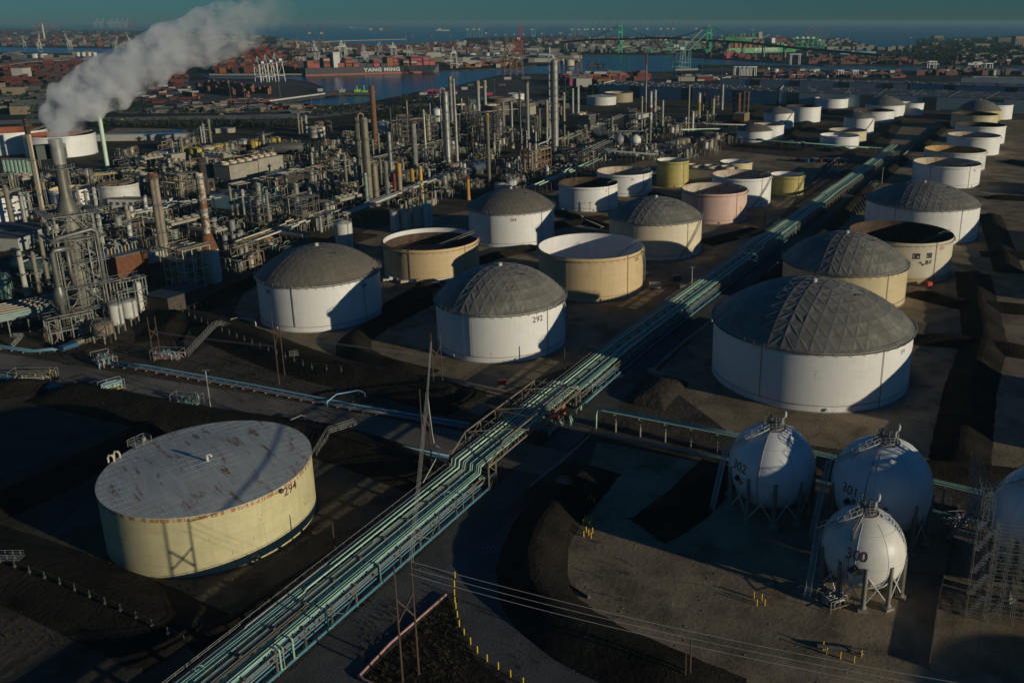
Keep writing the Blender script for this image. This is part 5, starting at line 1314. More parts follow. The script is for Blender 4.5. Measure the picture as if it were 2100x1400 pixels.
# left side stacks
t = column('tan rusty-topped chimney left of the white and rust chimney', (340, 540), (316, 355), 16, tan_col, 'chimney', 'chimney', 3, taper=.95, cap=(rust_m, 2.5)); 
t = column('white chimney badly blistered with rust, tall with cone-shaped foot', (437, 577), (407, 355), 14, rusty_white, 'chimney', 'chimney', 3, taper=.95)
g = G(437, 577); r = 8.2 * mpp(g[0], g[1]); m = MB(); m.lathe([(r * 2.2, 13.5), (r * 1.05, 20)], 28); m.build('cone', rust_m, t, True); m = MB(); m.lathe([(r * 2.2, 0), (r * 2.2, 13.5)], 28); m.build('drum', white_col, t, True)
column('dark rust chimney behind the blistered white one', (425, 430), (417, 325), 13, dark_rust, 'chimney', 'chimney', 1)
column('silver chimney with banded top, left of the two silver ones', (535, 436), (530, 375), 9, silver, 'chimney', 'chimney', 1)
column('silver chimney with banded top, right of the two silver ones', (612, 438), (608, 376), 9, silver, 'chimney', 'chimney', 1)
column('short white vessel beside the pipes right of the silver chimneys', (659, 476), (658, 442), 5.5, silver, plat=1)
column('pale green round chimney right of the smoking stack', (221, 346), (200, 236), 7, green_pipe2, 'chimney', 'chimney', 0)
t = column('tall cream pole stack with dark top at the far left', (96, 480), (57, 245), 8, pale_cream, 'chimney', 'chimney', 3, cap=(dark_rust, 7))

# --- the smoking tower
bx, by = G(182, 672)[:2]; ST_H = height_at(bx, by, 285)
tw = thing('reactor_tower', 'tall steel-framed reactor tower with silver ducts, at left', 'reactor tower', (bx, by, 0), RA - .35); OCC.append((bx, by, 15))
W_, D_ = 12.0, 11.0
fr = MB(); levels = [0, 8, 16, 24, 32, 40]
for x in (-W_ / 2, W_ / 2):
    for y in (-D_ / 2, D_ / 2): fr.bar((x, y, 0), (x * .92, y * .92, 40), .55, .55)
for z in levels[1:]:
    for (a, b) in (((-1, -1), (1, -1)), ((1, -1), (1, 1)), ((1, 1), (-1, 1)), ((-1, 1), (-1, -1))):
        fr.bar((a[0] * W_ / 2, a[1] * D_ / 2, z), (b[0] * W_ / 2, b[1] * D_ / 2, z), .35, .45)
        fr.bar((a[0] * W_ / 2, a[1] * D_ / 2, z - 8), ((a[0] + b[0]) * W_ / 4, (a[1] + b[1]) * D_ / 4, z), .28); fr.bar((b[0] * W_ / 2, b[1] * D_ / 2, z - 8), ((a[0] + b[0]) * W_ / 4, (a[1] + b[1]) * D_ / 4, z), .28)
for k2 in range(12):
    for (a, b) in (((-1, -1), (1, -1)), ((1, -1), (1, 1)), ((-1, 1), (-1, -1))):
        z = 3.3 * k2; fr.bar((a[0] * W_ / 2, a[1] * D_ / 2, z), (b[0] * W_ / 2, b[1] * D_ / 2, z + 3.3), .14); fr.bar((b[0] * W_ / 2, b[1] * D_ / 2, z), (a[0] * W_ / 2, a[1] * D_ / 2, z + 3.3), .14)
        fr.bar(((a[0] * 2 + b[0]) / 3 * W_ / 2, (a[1] * 2 + b[1]) / 3 * D_ / 2, z), ((a[0] * 2 + b[0]) / 3 * W_ / 2, (a[1] * 2 + b[1]) / 3 * D_ / 2, z + 3.3), .18)
fr.build('steel_frame', M('grey_tower_steel', (.17, .17, .15), .6, metal=.2, var=.2, scale=2), tw)
for z in (8, 16, 24, 32, 40):
    p = MB(); sx, sy = W_ + 4, D_ + 4; inner_r = 3.4
    for (cx_, cy_, ax, ay) in ((0, -sy / 2 + 1.2, sx, 2.4), (0, sy / 2 - 1.2, sx, 2.4), (-sx / 2 + 1.2, 0, 2.4, sy - 4.8), (sx / 2 - 1.2, 0, 2.4, sy - 4.8)): p.box(cx_, cy_, z + .3, ax, ay, .12)
    for zz in (.6, 1.1):
        c = [(-sx / 2, -sy / 2, z + .4 + zz), (sx / 2, -sy / 2, z + .4 + zz), (sx / 2, sy / 2, z + .4 + zz), (-sx / 2, sy / 2, z + .4 + zz)]
        for i in range(4): p.bar(c[i], c[(i + 1) % 4], .08)
    for i in range(9):
        for yy in (-sy / 2, sy / 2): p.bar((-sx / 2 + sx * i / 8, yy, z + .4), (-sx / 2 + sx * i / 8, yy, z + 1.5), .08)
        for xx in (-sx / 2, sx / 2): p.bar((xx, -sy / 2 + sy * i / 8, z + .4), (xx, -sy / 2 + sy * i / 8, z + 1.5), .08)
    p.build('platform', grate, tw)
v = MB(); v.lathe([(2.0, 6), (2.8, 9), (3.1, 12), (3.1, 20), (2.4, 23), (2.4, 26), (3.3, 29), (3.3, 36), (2.8, 40), (2.4, 42)], 32); v.build('reactor', M('dull_vessel_shell', (.17, .165, .14), .55, metal=.3, var=.15, scale=.5, streak=True), tw, True)
v = MB(); k = ST_H; v.lathe([(3.4, 40.5), (3.4, 41.2), (1.9, 45.0), (1.6, 46.5), (1.5, k - 8)], 32); v.build('stack_cone', M('grey_duct_steel', (.125, .12, .10), .5, metal=.25, var=.15, scale=.5, streak=True), tw, True)
v = MB(); v.lathe([(2.0, k - 8), (2.0, k), (1.75, k), (1.75, k - 2)], 32); v.build('stack_top', silver, tw, True)
v = MB(); v.lathe([(2.1, k - 9.4), (4.2, k - 9.4), (4.2, k - 9.2), (2.1, k - 9.2)], 20)
for i in range(14): a = i * 2 * pi / 14; v.bar((4.1 * cos(a), 4.1 * sin(a), k - 9.2), (4.1 * cos(a), 4.1 * sin(a), k - 8.1), .08)
v.tube([(4.1 * cos(i * 2 * pi / 14), 4.1 * sin(i * 2 * pi / 14), k - 8.1) for i in range(14)], .06, 4, closed=True); v.build('stack_platform', grate, tw)
v = MB(); v.box(-1.0, 4.0, k - 6.5, 8.5, 3.5, 4.5); v.build('filter_box', M('dark_green_cladding', (.045, .06, .045), .6), tw)
v = MB()
for (x, y) in ((-4.6, 2.9), (2.6, 2.9), (-4.6, 5.2), (2.6, 5.2)): v.bar((x, y, 42), (x, y, k - 6.5), .25)
v.build('box_support', steel_dk, tw)
duct_m = M('dull_duct_cladding', (.15, .15, .135), .42, metal=.4, var=.2)
for k_, pts_, r_ in ((0, [(-2, -7.5, 30), (-7.5, -7.5, 30), (-8.2, -7.5, 29), (-8.2, -7.5, 14), (-8.2, -7.5, 3)], .85), (1, [(-8, -6.5, 32), (-6, -6.8, 33.5), (4, -6.8, 35), (5.5, -6.8, 34), (5.6, -6.8, 30), (5.6, -6.8, 18), (4.6, -6.2, 15.5), (2.5, -4, 15)], .62), (2, [(-3.8, -6.7, 33), (-3.8, -6.7, 22), (-3.2, -6, 18), (-1.5, -4, 15)], .62), (3, [(7.5, 3, 38), (7.5, 3, 20), (6, 2, 16)], .6)):
    v = MB(); v.tube(pts_, r_, 14); v.build('duct', duct_m if k_ != 3 else grey_pipe, tw, 'all')
v = MB(); v.lathe([(1.25, 12), (1.75, 13.5), (1.75, 16), (1.25, 18)], 18, -8.2, -7.5); v.build('duct_bulge', duct_m, tw, True)
for i in range(34):
    v = MB(); x, y = CRNG.choice([-6.8, 6.8, CRNG.uniform(-6, 6)]), CRNG.choice([-6.5, 6.4]); z0, z1 = CRNG.uniform(0, 16), CRNG.uniform(20, 41)
    v.tube([(x, y, z0), (x, y, z1), (x * .6, y * .7, z1 + .6)], CRNG.choice([.08, .12, .18]), 6); v.build('riser_pipe', CRNG.choice([grey_pipe, steel, tan_col, brown_pipe]), tw, 'all')
# base vessels right of the tower
def vessel(label, px, r, h, mat, legs=True, cat='vessel', name='process_vessel', cone=True, wall=None):
    g = G(*px); t = thing(name, label, cat, (g[0], g[1], 0)); OCC.append((g[0], g[1], r + .8)); z0 = 3.0 if legs else 0
    m = MB(); m.lathe(([(r * .25, z0 - 1.4), (r, z0)] if legs else [(r, 0)]) + [(r, z0 + h), (r * .6, z0 + h + r * .22), (.01, z0 + h + r * .3)], 32); m.build('shell', mat, t, True)
    if legs:
        for i in range(4): a = i * pi / 2 + .5; l = MB(); l.bar((r * .95 * cos(a), r * .95 * sin(a), 0), (r * .95 * cos(a), r * .95 * sin(a), z0 + .8), .3); l.build('leg', concrete, t)
    rail_ring(r * .95, z0 + h, 1.0, 14).build('handrail', hand, t)
    l = MB(); a = atan2(-g[1], -g[0]) + .5
    for sg in (-.2, .2): l.bar(((r + .25) * cos(a) - sg * sin(a), (r + .25) * sin(a) + sg * cos(a), 0), ((r + .25) * cos(a) - sg * sin(a), (r + .25) * sin(a) + sg * cos(a), z0 + h + 1), .08)
    l.build('ladder', steel, t)
    return t
vessel('white upright vessel at the foot of the smoking tower, left of three', (190, 645), 2.7, 7, white_col)
vessel('white upright vessel at the foot of the smoking tower, middle one', (244, 680), 2.1, 6.5, white_col)
vessel('white upright vessel at the foot of the smoking tower, right one', (270, 665), 2.5, 5.5, white_col)
vessel('squat dark rusty vessel in front of the smoking tower', (216, 700), 3.2, 3.2, M('rusty_vessel_shell', (.20, .16, .12), .7, var=.25, rust=.3))
for i, (x, y, r, h, m_) in enumerate(((811, 474, 2.2, 9.5, white), (834, 470, 2.4, 9.5, white), (857, 466, 2.4, 10, white_col), (877, 464, 2.6, 11, silver))):
    vessel('white vertical tank in the row of four above tank 205, %s' % ordw(i, 4), (x, y), r, h, [white_col, white_col, pale_cream, lblue_pipe][i] if i < 3 else M('bluish_white_paint', (.5, .55, .57), .5), False, 'tank', 'vertical_tank')
vessel('single white vertical tank left of tank 205', (708, 512), 3.9, 12.5, white_col, False, 'tank', 'vertical_tank')
vessel('small white round tank peeping over the dome of tank 204, left one', (1028, 392), 4.2, 4, white_col, False, 'tank', 'vertical_tank'); vessel('small white round tank peeping over the dome of tank 204, right one', (1049, 390), 3.2, 6, white_col, False, 'tank', 'vertical_tank')
for i, (x, y, c) in enumerate(((377, 318, 0), (402, 320, 0), (427, 316, 1), (448, 312, 0), (467, 309, 0), (499, 302, 2), (524, 302, 0), (543, 300, 1), (564, 297, 0))):
    vessel('small tank of the yellow row near the highway, %s' % ordw(i, 9), (x, y), 5.0, 5.5, [M('mustard_tank', (.50, .38, .07), .5, var=.1), pale_cream, white_old][c], False, 'tank', 'small_tank')
for i in range(7): vessel('pale green upright vessel in the row behind the pole stack, %s' % ordw(i, 7), (14 + i * 8, 362), 1.5, 11, M('pale_green_vessel', (.22, .34, .26), .5), False, 'vessel', 'green_vessel')
vessel('pale green upright vessel left of the smoking tower', (15, 610), 2.4, 9, MATS['pale_green_vessel'], False)
for i, (x, y) in enumerate(((1400, 306), (1407, 310))): vessel('white upright bullet vessel near the white spheres, %s' % ['left', 'right'][i], (1335 + i * 8, 318 + i * 4), 2.2, 8 - 3 * i, white_col, False)
# small white spheres inside the refinery
for lab, px, rp, mt in (('dark grey sphere vessel inside the refinery', (1270, 292), 11, M('grey_sphere_paint', (.22, .23, .24), .45)), ('white sphere vessel with rusty crown inside the refinery', (1303, 293), 11.5, sph_r)):
    g = G(px[0], px[1] + 9); r = rp * mpp(g[0], g[1]); t = thing('sphere_vessel', lab, 'spherical tank', (g[0], g[1], 0)); OCC.append((g[0], g[1], r + 1))
    MB().sphere(0, 0, r + 1.0, r, 32, 20).build('vessel', mt, t, True)
    for i in range(8): a = i * pi / 4; l = MB(); l.bar((r * .96 * cos(a), r * .96 * sin(a), 0), (r * .96 * cos(a), r * .96 * sin(a), r + 1), .35); l.build('leg', concrete, t)
    l = MB(); l.cyl((0, 0, 2 * r + .8), (0, 0, 2 * r + 2), .8, n=12); l.build('vent', rust_m, t)
# horizontal drums
def drum(label, px, L_, r, rz, mat):
    g = G(*px); t = thing('horizontal_drum', label, 'drum', (g[0], g[1], 0), rz); OCC.append((g[0], g[1], L_ / 2)); z = r + 1.6; m = MB(); n = 24
    prof = [(-L_ / 2 - r * .5, .01), (-L_ / 2 - r * .4, r * .6), (-L_ / 2 - r * .1, r * .93), (-L_ / 2, r), (L_ / 2, r), (L_ / 2 + r * .1, r * .93), (L_ / 2 + r * .4, r * .6), (L_ / 2 + r * .5, .01)]
    vs = [(x, q * cos(2 * pi * i / n), z + q * sin(2 * pi * i / n)) for x, q in prof for i in range(n)]; fs = [(k * n + i, k * n + (i + 1) % n, (k + 1) * n + (i + 1) % n, (k + 1) * n + i) for k in range(7) for i in range(n)]
    m.add(vs, [tuple(reversed(f)) for f in fs]); m.build('shell', mat, t, True)
    for x in (-L_ * .3, L_ * .3): s_ = MB(); s_.box(x, 0, 0, .8, r * 1.5, z - r * .6); s_.build('saddle', concrete, t)
    return t
drum('dark shiny long drum below the tall pale tower', (976, 360), 22, 3.0, RA + .15, M('dark_blue_grey_shell', (.13, .15, .17), .35, metal=.4)); drum('shorter brownish drum left of the dark shiny long one', (935, 356), 11, 2.8, RA + .1, tan_col)
for i, (x, y) in enumerate(((1372, 306), (1385, 302), (1396, 298), (1404, 294))): drum('tan horizontal drum right of the white sphere vessel, %s' % ordw(i, 4), (x, y), 14, 2.4, -.4 + .01 * i, tan_col)
drum('rusty orange drum below the silver chimneys', (540, 505), 10, 1.8, -.4, orange_col); drum('large pale green horizontal vessel left of the smoking tower', (75, 565), 20, 2.6, -.25, M('dull_green_shell', (.10, .15, .12), .5))
drum('rust red railway-like drum near the yellow tanks', (490, 312), 18, 2.2, .2, rust_m)
drum('dark buried-looking long drum near the pale tan tank', (583, 318), 26, 4, .2, steel_dk)
# box buildings
def building(label, px, sx, sy, h, rz, wall, roofm, name='building', cat='building', windows=0, fans=0, vents=0, legs=0.0):
    g = G(*px); t = thing(name, label, cat, (g[0], g[1], 0), rz); OCC.append((g[0], g[1], max(sx, sy) * .55))
    if legs:
        for x in (-sx / 2 + .5, 0, sx / 2 - .5):
            for y in (-sy / 2 + .5, sy / 2 - .5): l = MB(); l.bar((x, y, 0), (x, y, legs), .4); l.build('leg', steel, t)
    MB().box(0, 0, legs, sx, sy, h).build('wall', wall, t)
    m = MB(); m.box(0, 0, legs + h + .003, sx + .5, sy + .5, .3); m.build('roof', roofm, t)
    for i in range(windows): w_ = MB(); w_.box(-sx / 2 + sx * (i + .5) / windows, -sy / 2 - .03, legs + h * .35, sx / windows * .55, .08, h * .35); w_.build('window', steel_dk, t)
    for i in range(fans):
        f = MB(); c = (-sx / 2 + sx * (i + .5) / fans, 0); R_ = min(sx / fans, sy) * .4; f.lathe([(R_, legs + h + .3), (R_ * .9, legs + h + 1.4), (R_ * 1.02, legs + h + 2.0), (R_ * .95, legs + h + 2.0), (R_ * .8, legs + h + .4)], 20, c[0], c[1]); f.build('fan_ring', pale_cream, t, True)
    for i in range(vents): f = MB(); f.box(-sx / 2 + sx * (i + .5) / vents, 0, legs + h + .3, .5, .5, 2.4); f.build('vent', CRNG.choice([orange_col, grey_pipe, silver]), t)
    return t
building('rust-brown panelled furnace box right of the smoking tower', (262, 588), 13, 11, 14, RA - .05, M('rust_panel_wall', (.14, .055, .025), .85, var=.35, scale=.6, rust=.25, streak=True), steel, 'furnace', 'furnace', vents=9)
building('white box housing right of the rust-brown furnace', (318, 545), 8, 4, 4, RA - .1, pale_wall, white_col, legs=2)
building('stained pale cooling tower block with round tops, centre left', (490, 368), 26, 14, 11, RA, stained, stained, 'cooling_tower', 'cooling tower', fans=4)
building('stained pale tall tank block right part of the centre-left block', (545, 358), 22, 12, 12, RA, stained, stained, 'cooling_tower', 'cooling tower', fans=4)
building('pale small double silo block left of the cooling tower block', (362, 338), 12, 7, 8, RA, stained, pale_wall, 'silo_block', 'building', vents=0)
building('grey box building behind the tallest tower, right of it', (1196, 262), 22, 24, 13, RA, steel_dk, stained, fans=3)
building('pale narrow box building left of the grey one', (1085, 235), 14, 10, 9, RA, stained, stained)
building('cooling tower with four fans above the cream ragged tank', (1440, 372), 44, 16, 9, -.35, stained, steel_dk, 'cooling_tower', 'cooling tower', fans=4)
building('low white-roofed shelter beside the white spheres', (1242, 318), 16, 12, 4, RA, pale_wall, white_col); building('low white roof behind the sphere vessels', (1308, 242), 30, 14, 4, RA, pale_wall, white_col)
building('long blue-grey shed behind the silver chimneys', (500, 425), 34, 14, 8, RA - 1.5, lblue_pipe, roof_dark); building('tan flat-roofed building centre left', (610, 372), 34, 18, 6, RA - 1.4, tan_col, stained)
building('long white-sided building left of the tan chimney', (290, 425), 34, 7, 5, RA - 1.2, white_col, steel_dk, windows=9)
building('dark block building at the foot of the embankment, left of tank 206', (365, 628), 17, 12, 6, RA, M('dark_brown_block', (.07, .055, .045), .85), M('slate_roof', (.03, .05, .06), .7))
building('white warehouse with grey roof at the left edge, upper one', (40, 490), 30, 16, 6, RA - 1.25, pale_wall, roof_dark); building('white warehouse at the left edge, lower one', (12, 508), 24, 12, 6, RA - 1.25, pale_wall, steel_dk)
building('small white building between the left tanks and the yellow tanks', (335, 322), 12, 6, 4, RA - 1.4, pale_wall, white_col, windows=3)
building('long white low shed beside the pond near the highway', (305, 287), 90, 9, 5, .12, pale_wall, white_col)
building('cream small building on the highway side', (463, 272), 16, 8, 4, .2, pale_cream, pale_wall); building('beige block at the left edge near the highway', (8, 222), 30, 18, 10, .2, tan_col, tan_col)
building('brown hut at the right end of the refinery', (1520, 248), 20, 12, 8, RA, M('brown_hut_wall', (.20, .13, .08), .8), stained)
# fin-fan cooler deck at bottom left
fx, fy = G(52, 672)[:2]; ff = thing('fan_cooler', 'low fin-fan cooler deck with ridged dark roof at the left edge', 'cooler', (fx, fy, 0), RA - .35); OCC.append((fx, fy, 14))
MB().box(0, 0, 5.5, 24, 13, 2.6).build('casing', M('pale_green_casing', (.20, .27, .25), .6, var=.15), ff)
for k in range(5): m = MB(); m.box(0, -5.4 + k * 2.7, 8.15, 24.2, .35, .3); m.build('roof_ridge', pale_cream, ff)
MB().box(0, 0, 8.103, 23.6, 12.6, .06).build('roof', roof_dark, ff)
for x in (-11, -5.5, 0, 5.5, 11):
    for y in (-6, 6): m = MB(); m.bar((x, y, 0), (x, y, 5.5), .35); m.bar((x, y, 3.4), (x + 1.6, y, 5.5), .2); m.build('leg', steel, ff)
stair_flight('steel stair tower at the left end of the fan cooler', [G(25, 712, .1), G(45, 690, 3), G(25, 690, 5.5)], 1.2)
# orange-brown open steel structure by the tallest tower
def open_frame(name, label, px, nx, ny, nz, b, rz, mat, fill=10, seed=3, vessels=2, cat='steel structure', fm=None):
    r0 = random.Random(seed); g = G(*px) if px else (0, 0, 0); t = thing(name, label, cat, (g[0], g[1], 0), rz); m = MB(); zb = 4.2
    for i in range(nx + 1):
        for j in range(ny + 1): m.bar(((i - nx / 2) * b, (j - ny / 2) * b, 0), ((i - nx / 2) * b, (j - ny / 2) * b, nz * zb), .32)
    for k in range(1, nz + 1):
        for i in range(nx + 1): m.bar(((i - nx / 2) * b, -ny / 2 * b, k * zb), ((i - nx / 2) * b, ny / 2 * b, k * zb), .26)
        for j in range(ny + 1): m.bar((-nx / 2 * b, (j - ny / 2) * b, k * zb), (nx / 2 * b, (j - ny / 2) * b, k * zb), .26)
        for j in (0, ny): m.bar((-nx / 2 * b, (j - ny / 2) * b, k * zb + 1.1), (nx / 2 * b, (j - ny / 2) * b, k * zb + 1.1), .09)
    for i in range(nx):
        if i % 2 == 0: m.bar(((i - nx / 2) * b, -ny / 2 * b, 0), ((i + 1 - nx / 2) * b, -ny / 2 * b, zb), .16); m.bar(((i - nx / 2) * b, -ny / 2 * b, 2 * zb if nz > 1 else zb), ((i + 1 - nx / 2) * b, -ny / 2 * b, zb), .16)
    m.build('steel_frame', mat, t)
    d = MB()
    for k in range(1, nz + 1):
        for i in range(nx):
            if r0.random() < .55: d.box((i + .5 - nx / 2) * b, 0, k * zb + .16, b * .85, ny * b * .9, .08)
    if d.v: d.build('floor_grating', grate, t)
    pm = [grey_pipe, tan_col, brown_pipe, brown_pipe, olive_col, tan_col, steel]
    for q in range(fill):
        p = MB(); y = r0.uniform(-ny / 2, ny / 2) * b; x0, x1 = sorted((r0.uniform(-nx / 2 - .3, nx / 2 + .3) * b, r0.uniform(-nx / 2 - .3, nx / 2 + .3) * b)); z = r0.choice(range(1, nz + 1)) * zb + r0.choice([-.6, .45, .8]); rr_ = r0.choice([.09, .13, .18, .26])
        if q % 3 == 0: p.tube([(x0, y, 0), (x0, y, z), (x0 + 1, y, z + .6), (x1, y, z + .6)], rr_, 6)
        elif q % 3 == 1: x = x0; p.tube([(x, -ny / 2 * b - 2, z), (x, ny / 2 * b, z), (x + .4, ny / 2 * b + .6, z - .4), (x + .4, ny / 2 * b + .6, .3)], rr_, 6)
        else: p.tube([(x0 - 2, y, z), (x1 + 2, y, z)], rr_, 6)
        p.build('pipe', fm or r0.choice(pm), t, 'all')
    for q in range(vessels):
        p = MB(); x, y = r0.uniform(-nx / 2, nx / 2) * b * .8, r0.uniform(-ny / 2, ny / 2) * b * .7; R_ = r0.uniform(.8, 1.5); z = r0.choice([.6, zb + .2]); h_ = r0.uniform(3, nz * zb + .5)
        p.lathe([(R_, z), (R_, z + h_), (R_ * .6, z + h_ + .5), (.01, z + h_ + .6)], 16, x, y); p.build('vessel', r0.choice([grey_col, white_col, tan_col, grey_col, olive_col]), t, True)
    return t
for i, (px, nx, ny, nz, b, mt) in enumerate((((1100, 356), 5, 2, 4, 5, M('orange_brown_steel', (.33, .20, .10), .7, var=.2)), ((1362, 320), 8, 1, 2, 5, steel))):
    open_frame('steel_structure', ['orange-brown open steel frame right of tank 204 dome', 'long grey steel frame above tank 10'][i], px, nx, ny, nz, b, RA - 1.2 if i else RA, mt, seed=40 + i); g = G(*px); OCC.append((g[0], g[1], 10))
open_frame('steel_structure', 'pale steel frame right of the vessels at the smoking tower foot', (272, 640), 3, 2, 3, 3.2, RA - .3, steel, 12, 77, 1); g = G(272, 640); OCC.append((g[0], g[1], 7))
open_frame('steel_structure', 'white-edged tall steel frame between the two rusty chimneys', (392, 590), 3, 3, 4, 4.0, RA - .05, M('cream_steel', (.42, .40, .30), .6, var=.15), 22, 78, 3); g = G(392, 590); OCC.append((g[0], g[1], 9))
open_frame('steel_structure', 'low pipe frame in front of the smoking tower', (148, 695), 4, 2, 2, 3.2, RA - .35, steel, 20, 79, 1); g = G(148, 695); OCC.append((g[0], g[1], 8))
open_frame('steel_structure', 'steel frame round the left silver chimney', (545, 470), 3, 3, 4, 4.0, RA, steel, 22, 80, 2); open_frame('steel_structure', 'steel frame round the right silver chimney', (622, 470), 3, 3, 4, 4.0, RA, steel, 22, 81, 2)
open_frame('steel_structure', 'rusty yellow frame with tanks between chimneys, farther back', (372, 415), 4, 3, 4, 4.2, RA, steel_br, 16, 82, 4, fm=pale_cream)
for i, (px, sd) in enumerate((((985, 290), 90), ((1000, 300), 91), ((965, 285), 92), ((880, 300), 93), ((830, 300), 94), ((1020, 290), 95))):
    open_frame('steel_structure', 'tall crowded steel frame in the tower forest, %s' % ordw(i, 6), px, 3, 2, 6, 4.5, RA, steel, 24, sd, 4, ); g = G(*px); OCC.append((g[0], g[1], 8))
# --- low pipe racks through the refinery
def low_rack(label, a, b, w_, z, n, seed, mats):
    r0 = random.Random(seed); A, B_ = Vector(G(*a)), Vector(G(*b)); d = B_ - A; L_ = d.length; t = thing('low_pipe_rack', label, 'pipe rack', (A.x, A.y, 0), atan2(d.y, d.x))
    for k in range(n):
        y = -w_ / 2 + w_ * (k + .5) / n; r = r0.choice([.15, .22, .3, .4]); m = MB(); x0, x1 = (0, L_) if r0.random() < .6 else sorted((r0.uniform(0, L_), r0.uniform(0, L_)))
        pts = [(x0, y, z + r)]; 
        if x1 - x0 > 30: c = (x0 + x1) / 2; pts += [(c - 3, y, z + r), (c - 3, y, z + r + 1.0), (c + 3, y, z + r + 1.0), (c + 3, y, z + r)]
        m.tube(pts + [(x1, y, z + r)], r, 6); m.build('pipe', r0.choice(mats), t, 'all')
    k = 0
    while k * 7 < L_ and k < 90:
        m = MB()
        for y in (-w_ / 2, w_ / 2): m.bar((k * 7, y, 0), (k * 7, y, z), .3)
        m.bar((k * 7, -w_ / 2, z - .15), (k * 7, w_ / 2, z - .15), .3); m.bar((k * 7, -w_ / 2, z * .5), (k * 7, w_ / 2, z * .5), .2); m.build('support_frame', steel, t); k += 1
GP = [grey_pipe, silver, tan_col, green_pipe2, brown_pipe, white_col, pale_cream]; GG = [green_pipe, green_pipe2, teal_pipe]
RACKS = [('pipe rack from tank 205 up towards the dark shiny drum', (700, 462), (985, 345), 9, 5, 12, GP), ('pipe rack between the yellow columns and the tall pale tower', (745, 350), (960, 290), 7, 6, 8, GP),
 ('green pipe rack behind tanks 9 and 10', (1090, 402), (1230, 340), 8, 5, 8, GG), ('mint green pipe rack crossing above the tall yellow tank', (1140, 318), (1345, 334), 6, 6, 6, [teal_pipe, grey_pipe]),
 ('long straight green rack in front of the far white tank group', (1442, 290), (1812, 316), 5, 4, 5, [teal_pipe, green_pipe]), ('brown pipe rack across the middle left of the refinery', (240, 365), (560, 330), 8, 6, 9, [brown_pipe, pale_cream, tan_col]),
 ('pipe rack in front of the cooling tower block', (480, 400), (720, 345), 8, 6, 9, GP), ('pipe rack running up from the tallest tower to the right', (1150, 300), (1280, 245), 10, 5, 10, GP), ('second pipe rack running up right of the tallest tower', (1190, 330), (1320, 265), 8, 5, 9, GP),
 ('pipe rack behind the sphere vessels', (1230, 285), (1500, 278), 8, 6, 8, [teal_pipe, green_pipe2, grey_pipe]), ('dark pipe rack along the foot of the refinery above tank 206', (500, 520), (700, 445), 8, 5, 10, GP),
 ('pipe rack between the smoking tower and the tan chimney', (230, 470), (480, 420), 7, 6, 8, GP), ('pipe rack on the far side of the tower forest', (800, 262), (1090, 232), 8, 6, 8, GP), ('yellowish pipe rack behind the smoking tower', (160, 385), (420, 350), 6, 6, 7, [pale_cream, yellow_tank, grey_pipe]),
 ('pipe rack in front of the pink tank towards tank 10', (1150, 432), (1240, 470), 3, 1, 5, [steel_dk, grey_pipe]), ('pipe rack across the right end of the refinery', (1350, 262), (1530, 268), 8, 5, 8, GP)]
for i, (lab, a, b, w_, z, n, mt) in enumerate(RACKS): low_rack(lab, a, b, w_, z, n, 200 + i, mt)
# --- fill: prototypes copied through the refinery ground
protos = []
for i in range(5):
    protos.append((open_frame('process_unit', 'x', None, [2, 3, 2, 4, 3][i], [2, 1, 2, 1, 2][i], [2, 2, 3, 1, 2][i], [4, 4.5, 4, 5, 4.5][i], 0, [steel, steel_br, steel_dk, steel, steel_br][i], 22 + 2 * i, 300 + i, 3), 7.5, ['steel pipe frame with upright vessels', 'two-storey pipe frame', 'tall grey pipe frame', 'long low pipe frame', 'brownish pipe frame'][i]))
for i in range(4):
    r0 = random.Random(400 + i); t = thing('pipe_cluster', 'x', 'pipework')
    for k in range(26):
        m = MB(); x, y = r0.uniform(-6, 6), r0.uniform(-5, 5); z = r0.uniform(.8, 5.5); L_ = r0.uniform(2, 8); r = r0.choice([.08, .11, .15, .24])
        if k % 2: m.tube([(x, y, 0), (x, y, z - .3), (x + .3, y, z), (x + L_, y, z), (x + L_ + .3, y, z - .3), (x + L_ + .3, y, 0)], r, 6)
        else: m.tube([(x, y, 0), (x, y, z - .3), (x, y + .3, z), (x, y + L_, z), (x, y + L_ + .3, z - .3), (x, y + L_ + .3, 0)], r, 6)
        m.build('pipe', r0.choice([grey_pipe, tan_col, green_p, brown_pipe, brown_pipe, tan_col, pale_cream, steel_br, olive_col]), t, 'all')
    for k in range(4):
        m = MB(); x, y = r0.uniform(-6, 6), r0.uniform(-5, 5); R_ = r0.uniform(.6, 1.4); h_ = r0.uniform(2, 5.5); m.lathe([(R_, 0), (R_, h_), (R_ * .6, h_ + .4), (.01, h_ + .5)], 14, x, y); m.build('vessel', r0.choice([grey_col, tan_col, grey_col, pale_cream]), t, True)
    for k in range(3): m = MB(); m.box(r0.uniform(-6, 6), r0.uniform(-5, 5), 0, r0.uniform(1.5, 4), r0.uniform(1.5, 3), r0.uniform(1.2, 3)); m.build('equipment_box', r0.choice([stained, steel_dk, steel_dk, green_p]), t)
    protos.append((t, 7, ['low cluster of bent pipes and pots', 'pump bay with looping pipes', 'knot of pale pipes and small vessels', 'cluster of grey pipes and boxes'][i]))
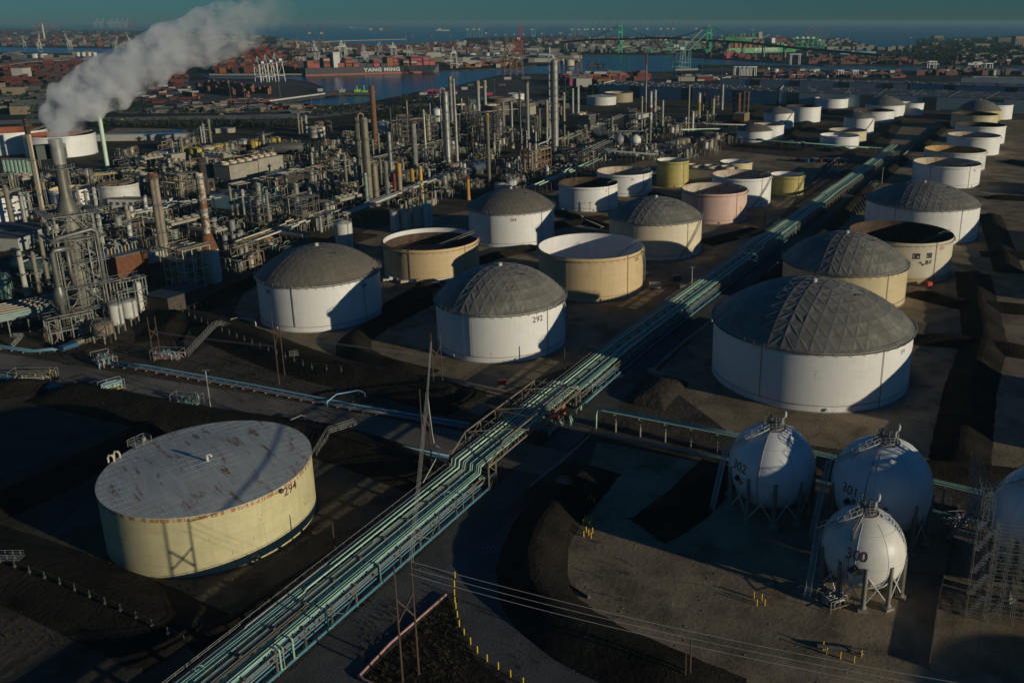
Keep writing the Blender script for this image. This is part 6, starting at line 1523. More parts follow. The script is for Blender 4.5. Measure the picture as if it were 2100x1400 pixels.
for i in range(4):
    r0 = random.Random(500 + i); t = thing('vessel_group', 'x', 'vessels')
    for k in range(3):
        m = MB(); R_ = r0.uniform(.5, 1.1); h_ = r0.uniform(7, 17 if i < 3 else 28); x, y = (k - 1) * 4.5, r0.uniform(-2, 2); m.lathe([(R_, 0), (R_, h_), (R_ * .6, h_ + .5), (.01, h_ + .7)], 16, x, y); c = m.build('column', r0.choice([grey_col, tan_col, olive_col, olive_col, rust_m, grey_col, pale_wall]), t, True)
        p = MB()
        for z in (h_ * .5, h_ * .93): p.lathe([(R_, z), (R_ + 1, z), (R_ + 1, z + .5), (R_, z + .12)], 12, x, y)
        p.build('platform', grate, t)
    m = MB(); m.tube([(-4.5, 0, 9), (-4.5, 0, 10), (0, .5, 10.4), (4.5, 0, 10), (4.5, 0, 6)], .25, 6); m.build('pipe', grey_pipe, t, 'all')
    protos.append((t, 7, ['trio of slim columns', 'trio of uneven columns', 'trio of columns with platforms', 'trio of high slim columns'][i]))
for i in range(2):
    t = thing('fan_bank', 'x', 'air cooler'); L_ = [16, 24][i]; m = MB(); m.box(0, 0, 5, L_, 6, 1.2); m.build('casing', [stained, pale_wall][i], t); n_ = int(L_ / 4)
    for k in range(n_): f = MB(); f.lathe([(1.7, 6.2), (1.6, 7.0), (1.45, 7.0), (1.45, 6.3)], 14, -L_ / 2 + 2 + 4 * k, 0); f.build('fan_ring', stained, t, True)
    for x in range(n_ + 1):
        for y in (-2.7, 2.7): l = MB(); l.bar((-L_ / 2 + x * L_ / n_, y, 0), (-L_ / 2 + x * L_ / n_, y, 5), .25); l.build('leg', steel, t)
    protos.append((t, L_ / 2 + 1, ['bank of four cooling fans', 'bank of six cooling fans'][i]))
POLY = [(300, 612), (420, 600), (520, 560), (650, 500), (700, 470), (800, 440), (930, 402), (1100, 395), (1200, 348), (1340, 332), (1430, 330), (1500, 292), (1545, 240), (1530, 214), (1300, 216), (1120, 226), (900, 245), (780, 255), (620, 268), (600, 300), (350, 292), (215, 330), (215, 360), (40, 372), (0, 390), (-40, 640), (100, 640), (215, 600)]
WP = [G(a, b)[:2] for a, b in POLY]
def inside(x, y):
    c = False; n = len(WP)
    for i in range(n):
        a, b = WP[i], WP[(i + 1) % n]
        if (a[1] > y) != (b[1] > y) and x < (b[0] - a[0]) * (y - a[1]) / (b[1] - a[1]) + a[0]: c = not c
    return c
for (_, x, y, r, h) in TANKS.values(): OCC.append((x, y, r + 1.5))
LM = [(o.location.x, o.location.y, n_) for o, n_ in [(next(o for o in bpy.data.objects if o.get('label', '').startswith(s_)), n_) for s_, n_ in (
    ('tall thick pale grey', 'the tall pale tower'), ('tallest tower', 'the tallest tower'), ('thick olive', 'the thick olive tower'), ('tan rusty-topped', 'the tan chimney'), ('white chimney badly', 'the rust-blistered chimney'), ('tall steel-framed', 'the smoking tower'),
    ('dark shiny long', 'the dark shiny drum'), ('stained pale cooling', 'the cooling tower block'), ('white sphere vessel', 'the white sphere vessel'), ('very tall thin', 'the flare stack'), ('bright yellow column', 'the yellow column'), ('silver chimney with banded top, right', 'the right silver chimney'),
    ('pale tan tank', 'the pale tan tank'), ('small tank of the yellow row near the highway, leftmost', 'the yellow tank row'), ('ringed grey column', 'the ringed column'), ('grey-white stained', 'the stained grey tank'), ('long blue-grey shed', 'the blue-grey shed'))]]
used, placed = {}, []
RF = random.Random(99)
usedp = [False] * len(protos); tries = 0
while len(placed) < 296 and tries < 20000:
    tries += 1
    px, py = RF.uniform(-40, 1545), RF.triangular(215, 640, 300)
    g = G(px, py)
    if not inside(g[0], g[1]): continue
    pi_ = RF.choice([0, 1, 2, 3, 4, 5, 6, 7, 8, 5, 6, 7, 8, 5, 6, 7, 8, 9, 10, 11, 12, 13]); pr, rad, nm = protos[pi_]
    if any(hypot(g[0] - a, g[1] - b) < rad * .75 + c for a, b, c in OCC): continue
    if any(hypot(g[0] - a, g[1] - b) < (rad + c) * .66 for a, b, c in placed): continue
    if pi_ in (11, 12) and (py > 320 or px < 700): continue
    placed.append((g[0], g[1], rad)); rz = RA + RF.choice([0, pi / 2, pi, -pi / 2])
    L0 = min(LM, key=lambda l: hypot(l[0] - g[0], l[1] - g[1])); lpx, lpy = PX(L0[0], L0[1]); dx, dy = px - lpx, py - lpy
    side = ('right of ' if dx > 0 else 'left of ') if abs(dx) > 1.5 * abs(dy) * 1.2 else ('in front of ' if dy > 0 else 'behind ')
    key = (nm, side, L0[2]); used.setdefault(key, []).append((abs(dx) + 2 * abs(dy), len(placed) - 1))
    s_ = RF.uniform(.85, 1.25)
    if not usedp[pi_]:
        o = pr; usedp[pi_] = True; o.location = (g[0], g[1], 0); o.rotation_euler = (0, 0, rz)
    else: o = dup(pr, (g[0], g[1], 0), rz, sc=(s_, s_, s_ * RF.uniform(.8, 1.25)))
    placed[-1] = placed[-1]; o['group'] = 'process units filling the refinery'; used[key][-1] += (o,)
for (nm, side, lm), L_ in used.items():
    L_.sort(key=lambda q: q[0])
    for i, (_, _, o) in enumerate(L_):
        o['label'] = '%s %s%s%s' % (nm, (NUMW[min(i + 1, 20)] + ' nearest ') if i else ('nearest ' if len(L_) > 1 else ''), side, lm)
for i, u in enumerate(usedp):
    if not u:
        for c in list(protos[i][0].children_recursive): bpy.data.objects.remove(c)
        bpy.data.objects.remove(protos[i][0])
print('units', len(placed), tries)
# ------------------------------------------------------------------ the port and the far shore
CB = [M('container_orange', (.24, .085, .025), .7, var=.1), M('container_red', (.13, .034, .026), .7, var=.1), M('container_maroon', (.08, .026, .023), .7, var=.1), M('container_pink', (.34, .05, .10), .6, var=.05), M('container_white', (.36, .35, .32), .7, var=.1), M('container_dark', (.05, .055, .06), .7), M('container_green', (.05, .20, .12), .7), M('container_blue', (.04, .10, .22), .7)]
CN = ['orange', 'red', 'maroon', 'pink', 'white', 'dark grey', 'green', 'blue']
cm = MB(); cm.box(0, 0, 0, 12.0, 2.4, 2.6)
for i in range(11):
    for y in (-1.22, 1.22): cm.box(-5.4 + i * 1.08, y, .15, .4, .05, 2.3)
CPROTO = {}
def container(ci, x, y, z, rz, label, group):
    if ci not in CPROTO:
        o = cm.build('shipping_container', CB[ci]); CPROTO[ci] = o
    else: o = CPROTO[ci].copy(); COL.objects.link(o)
    o.location = (x, y, z); o.rotation_euler = (0, 0, rz); tag(o, label, 'container', group)
rp_ = random.Random(31)
# near terminal rows
NI = 0
for (a, b, wts, nm, hmax, step) in (((421, 174), (560, 194), [0, 0, 0, 1, 2, 0], 'far row of the near container yard', 4, 12.3), ((410, 184), (520, 201), [0, 2, 2, 1, 0], 'middle row of the near container yard', 4, 12.3), ((383, 199), (444, 208), [0, 0, 2, 0, 1], 'near row of the near container yard', 3, 12.3), ((596, 195), (647, 192), [3, 3, 2, 1], 'pink-red block at the pier end of the near yard', 4, 12.8), ((600, 183), (622, 181), [1, 0, 1], 'short red stack behind the pink-red block', 4, 12.6)):
    A, B_ = Vector(G(*a)), Vector(G(*b)); d = B_ - A; rz = atan2(d.y, d.x); n = int(d.length / step); v = d.normalized(); e = Vector((v.y, -v.x, 0))
    for i in range(n):
        if rp_.random() < .06: continue
        for row in range(2):
            for k in range(rp_.randint(max(1, hmax - 2), hmax)):
                if NI > 215: break
                ci = rp_.choice(wts); p = A + v * (i * step) + e * (row * 2.7); container(ci, p.x, p.y, .06 + k * 2.62, rz, '%s container in the %s' % (CN[ci], nm), 'containers of the ' + nm); NI += 1
# --- container ship
sa, sb = Vector(G(627, 155)), Vector(G(907, 147)); d = sb - sa; SL = d.length; srz = atan2(d.y, d.x)
ship = thing('container_ship', 'long black container ship with white lettering along its side', 'ship', (sa.x, sa.y, 0), srz)
def hull(name, L_, B_, D_, mat, parent, z0=-2.0, nb=20, rake=.06, top=None):
    m = MB(); secs = []
    for i in range(nb + 1):
        u = i / nb; x = L_ * u; w_ = B_ * (1 if .08 < u < .8 else (max(.75, 1) if u <= .08 else max(0.02, 1 - ((u - .8) / .2) ** 2)))
        wb = w_ * (.95 if u < .7 else max(.1, .95 - (u - .7) * 2.4)); sheer = D_ * (1 + (.18 * max(0, (u - .85) / .15) ** 2))
        off = B_ / 2
        secs.append([(x - (1 - 0) * 0, off - wb / 2, z0), (x, off - w_ / 2, sheer), (x, off + w_ / 2, sheer), (x, off + wb / 2, z0)])
    vs = [p for s_ in secs for p in s_]; fs = []
    for i in range(nb):
        a, b = i * 4, (i + 1) * 4
        fs += [(a, b, b + 1, a + 1), (a + 1, b + 1, b + 2, a + 2), (a + 2, b + 2, b + 3, a + 3)]
    fs += [(0, 1, 2, 3), (nb * 4 + 3, nb * 4 + 2, nb * 4 + 1, nb * 4)]
    m.add(vs, fs); return m.build(name, mat, parent)
FBH = 13.5
hull('hull', SL, 42, FBH, M('black_hull_paint', (.03, .034, .04), .45), ship); MB().box(SL * .42, 20.5, -1.9, SL * .84, 40.2, 3.4).build('boot_topping', M('red_boot_paint', (.26, .07, .055), .6), ship)
hb_ = MB(); hb_.box(SL * .205 + 5, 21, FBH, 12, 38, 26); hb_.box(SL * .205 + 5, 21, FBH + 26, 13, 44, 3); hb_.build('bridge_house', white_col, ship); f_ = MB(); f_.box(SL * .19, 30, FBH, 6, 8, 24); f_.build('funnel', steel_dk, ship)
def hull_text(txt, x, z, size, parent, y=-.1, mat=None, sx=1.25):
    cu = bpy.data.curves.new('m', 'FONT'); cu.body = txt; cu.size = size; cu.offset = .035 * size; cu.space_character = 1.15; t_ = bpy.data.objects.new('m', cu); COL.objects.link(t_)
    me = bpy.data.meshes.new_from_object(t_.evaluated_get(bpy.context.evaluated_depsgraph_get())); bpy.data.objects.remove(t_); bpy.data.curves.remove(cu)
    for v in me.vertices: v.co = (x + v.co.x * sx, y, z + v.co.y)
    o = bpy.data.objects.new('lettering', me); COL.objects.link(o); me.materials.clear(); me.materials.append(mat or white_col); o.parent = parent
hull_text('YANG MING', SL * .41, 4.0, 9.5, ship, y=-.25)
sv_ = d.normalized(); se = Vector((sv_.y, -sv_.x, 0))
bays = [(12, 5, 0), (24, 5, 1), (46, 7, 1), (76, 3, 1), (92, 7, 0), (108, 3, 2), (122, 2, 5), (137, 2, 5), (152, 5, 1), (168, 2, 5), (182, 7, 0), (196, 7, 3), (218, 5, 2), (236, 7, 3), (248, 7, 0), (264, 6, 1), (278, 4, 3)]
bays = [(x * SL / 300, n, c) for x, n, c in bays]; cargo = MB()
for (x, n, c) in bays:
    for k in range(n):
        ci = rp_.choice([c, 1, 0, 3, 2, 4, 6][:4 + (k % 3)]) if c != 5 else 5
        p = sa + sv_ * x - se * 2.2; container(ci, p.x, p.y, FBH + .3 + k * 2.62, srz, '%s container on the near side of the black ship' % CN[ci], 'containers stacked on the black ship')
    for r_ in range(1, 14): cargo.box(x, 2.2 + r_ * 2.5, FBH + .3, 12, 2.4, 2.62 * max(1, n - (r_ * 7 % 3)), 0, (r_ * 5 + int(x)) % 8)
co = cargo.build('deck_cargo', CB); co.location = (sa.x, sa.y, 0); co.rotation_euler = (0, 0, srz); tag(co, 'stacked containers filling the deck of the black ship', 'containers', kind='stuff')
# --- green ship behind the bridge
ga, gb = Vector(G(1493, 110)), Vector(G(1640, 107)); d = gb - ga; GL = d.length
gs = thing('container_ship', 'bright green container ship lying behind the suspension bridge', 'ship', (ga.x, ga.y, 0), atan2(d.y, d.x)); hull('hull', GL, 44, 17, M('bright_green_hull', (.07, .27, .11), .5), gs)
hull_text('EVERGREEN', GL * .36, 6.5, 12, gs, y=-.3, sx=1.35); b_ = MB(); b_.box(GL * .62, 22, 17, 14, 40, 30); b_.build('bridge_house', white_col, gs)
cg = MB()
for i in range(14):
    if i == 8: continue
    for r_ in range(3): cg.box(GL * .04 + i * GL * .064, 4 + r_ * 14, 17, 14, 12, rp_.uniform(8, 20), 0, rp_.choice([6, 6, 1, 2, 0]))
cg.build('deck_cargo', CB, gs)['kind'] = 'stuff'
ga = Vector(G(1487, 85)); gs = thing('container_ship', 'second green ship farther out beyond the terminal', 'ship', (ga.x, ga.y, 0), .05); hull('hull', 230, 42, 22, MATS['bright_green_hull'], gs); hull_text('EVERGREEN', 110, 9, 12, gs, y=-.3); cg = MB()
for i in range(9): cg.box(20 + i * 22, 20, 22, 18, 34, rp_.uniform(6, 20), 0, rp_.choice([6, 6, 1]))
cg.build('deck_cargo', CB, gs)
ga = Vector(G(1548, 85)); gs = thing('cargo_ship', 'red ship with white funnel right of the green ships', 'ship', (ga.x, ga.y, 0), .0); hull('hull', 170, 30, 14, M('red_hull', (.25, .05, .04), .5), gs); b_ = MB(); b_.box(30, 17, 14, 18, 22, 34); b_.build('bridge_house', white_col, gs); b_ = MB(); b_.box(120, 17, 14, 90, 28, 8); b_.build('deck_cargo', CB[1], gs)
ga = Vector(G(868, 119)); gs = thing('ferry', 'white passenger ship moored behind the bow of the black ship', 'ship', (ga.x, ga.y, 0), .0); hull('hull', 74, 14, 6, white_col, gs); b_ = MB(); b_.box(34, 7, 6, 52, 12, 5); b_.box(30, 7, 11, 36, 10, 4); b_.build('deckhouse', white_col, gs)
ga = Vector(G(1206, 136)); gs = thing('tug', 'dark harbour tug with white wheelhouse in the channel', 'tug', (ga.x, ga.y, 0), .25); hull('hull', 42, 11, 4, black_p, gs); b_ = MB(); b_.box(27, 5.5, 4, 8, 7, 4); b_.box(28, 5.5, 8, 5, 5, 3); b_.bar((28, 5.5, 11), (28, 5.5, 17), .5); b_.build('wheelhouse', white_col, gs); b_ = MB(); b_.box(12, 5.5, 4, 12, 8, 2.5); b_.build('deck_gear', steel_dk, gs)
ga = Vector(G(672, 193)); gs = thing('work_barge', 'crane barge with lime green gear at the pier end', 'barge', (ga.x, ga.y, 0), .05); m = MB(); m.box(30, 5, -1, 62, 16, 3.2); m.build('hull', steel_dk, gs)
for i, (x, c) in enumerate(((10, CB[1]), (20, CB[4]), (30, CB[5]), (42, M('lime_paint', (.28, .55, .06), .5)), (52, MATS['lime_paint']))): m = MB(); m.box(x, 5, 2.2, 8, 6, 2 + (i * 2) % 4); m.cyl((x, 2, 4), (x, 2, 8 + i), .6, n=8); m.build('deck_gear', c, gs)
for x, h_ in ((18, 27), (40, 24)): m = MB(); m.cyl((x, 5, 2), (x - 2, 5, h_), .5, .3, 6); m.bar((x - 2, 5, h_), (x + 8, 5, h_ - 4), .5); m.build('derrick', steel_dk, gs)
for i, (px, py) in enumerate(((716, 57.5), (740, 58), (752, 63), (772, 63.5), (893, 63), (905, 63.5), (1540, 62), (1865, 77))):
    ga = Vector(G(px, py)); gs = thing('distant_ship', ['white yacht far out on the sea, left one', 'low white ship far out on the sea', 'dark freighter lying off the breakwater, left', 'dark freighter lying off the breakwater, right', 'long white ship off the dark blue cranes', 'small white ship beside the long one', 'tiny white boat beyond the green ships', 'small white sail in the right-hand inlet'][i], 'ship', (ga.x, ga.y, -2), .1); L_ = [120, 60, 150, 170, 160, 90, 60, 20][i]
    hull('hull', L_, L_ * .14, L_ * .06, steel_dk if i in (2, 3) else white_col, gs, nb=8); m = MB(); m.box(L_ * .3, L_ * .07, L_ * .06, L_ * .2, L_ * .1, L_ * .1); m.build('deckhouse', white_col, gs)
# --- pier strip
wall_line('long bright white pier edge in front of the near container yard', [(500, 215), (560, 207), (672, 192)], 1.6, 6, white_col, 'pier', 'pier'); sheet('pier_bank', gp((500, 216), (560, 208.5), (680, 192.5), (700, 194), (560, 213), (510, 219)), .08, M('pier_bank_dirt', (.16, .13, .08), .9))
wall_line('dark timber wharf in front of the black ship terminal', [(430, 155), (620, 154.5)], 3, 5, concrete, 'wharf', 'wharf'); wall_line('pale timber wharf under the large teal crane', [(1384, 145), (1430, 144)], 3.5, 6, concrete, 'wharf', 'wharf')
# --- warehouses
skyl = MB(); skyl.box(0, 0, 0, 5, 2.2, .7)
def warehouse(label, f, b, h, seed, doors, nsky=90):
    """f: front wall foot points left/right, b: rear roof edge points (at roof height)"""
    r0 = random.Random(seed); F0, F1 = Vector(G(*f[0])), Vector(G(*f[1])); B0, B1 = Vector(G(b[0][0], b[0][1], h)), Vector(G(b[1][0], b[1][1], h)); t = thing('warehouse', label, 'warehouse', (F0.x, F0.y, 0))
    q = [Vector((p.x - F0.x, p.y - F0.y, 0)) for p in (F0, F1, B1, B0)]
    m = MB(); m.add([(p.x, p.y, z) for z in (0, h) for p in q], [(0, 1, 5, 4), (1, 2, 6, 5), (2, 3, 7, 6), (3, 0, 4, 7)]); m.build('wall', blue_wall, t)
    MB().add([(p.x, p.y, h + .004) for p in q] + [(p.x, p.y, h + .6) for p in q], [(3, 2, 1, 0), (4, 5, 6, 7), (0, 1, 5, 4), (1, 2, 6, 5), (2, 3, 7, 6), (3, 0, 4, 7)]).build('roof', roof_dark, t)
    e = (q[1] - q[0]).normalized(); nrm = Vector((e.y, -e.x, 0)); a = atan2(e.y, e.x); L_ = (q[1] - q[0]).length
    for u in doors: c = q[0].lerp(q[1], u) + nrm * .15; m = MB(); m.box(c.x, c.y, 0, 16, .4, h - .2, a); m.build('dark_bay', M('dark_bay_panel', (.035, .06, .075), .6), t)
    src = None
    for k in range(nsky):
        u, v = r0.random(), r0.random() ; c = q[0].lerp(q[1], u).lerp(q[3].lerp(q[2], u), .04 + .92 * v)
        if src is None: src = skyl.build('roof_vent', pale_wall, t); o = src
        else: o = src.copy(); COL.objects.link(o); o.parent = t
        o.location = (c.x, c.y, h + .6); o.rotation_euler = (0, 0, a)
    m = MB()
    for u in [i / 9 for i in range(1, 9)]: A_, B_ = q[0].lerp(q[1], u), q[3].lerp(q[2], u); m.bar((A_.x, A_.y, h + .8), (B_.x, B_.y, h + .8), .8, .5)
    m.build('roof_ridge', M('ridge_grey', (.13, .14, .14), .7), t)
    m = MB(); m.bar((q[3].x, q[3].y, h + 1.2), (q[0].lerp(q[3], .3)).to_tuple()[:2] + (h + 1.2,), 1.5, 1.2); m.build('parapet', white_col, t)
warehouse('nearest long blue-grey warehouse behind the refinery, left half', [(1228, 197), (1592, 214)], [(1260, 167), (1600, 178)], 15, 1, [.22, .52, .8]); warehouse('nearest long blue-grey warehouse, right half behind the white tanks', [(1596, 214), (2260, 240)], [(1606, 178), (2300, 196)], 15, 2, [.05, .3, .5, .7])
warehouse('second long blue-grey warehouse behind the first', [(1476, 182), (1860, 195)], [(1490, 161), (1850, 167)], 15, 3, [.2, .42, .68, .9]); warehouse('second blue-grey warehouse, right part near the right edge', [(1866, 195), (2300, 211)], [(1856, 167), (2300, 178)], 15, 4, [.2, .5, .8]); warehouse('dark-roofed warehouse with bright gable near the right edge', [(1970, 178), (2300, 186)], [(2045, 160), (2300, 160)], 14, 5, [.5])
# --- cranes
def crane_proto(name, mat, boom_ang, boom_len=60, back=18, bm=None, house=True):
    t = thing(name, 'x', 'crane'); m = MB(); s_ = 9.0; gz = 45
    for x in (-s_, s_):
        for y in (-13, 13): m.bar((x, y, 0), (x * .9, y * (.6 if y > 0 else 1), gz), 1.3, 1.3)
        m.bar((x, -13, 14), (x, 13, 14), 1.2); m.bar((x, -13, 14), (x, 9, gz), .8); m.bar((x, -13, 2), (x, 13, 2), 1.4)
    for y in (-13, 13): m.bar((-s_, y, 14), (s_, y, 14), 1.2); m.bar((-s_ * .9, y * .8, gz), (s_ * .9, y * .8, gz), 1.2)
    m.bar((-s_, -13, 14), (s_ * .9, -13, gz), .7)
    m.bar((-4, -11, gz), (0, -8, gz + 21), 1.0); m.bar((4, -11, gz), (0, -8, gz + 21), 1.0); m.bar((0, -8, gz + 21), (0, back, gz + 2), .6); m.build('portal_frame', mat, t)
    b = MB()
    for x in (-3.5, 3.5): b.bar((x, -13, gz + 1.5), (x, 13 + back, gz + 1.5), 1.5, 1.8)
    b.build('trolley_girder', mat, t)
    b = MB(); ca, sa_ = cos(boom_ang), sin(boom_ang); e = (0, -13 - boom_len * ca, gz + 1.5 + boom_len * sa_)
    for x in (-3, 3): b.bar((x, -13, gz + 1.5), (x, e[1], e[2]), 1.2, 1.8)
    for k in range(8): p = -13 + (e[1] + 13) * k / 8; z = gz + 1.5 + (e[2] - gz - 1.5) * k / 8; b.bar((-3, p, z), (3, p, z), .8)
    b.build('boom', bm or mat, t)
    b = MB(); b.bar((0, -8, gz + 21), (0, -13 - boom_len * .75 * ca, gz + 2.5 + boom_len * .75 * sa_), .5); b.bar((0, -8, gz + 21), (0, -13 - boom_len * .4 * ca, gz + 2.5 + boom_len * .4 * sa_), .5); b.build('stay', bm or mat, t)
    if house: b = MB(); b.box(0, 9, gz + 2.4, 8, 12, 6); b.build('machinery_house', white_col, t)
    return t
CW = M('crane_white', (.58, .58, .56), .5); CBL = M('crane_blue', (.05, .14, .24), .5); CG = M('crane_green', (.06, .38, .22), .5); CT = M('crane_teal', (.12, .24, .23), .5); CBR = M('crane_brown', (.22, .12, .06), .7, rust=.2); CR = M('crane_red', (.38, .04, .04), .6); CGB = M('crane_dark_boom', (.10, .10, .12), .6)
CP = {}
def crane(kind, label, px, py, top, rz=0, group=None):
    spec = {'white': (CW, 1.15, None, 55), 'whiteflat': (CW, 0.0, None, 55), 'blue': (CBL, 1.25, CGB, 52), 'green': (CG, .95, CGB, 62), 'teal': (CT, .75, None, 60), 'brown': (CBR, 1.3, CBR, 58), 'red': (CR, 1.15, None, 50), 'dark': (CGB, 1.45, CGB, 40), 'whitered': (CW, .8, CR, 58)}[kind]
    g = G(px, py); ang = spec[1]; H_ = 46.5 + max(21, spec[3] * sin(ang)); sc = height_at(g[0], g[1], top) / H_ if top < 46 or True else 1
    if sc > 3 or sc <= 0: sc = 1
    sc = (py - top) * mpp(g[0], g[1]) * 1.0 / H_
    if kind not in CP: o = crane_proto('ship_to_shore_crane', spec[0], ang, spec[3], bm=spec[2]); CP[kind] = o; o.location = g; o.rotation_euler = (0, 0, rz); o.scale = (sc,) * 3
    else: o = dup(CP[kind], g, rz, sc=(sc, sc, sc))
    o['label'] = label
    if group: o['group'] = group
for i, (x, b, t_) in enumerate(((652, 127, 84), (705, 127, 83), (750, 123, 92), (809, 123, 87), (838, 121, 93), (932, 140, 96))): crane('whiteflat' if i % 2 else 'white', 'white quay crane above the black ship, %s of six' % ordw(i, 6), x, b, t_, 0, 'white cranes along the black ship quay')
for i, (x, b, t_) in enumerate(((572, 167, 92), (553, 168, 96), (536, 169, 100))): crane('whitered', 'tall white crane with red-tipped boom at the near container yard, %s' % ordw(2 - i, 3), x, b, t_, -2.2, 'white cranes with red booms')
for i, x in enumerate((1040, 1053, 1066)): crane('brown', 'brown lattice crane at the end of the quay apron, %s of three' % ordw(i, 3), x, 156, 76 + 4 * i, .2, 'brown cranes')
for i, x in enumerate((1143, 1188)): crane('brown', 'brown-legged crane with white head right of the tallest tower, %s' % ['left', 'right'][i], x, 152, 98, .2, 'brown cranes by the channel')
crane('red', 'bright red crane with raised boom behind the brown cranes', 1065, 118, 50, .3)
bx_ = [1208, 1219, 1232, 1242, 1256, 1306, 1330, 1358, 1372, 1383, 1430]
for i, x in enumerate(bx_): crane('blue', 'blue crane with raised boom on the far terminal, %s of eleven' % ordw(i, 11), x, 79 if i < 5 else 77, 45, pi / 2 + .2, 'blue cranes on the far terminal')
for i, (x, b, t_) in enumerate(((637, 98, 49), (661, 98, 49), (833, 89, 66), (847, 89, 66), (886, 89, 67), (925, 88, 67))): crane('dark', 'dark crane with upright boom before the open sea, %s of six' % ordw(i, 6), x, b, t_, .2, 'dark cranes before the sea')
for i, x in enumerate((1637, 1649, 1659, 1670, 1683)): crane('green', 'green crane with raised boom beyond the bridge end, %s of five' % ordw(i, 5), x, 103, 56 + (i == 4) * 8, pi / 2 + .2, 'green cranes beyond the bridge')
for i, (x, b, t_) in enumerate(((1372, 110, 68), (1432, 104, 72))): crane('green', 'bright green crane behind the large teal crane, %s' % ['left', 'right'][i], x, b, t_, pi / 2, 'bright green cranes')
crane('teal', 'largest teal crane by the channel, long boom raised to the left, left one', 1392, 139, 64, pi / 2 + .25); crane('teal', 'teal crane overlapping the largest one on its right', 1404, 140, 72, pi / 2 + .25)
for i, x in enumerate((962, 975, 986, 1094, 1176, 1190, 1201)): crane('teal', 'distant teal crane near the horizon, %s of seven' % ordw(i, 7), x, 76, 50, pi / 2 + .3, 'distant teal cranes')
for i, x in enumerate((196, 208, 226, 236, 247, 258)): crane('white', 'distant white crane left of the smoke, %s of six' % ordw(i, 6), x, 57, 38, pi / 2 + .3, 'distant white cranes')
for i, x in enumerate((72, 84, 96, 108, 118, 245, 262, 275)): crane('red', 'distant red crane near the left horizon, %s of eight' % ordw(i, 8), x, 62, 46, pi / 2, 'distant red cranes')
for i in range(14): crane('whiteflat' if i % 3 else 'white', 'small white crane among the far-centre container stacks, %s of fourteen' % ordw(i, 14), 612 + i * 33, 106 + (i * 7) % 14, 84 + (i * 5) % 12, (i % 3) * .5, 'small white cranes of the far centre terminal')
for i in range(10): crane('blue' if i % 2 else 'dark', 'small dark crane on the distant quay beyond the centre terminal, %s of ten' % ordw(i, 10), 1000 + i * 19, 84, 58 + (i * 3) % 8, pi / 2 + .2, 'small dark cranes of the distant centre quay')
for i in range(12): crane('red' if i % 3 == 0 else 'white', 'small crane over the left-hand port behind the smoke, %s of twelve' % ordw(i, 12), 20 + i * 31, 92 + (i * 5) % 12, 70 + (i * 5) % 10, (i % 4) * .4, 'small cranes of the left-hand port')
for i in range(8): crane('green' if i % 2 else 'blue', 'small crane around the green ships beyond the bridge, %s of eight' % ordw(i, 8), 1462 + i * 19, 84, 62 + (i * 3) % 6, pi / 2 + .2, 'small cranes round the green ships')
def gantry(label, px, py, top, group):
    g = G(px, py); h = (py - top) * mpp(g[0], g[1]); t = thing('yard_gantry', label, 'gantry crane', g, .2); t['group'] = group
    for x in (-h * .45, h * .45): m = MB(); m.bar((x, -4, 0), (x, -4, h), 1.2); m.bar((x, 4, 0), (x, 4, h), 1.2); m.bar((x, -4, h), (x, 4, h), 1.0); m.build('leg_frame', CW, t)
    m = MB(); m.bar((-h * .6, -3, h), (h * .6, -3, h), 1.5); m.bar((-h * .6, 3, h), (h * .6, 3, h), 1.5); m.build('girder', CW, t)
for i, x in enumerate((1514, 1523, 1532, 1541)): gantry('white yard gantry above the blue warehouses, %s of four' % ordw(i, 4), x, 156, 138, 'white yard gantries')
for i, x in enumerate((1630, 1722, 1752, 2008, 2025, 1910)): gantry('pale yard gantry in the right-hand container yards, %s of six' % ordw(i, 6), x, [133, 157, 157, 147, 147, 143][i], [112, 145, 145, 131, 131, 127][i], 'pale yard gantries')
# --- suspension bridge
A_, B_ = Vector(G(1272, 109)), Vector(G(1453, 114)); br = thing('suspension_bridge', 'green suspension bridge crossing the channel before the sea', 'bridge', (A_.x, A_.y, 0)); v = (B_ - A_).normalized(); e = Vector((v.y, -v.x, 0)); H_ = height_at(A_.x, A_.y, 52)
def bp_(p, off=0, z=0): q = p - A_ + e * off; return (q.x, q.y, z)
for k, P in enumerate((A_, B_)):
    m = MB()
    for off in (-10, 10): m.bar(bp_(P, off), bp_(P, off, H_), 4.5)
    for z in (H_ * .5, H_ * .75, H_ * .97): m.bar(bp_(P, -10, z), bp_(P, 10, z), 3.5)
    for z0, z1 in ((H_ * .05, H_ * .25), (H_ * .25, H_ * .45)): m.bar(bp_(P, -10, z0), bp_(P, 10, z1), 2); m.bar(bp_(P, 10, z0), bp_(P, -10, z1), 2)
    m.build('tower', CG, br)
DZ = H_ * .5; span = (B_ - A_).length; m = MB(); pts = []
for off in (-9, 9):
    pl = [(-span * .35, DZ + 2)] + [(0, H_)] + [(span * i / 16, DZ + 6 + (H_ - DZ - 6) * (2 * i / 16 - 1) ** 2) for i in range(1, 16)] + [(span, H_), (span * 1.35, DZ - 4)]
    m.tube([bp_(A_ + v * s_, off, z) for s_, z in pl], .8, 5)
    for s_, z in pl[2:-2]: m.bar(bp_(A_ + v * s_, off, DZ), bp_(A_ + v * s_, off, z), .3)
m.build('cable', CG, br)
m = MB(); dk = [(-span * .75, DZ - 14), (-span * .35, DZ - 3), (0, DZ), (span * .5, DZ + 6), (span, DZ), (span * 1.35, DZ - 4), (span * 1.9, DZ - 18), (span * 2.6, DZ - 32)]
for (s0, z0), (s1, z1) in zip(dk[:-1], dk[1:]): m.bar(bp_(A_ + v * s0, 0, z0), bp_(A_ + v * s1, 0, z1), 18, 6)
m.build('deck', M('bridge_deck', (.04, .045, .045), .8), br)
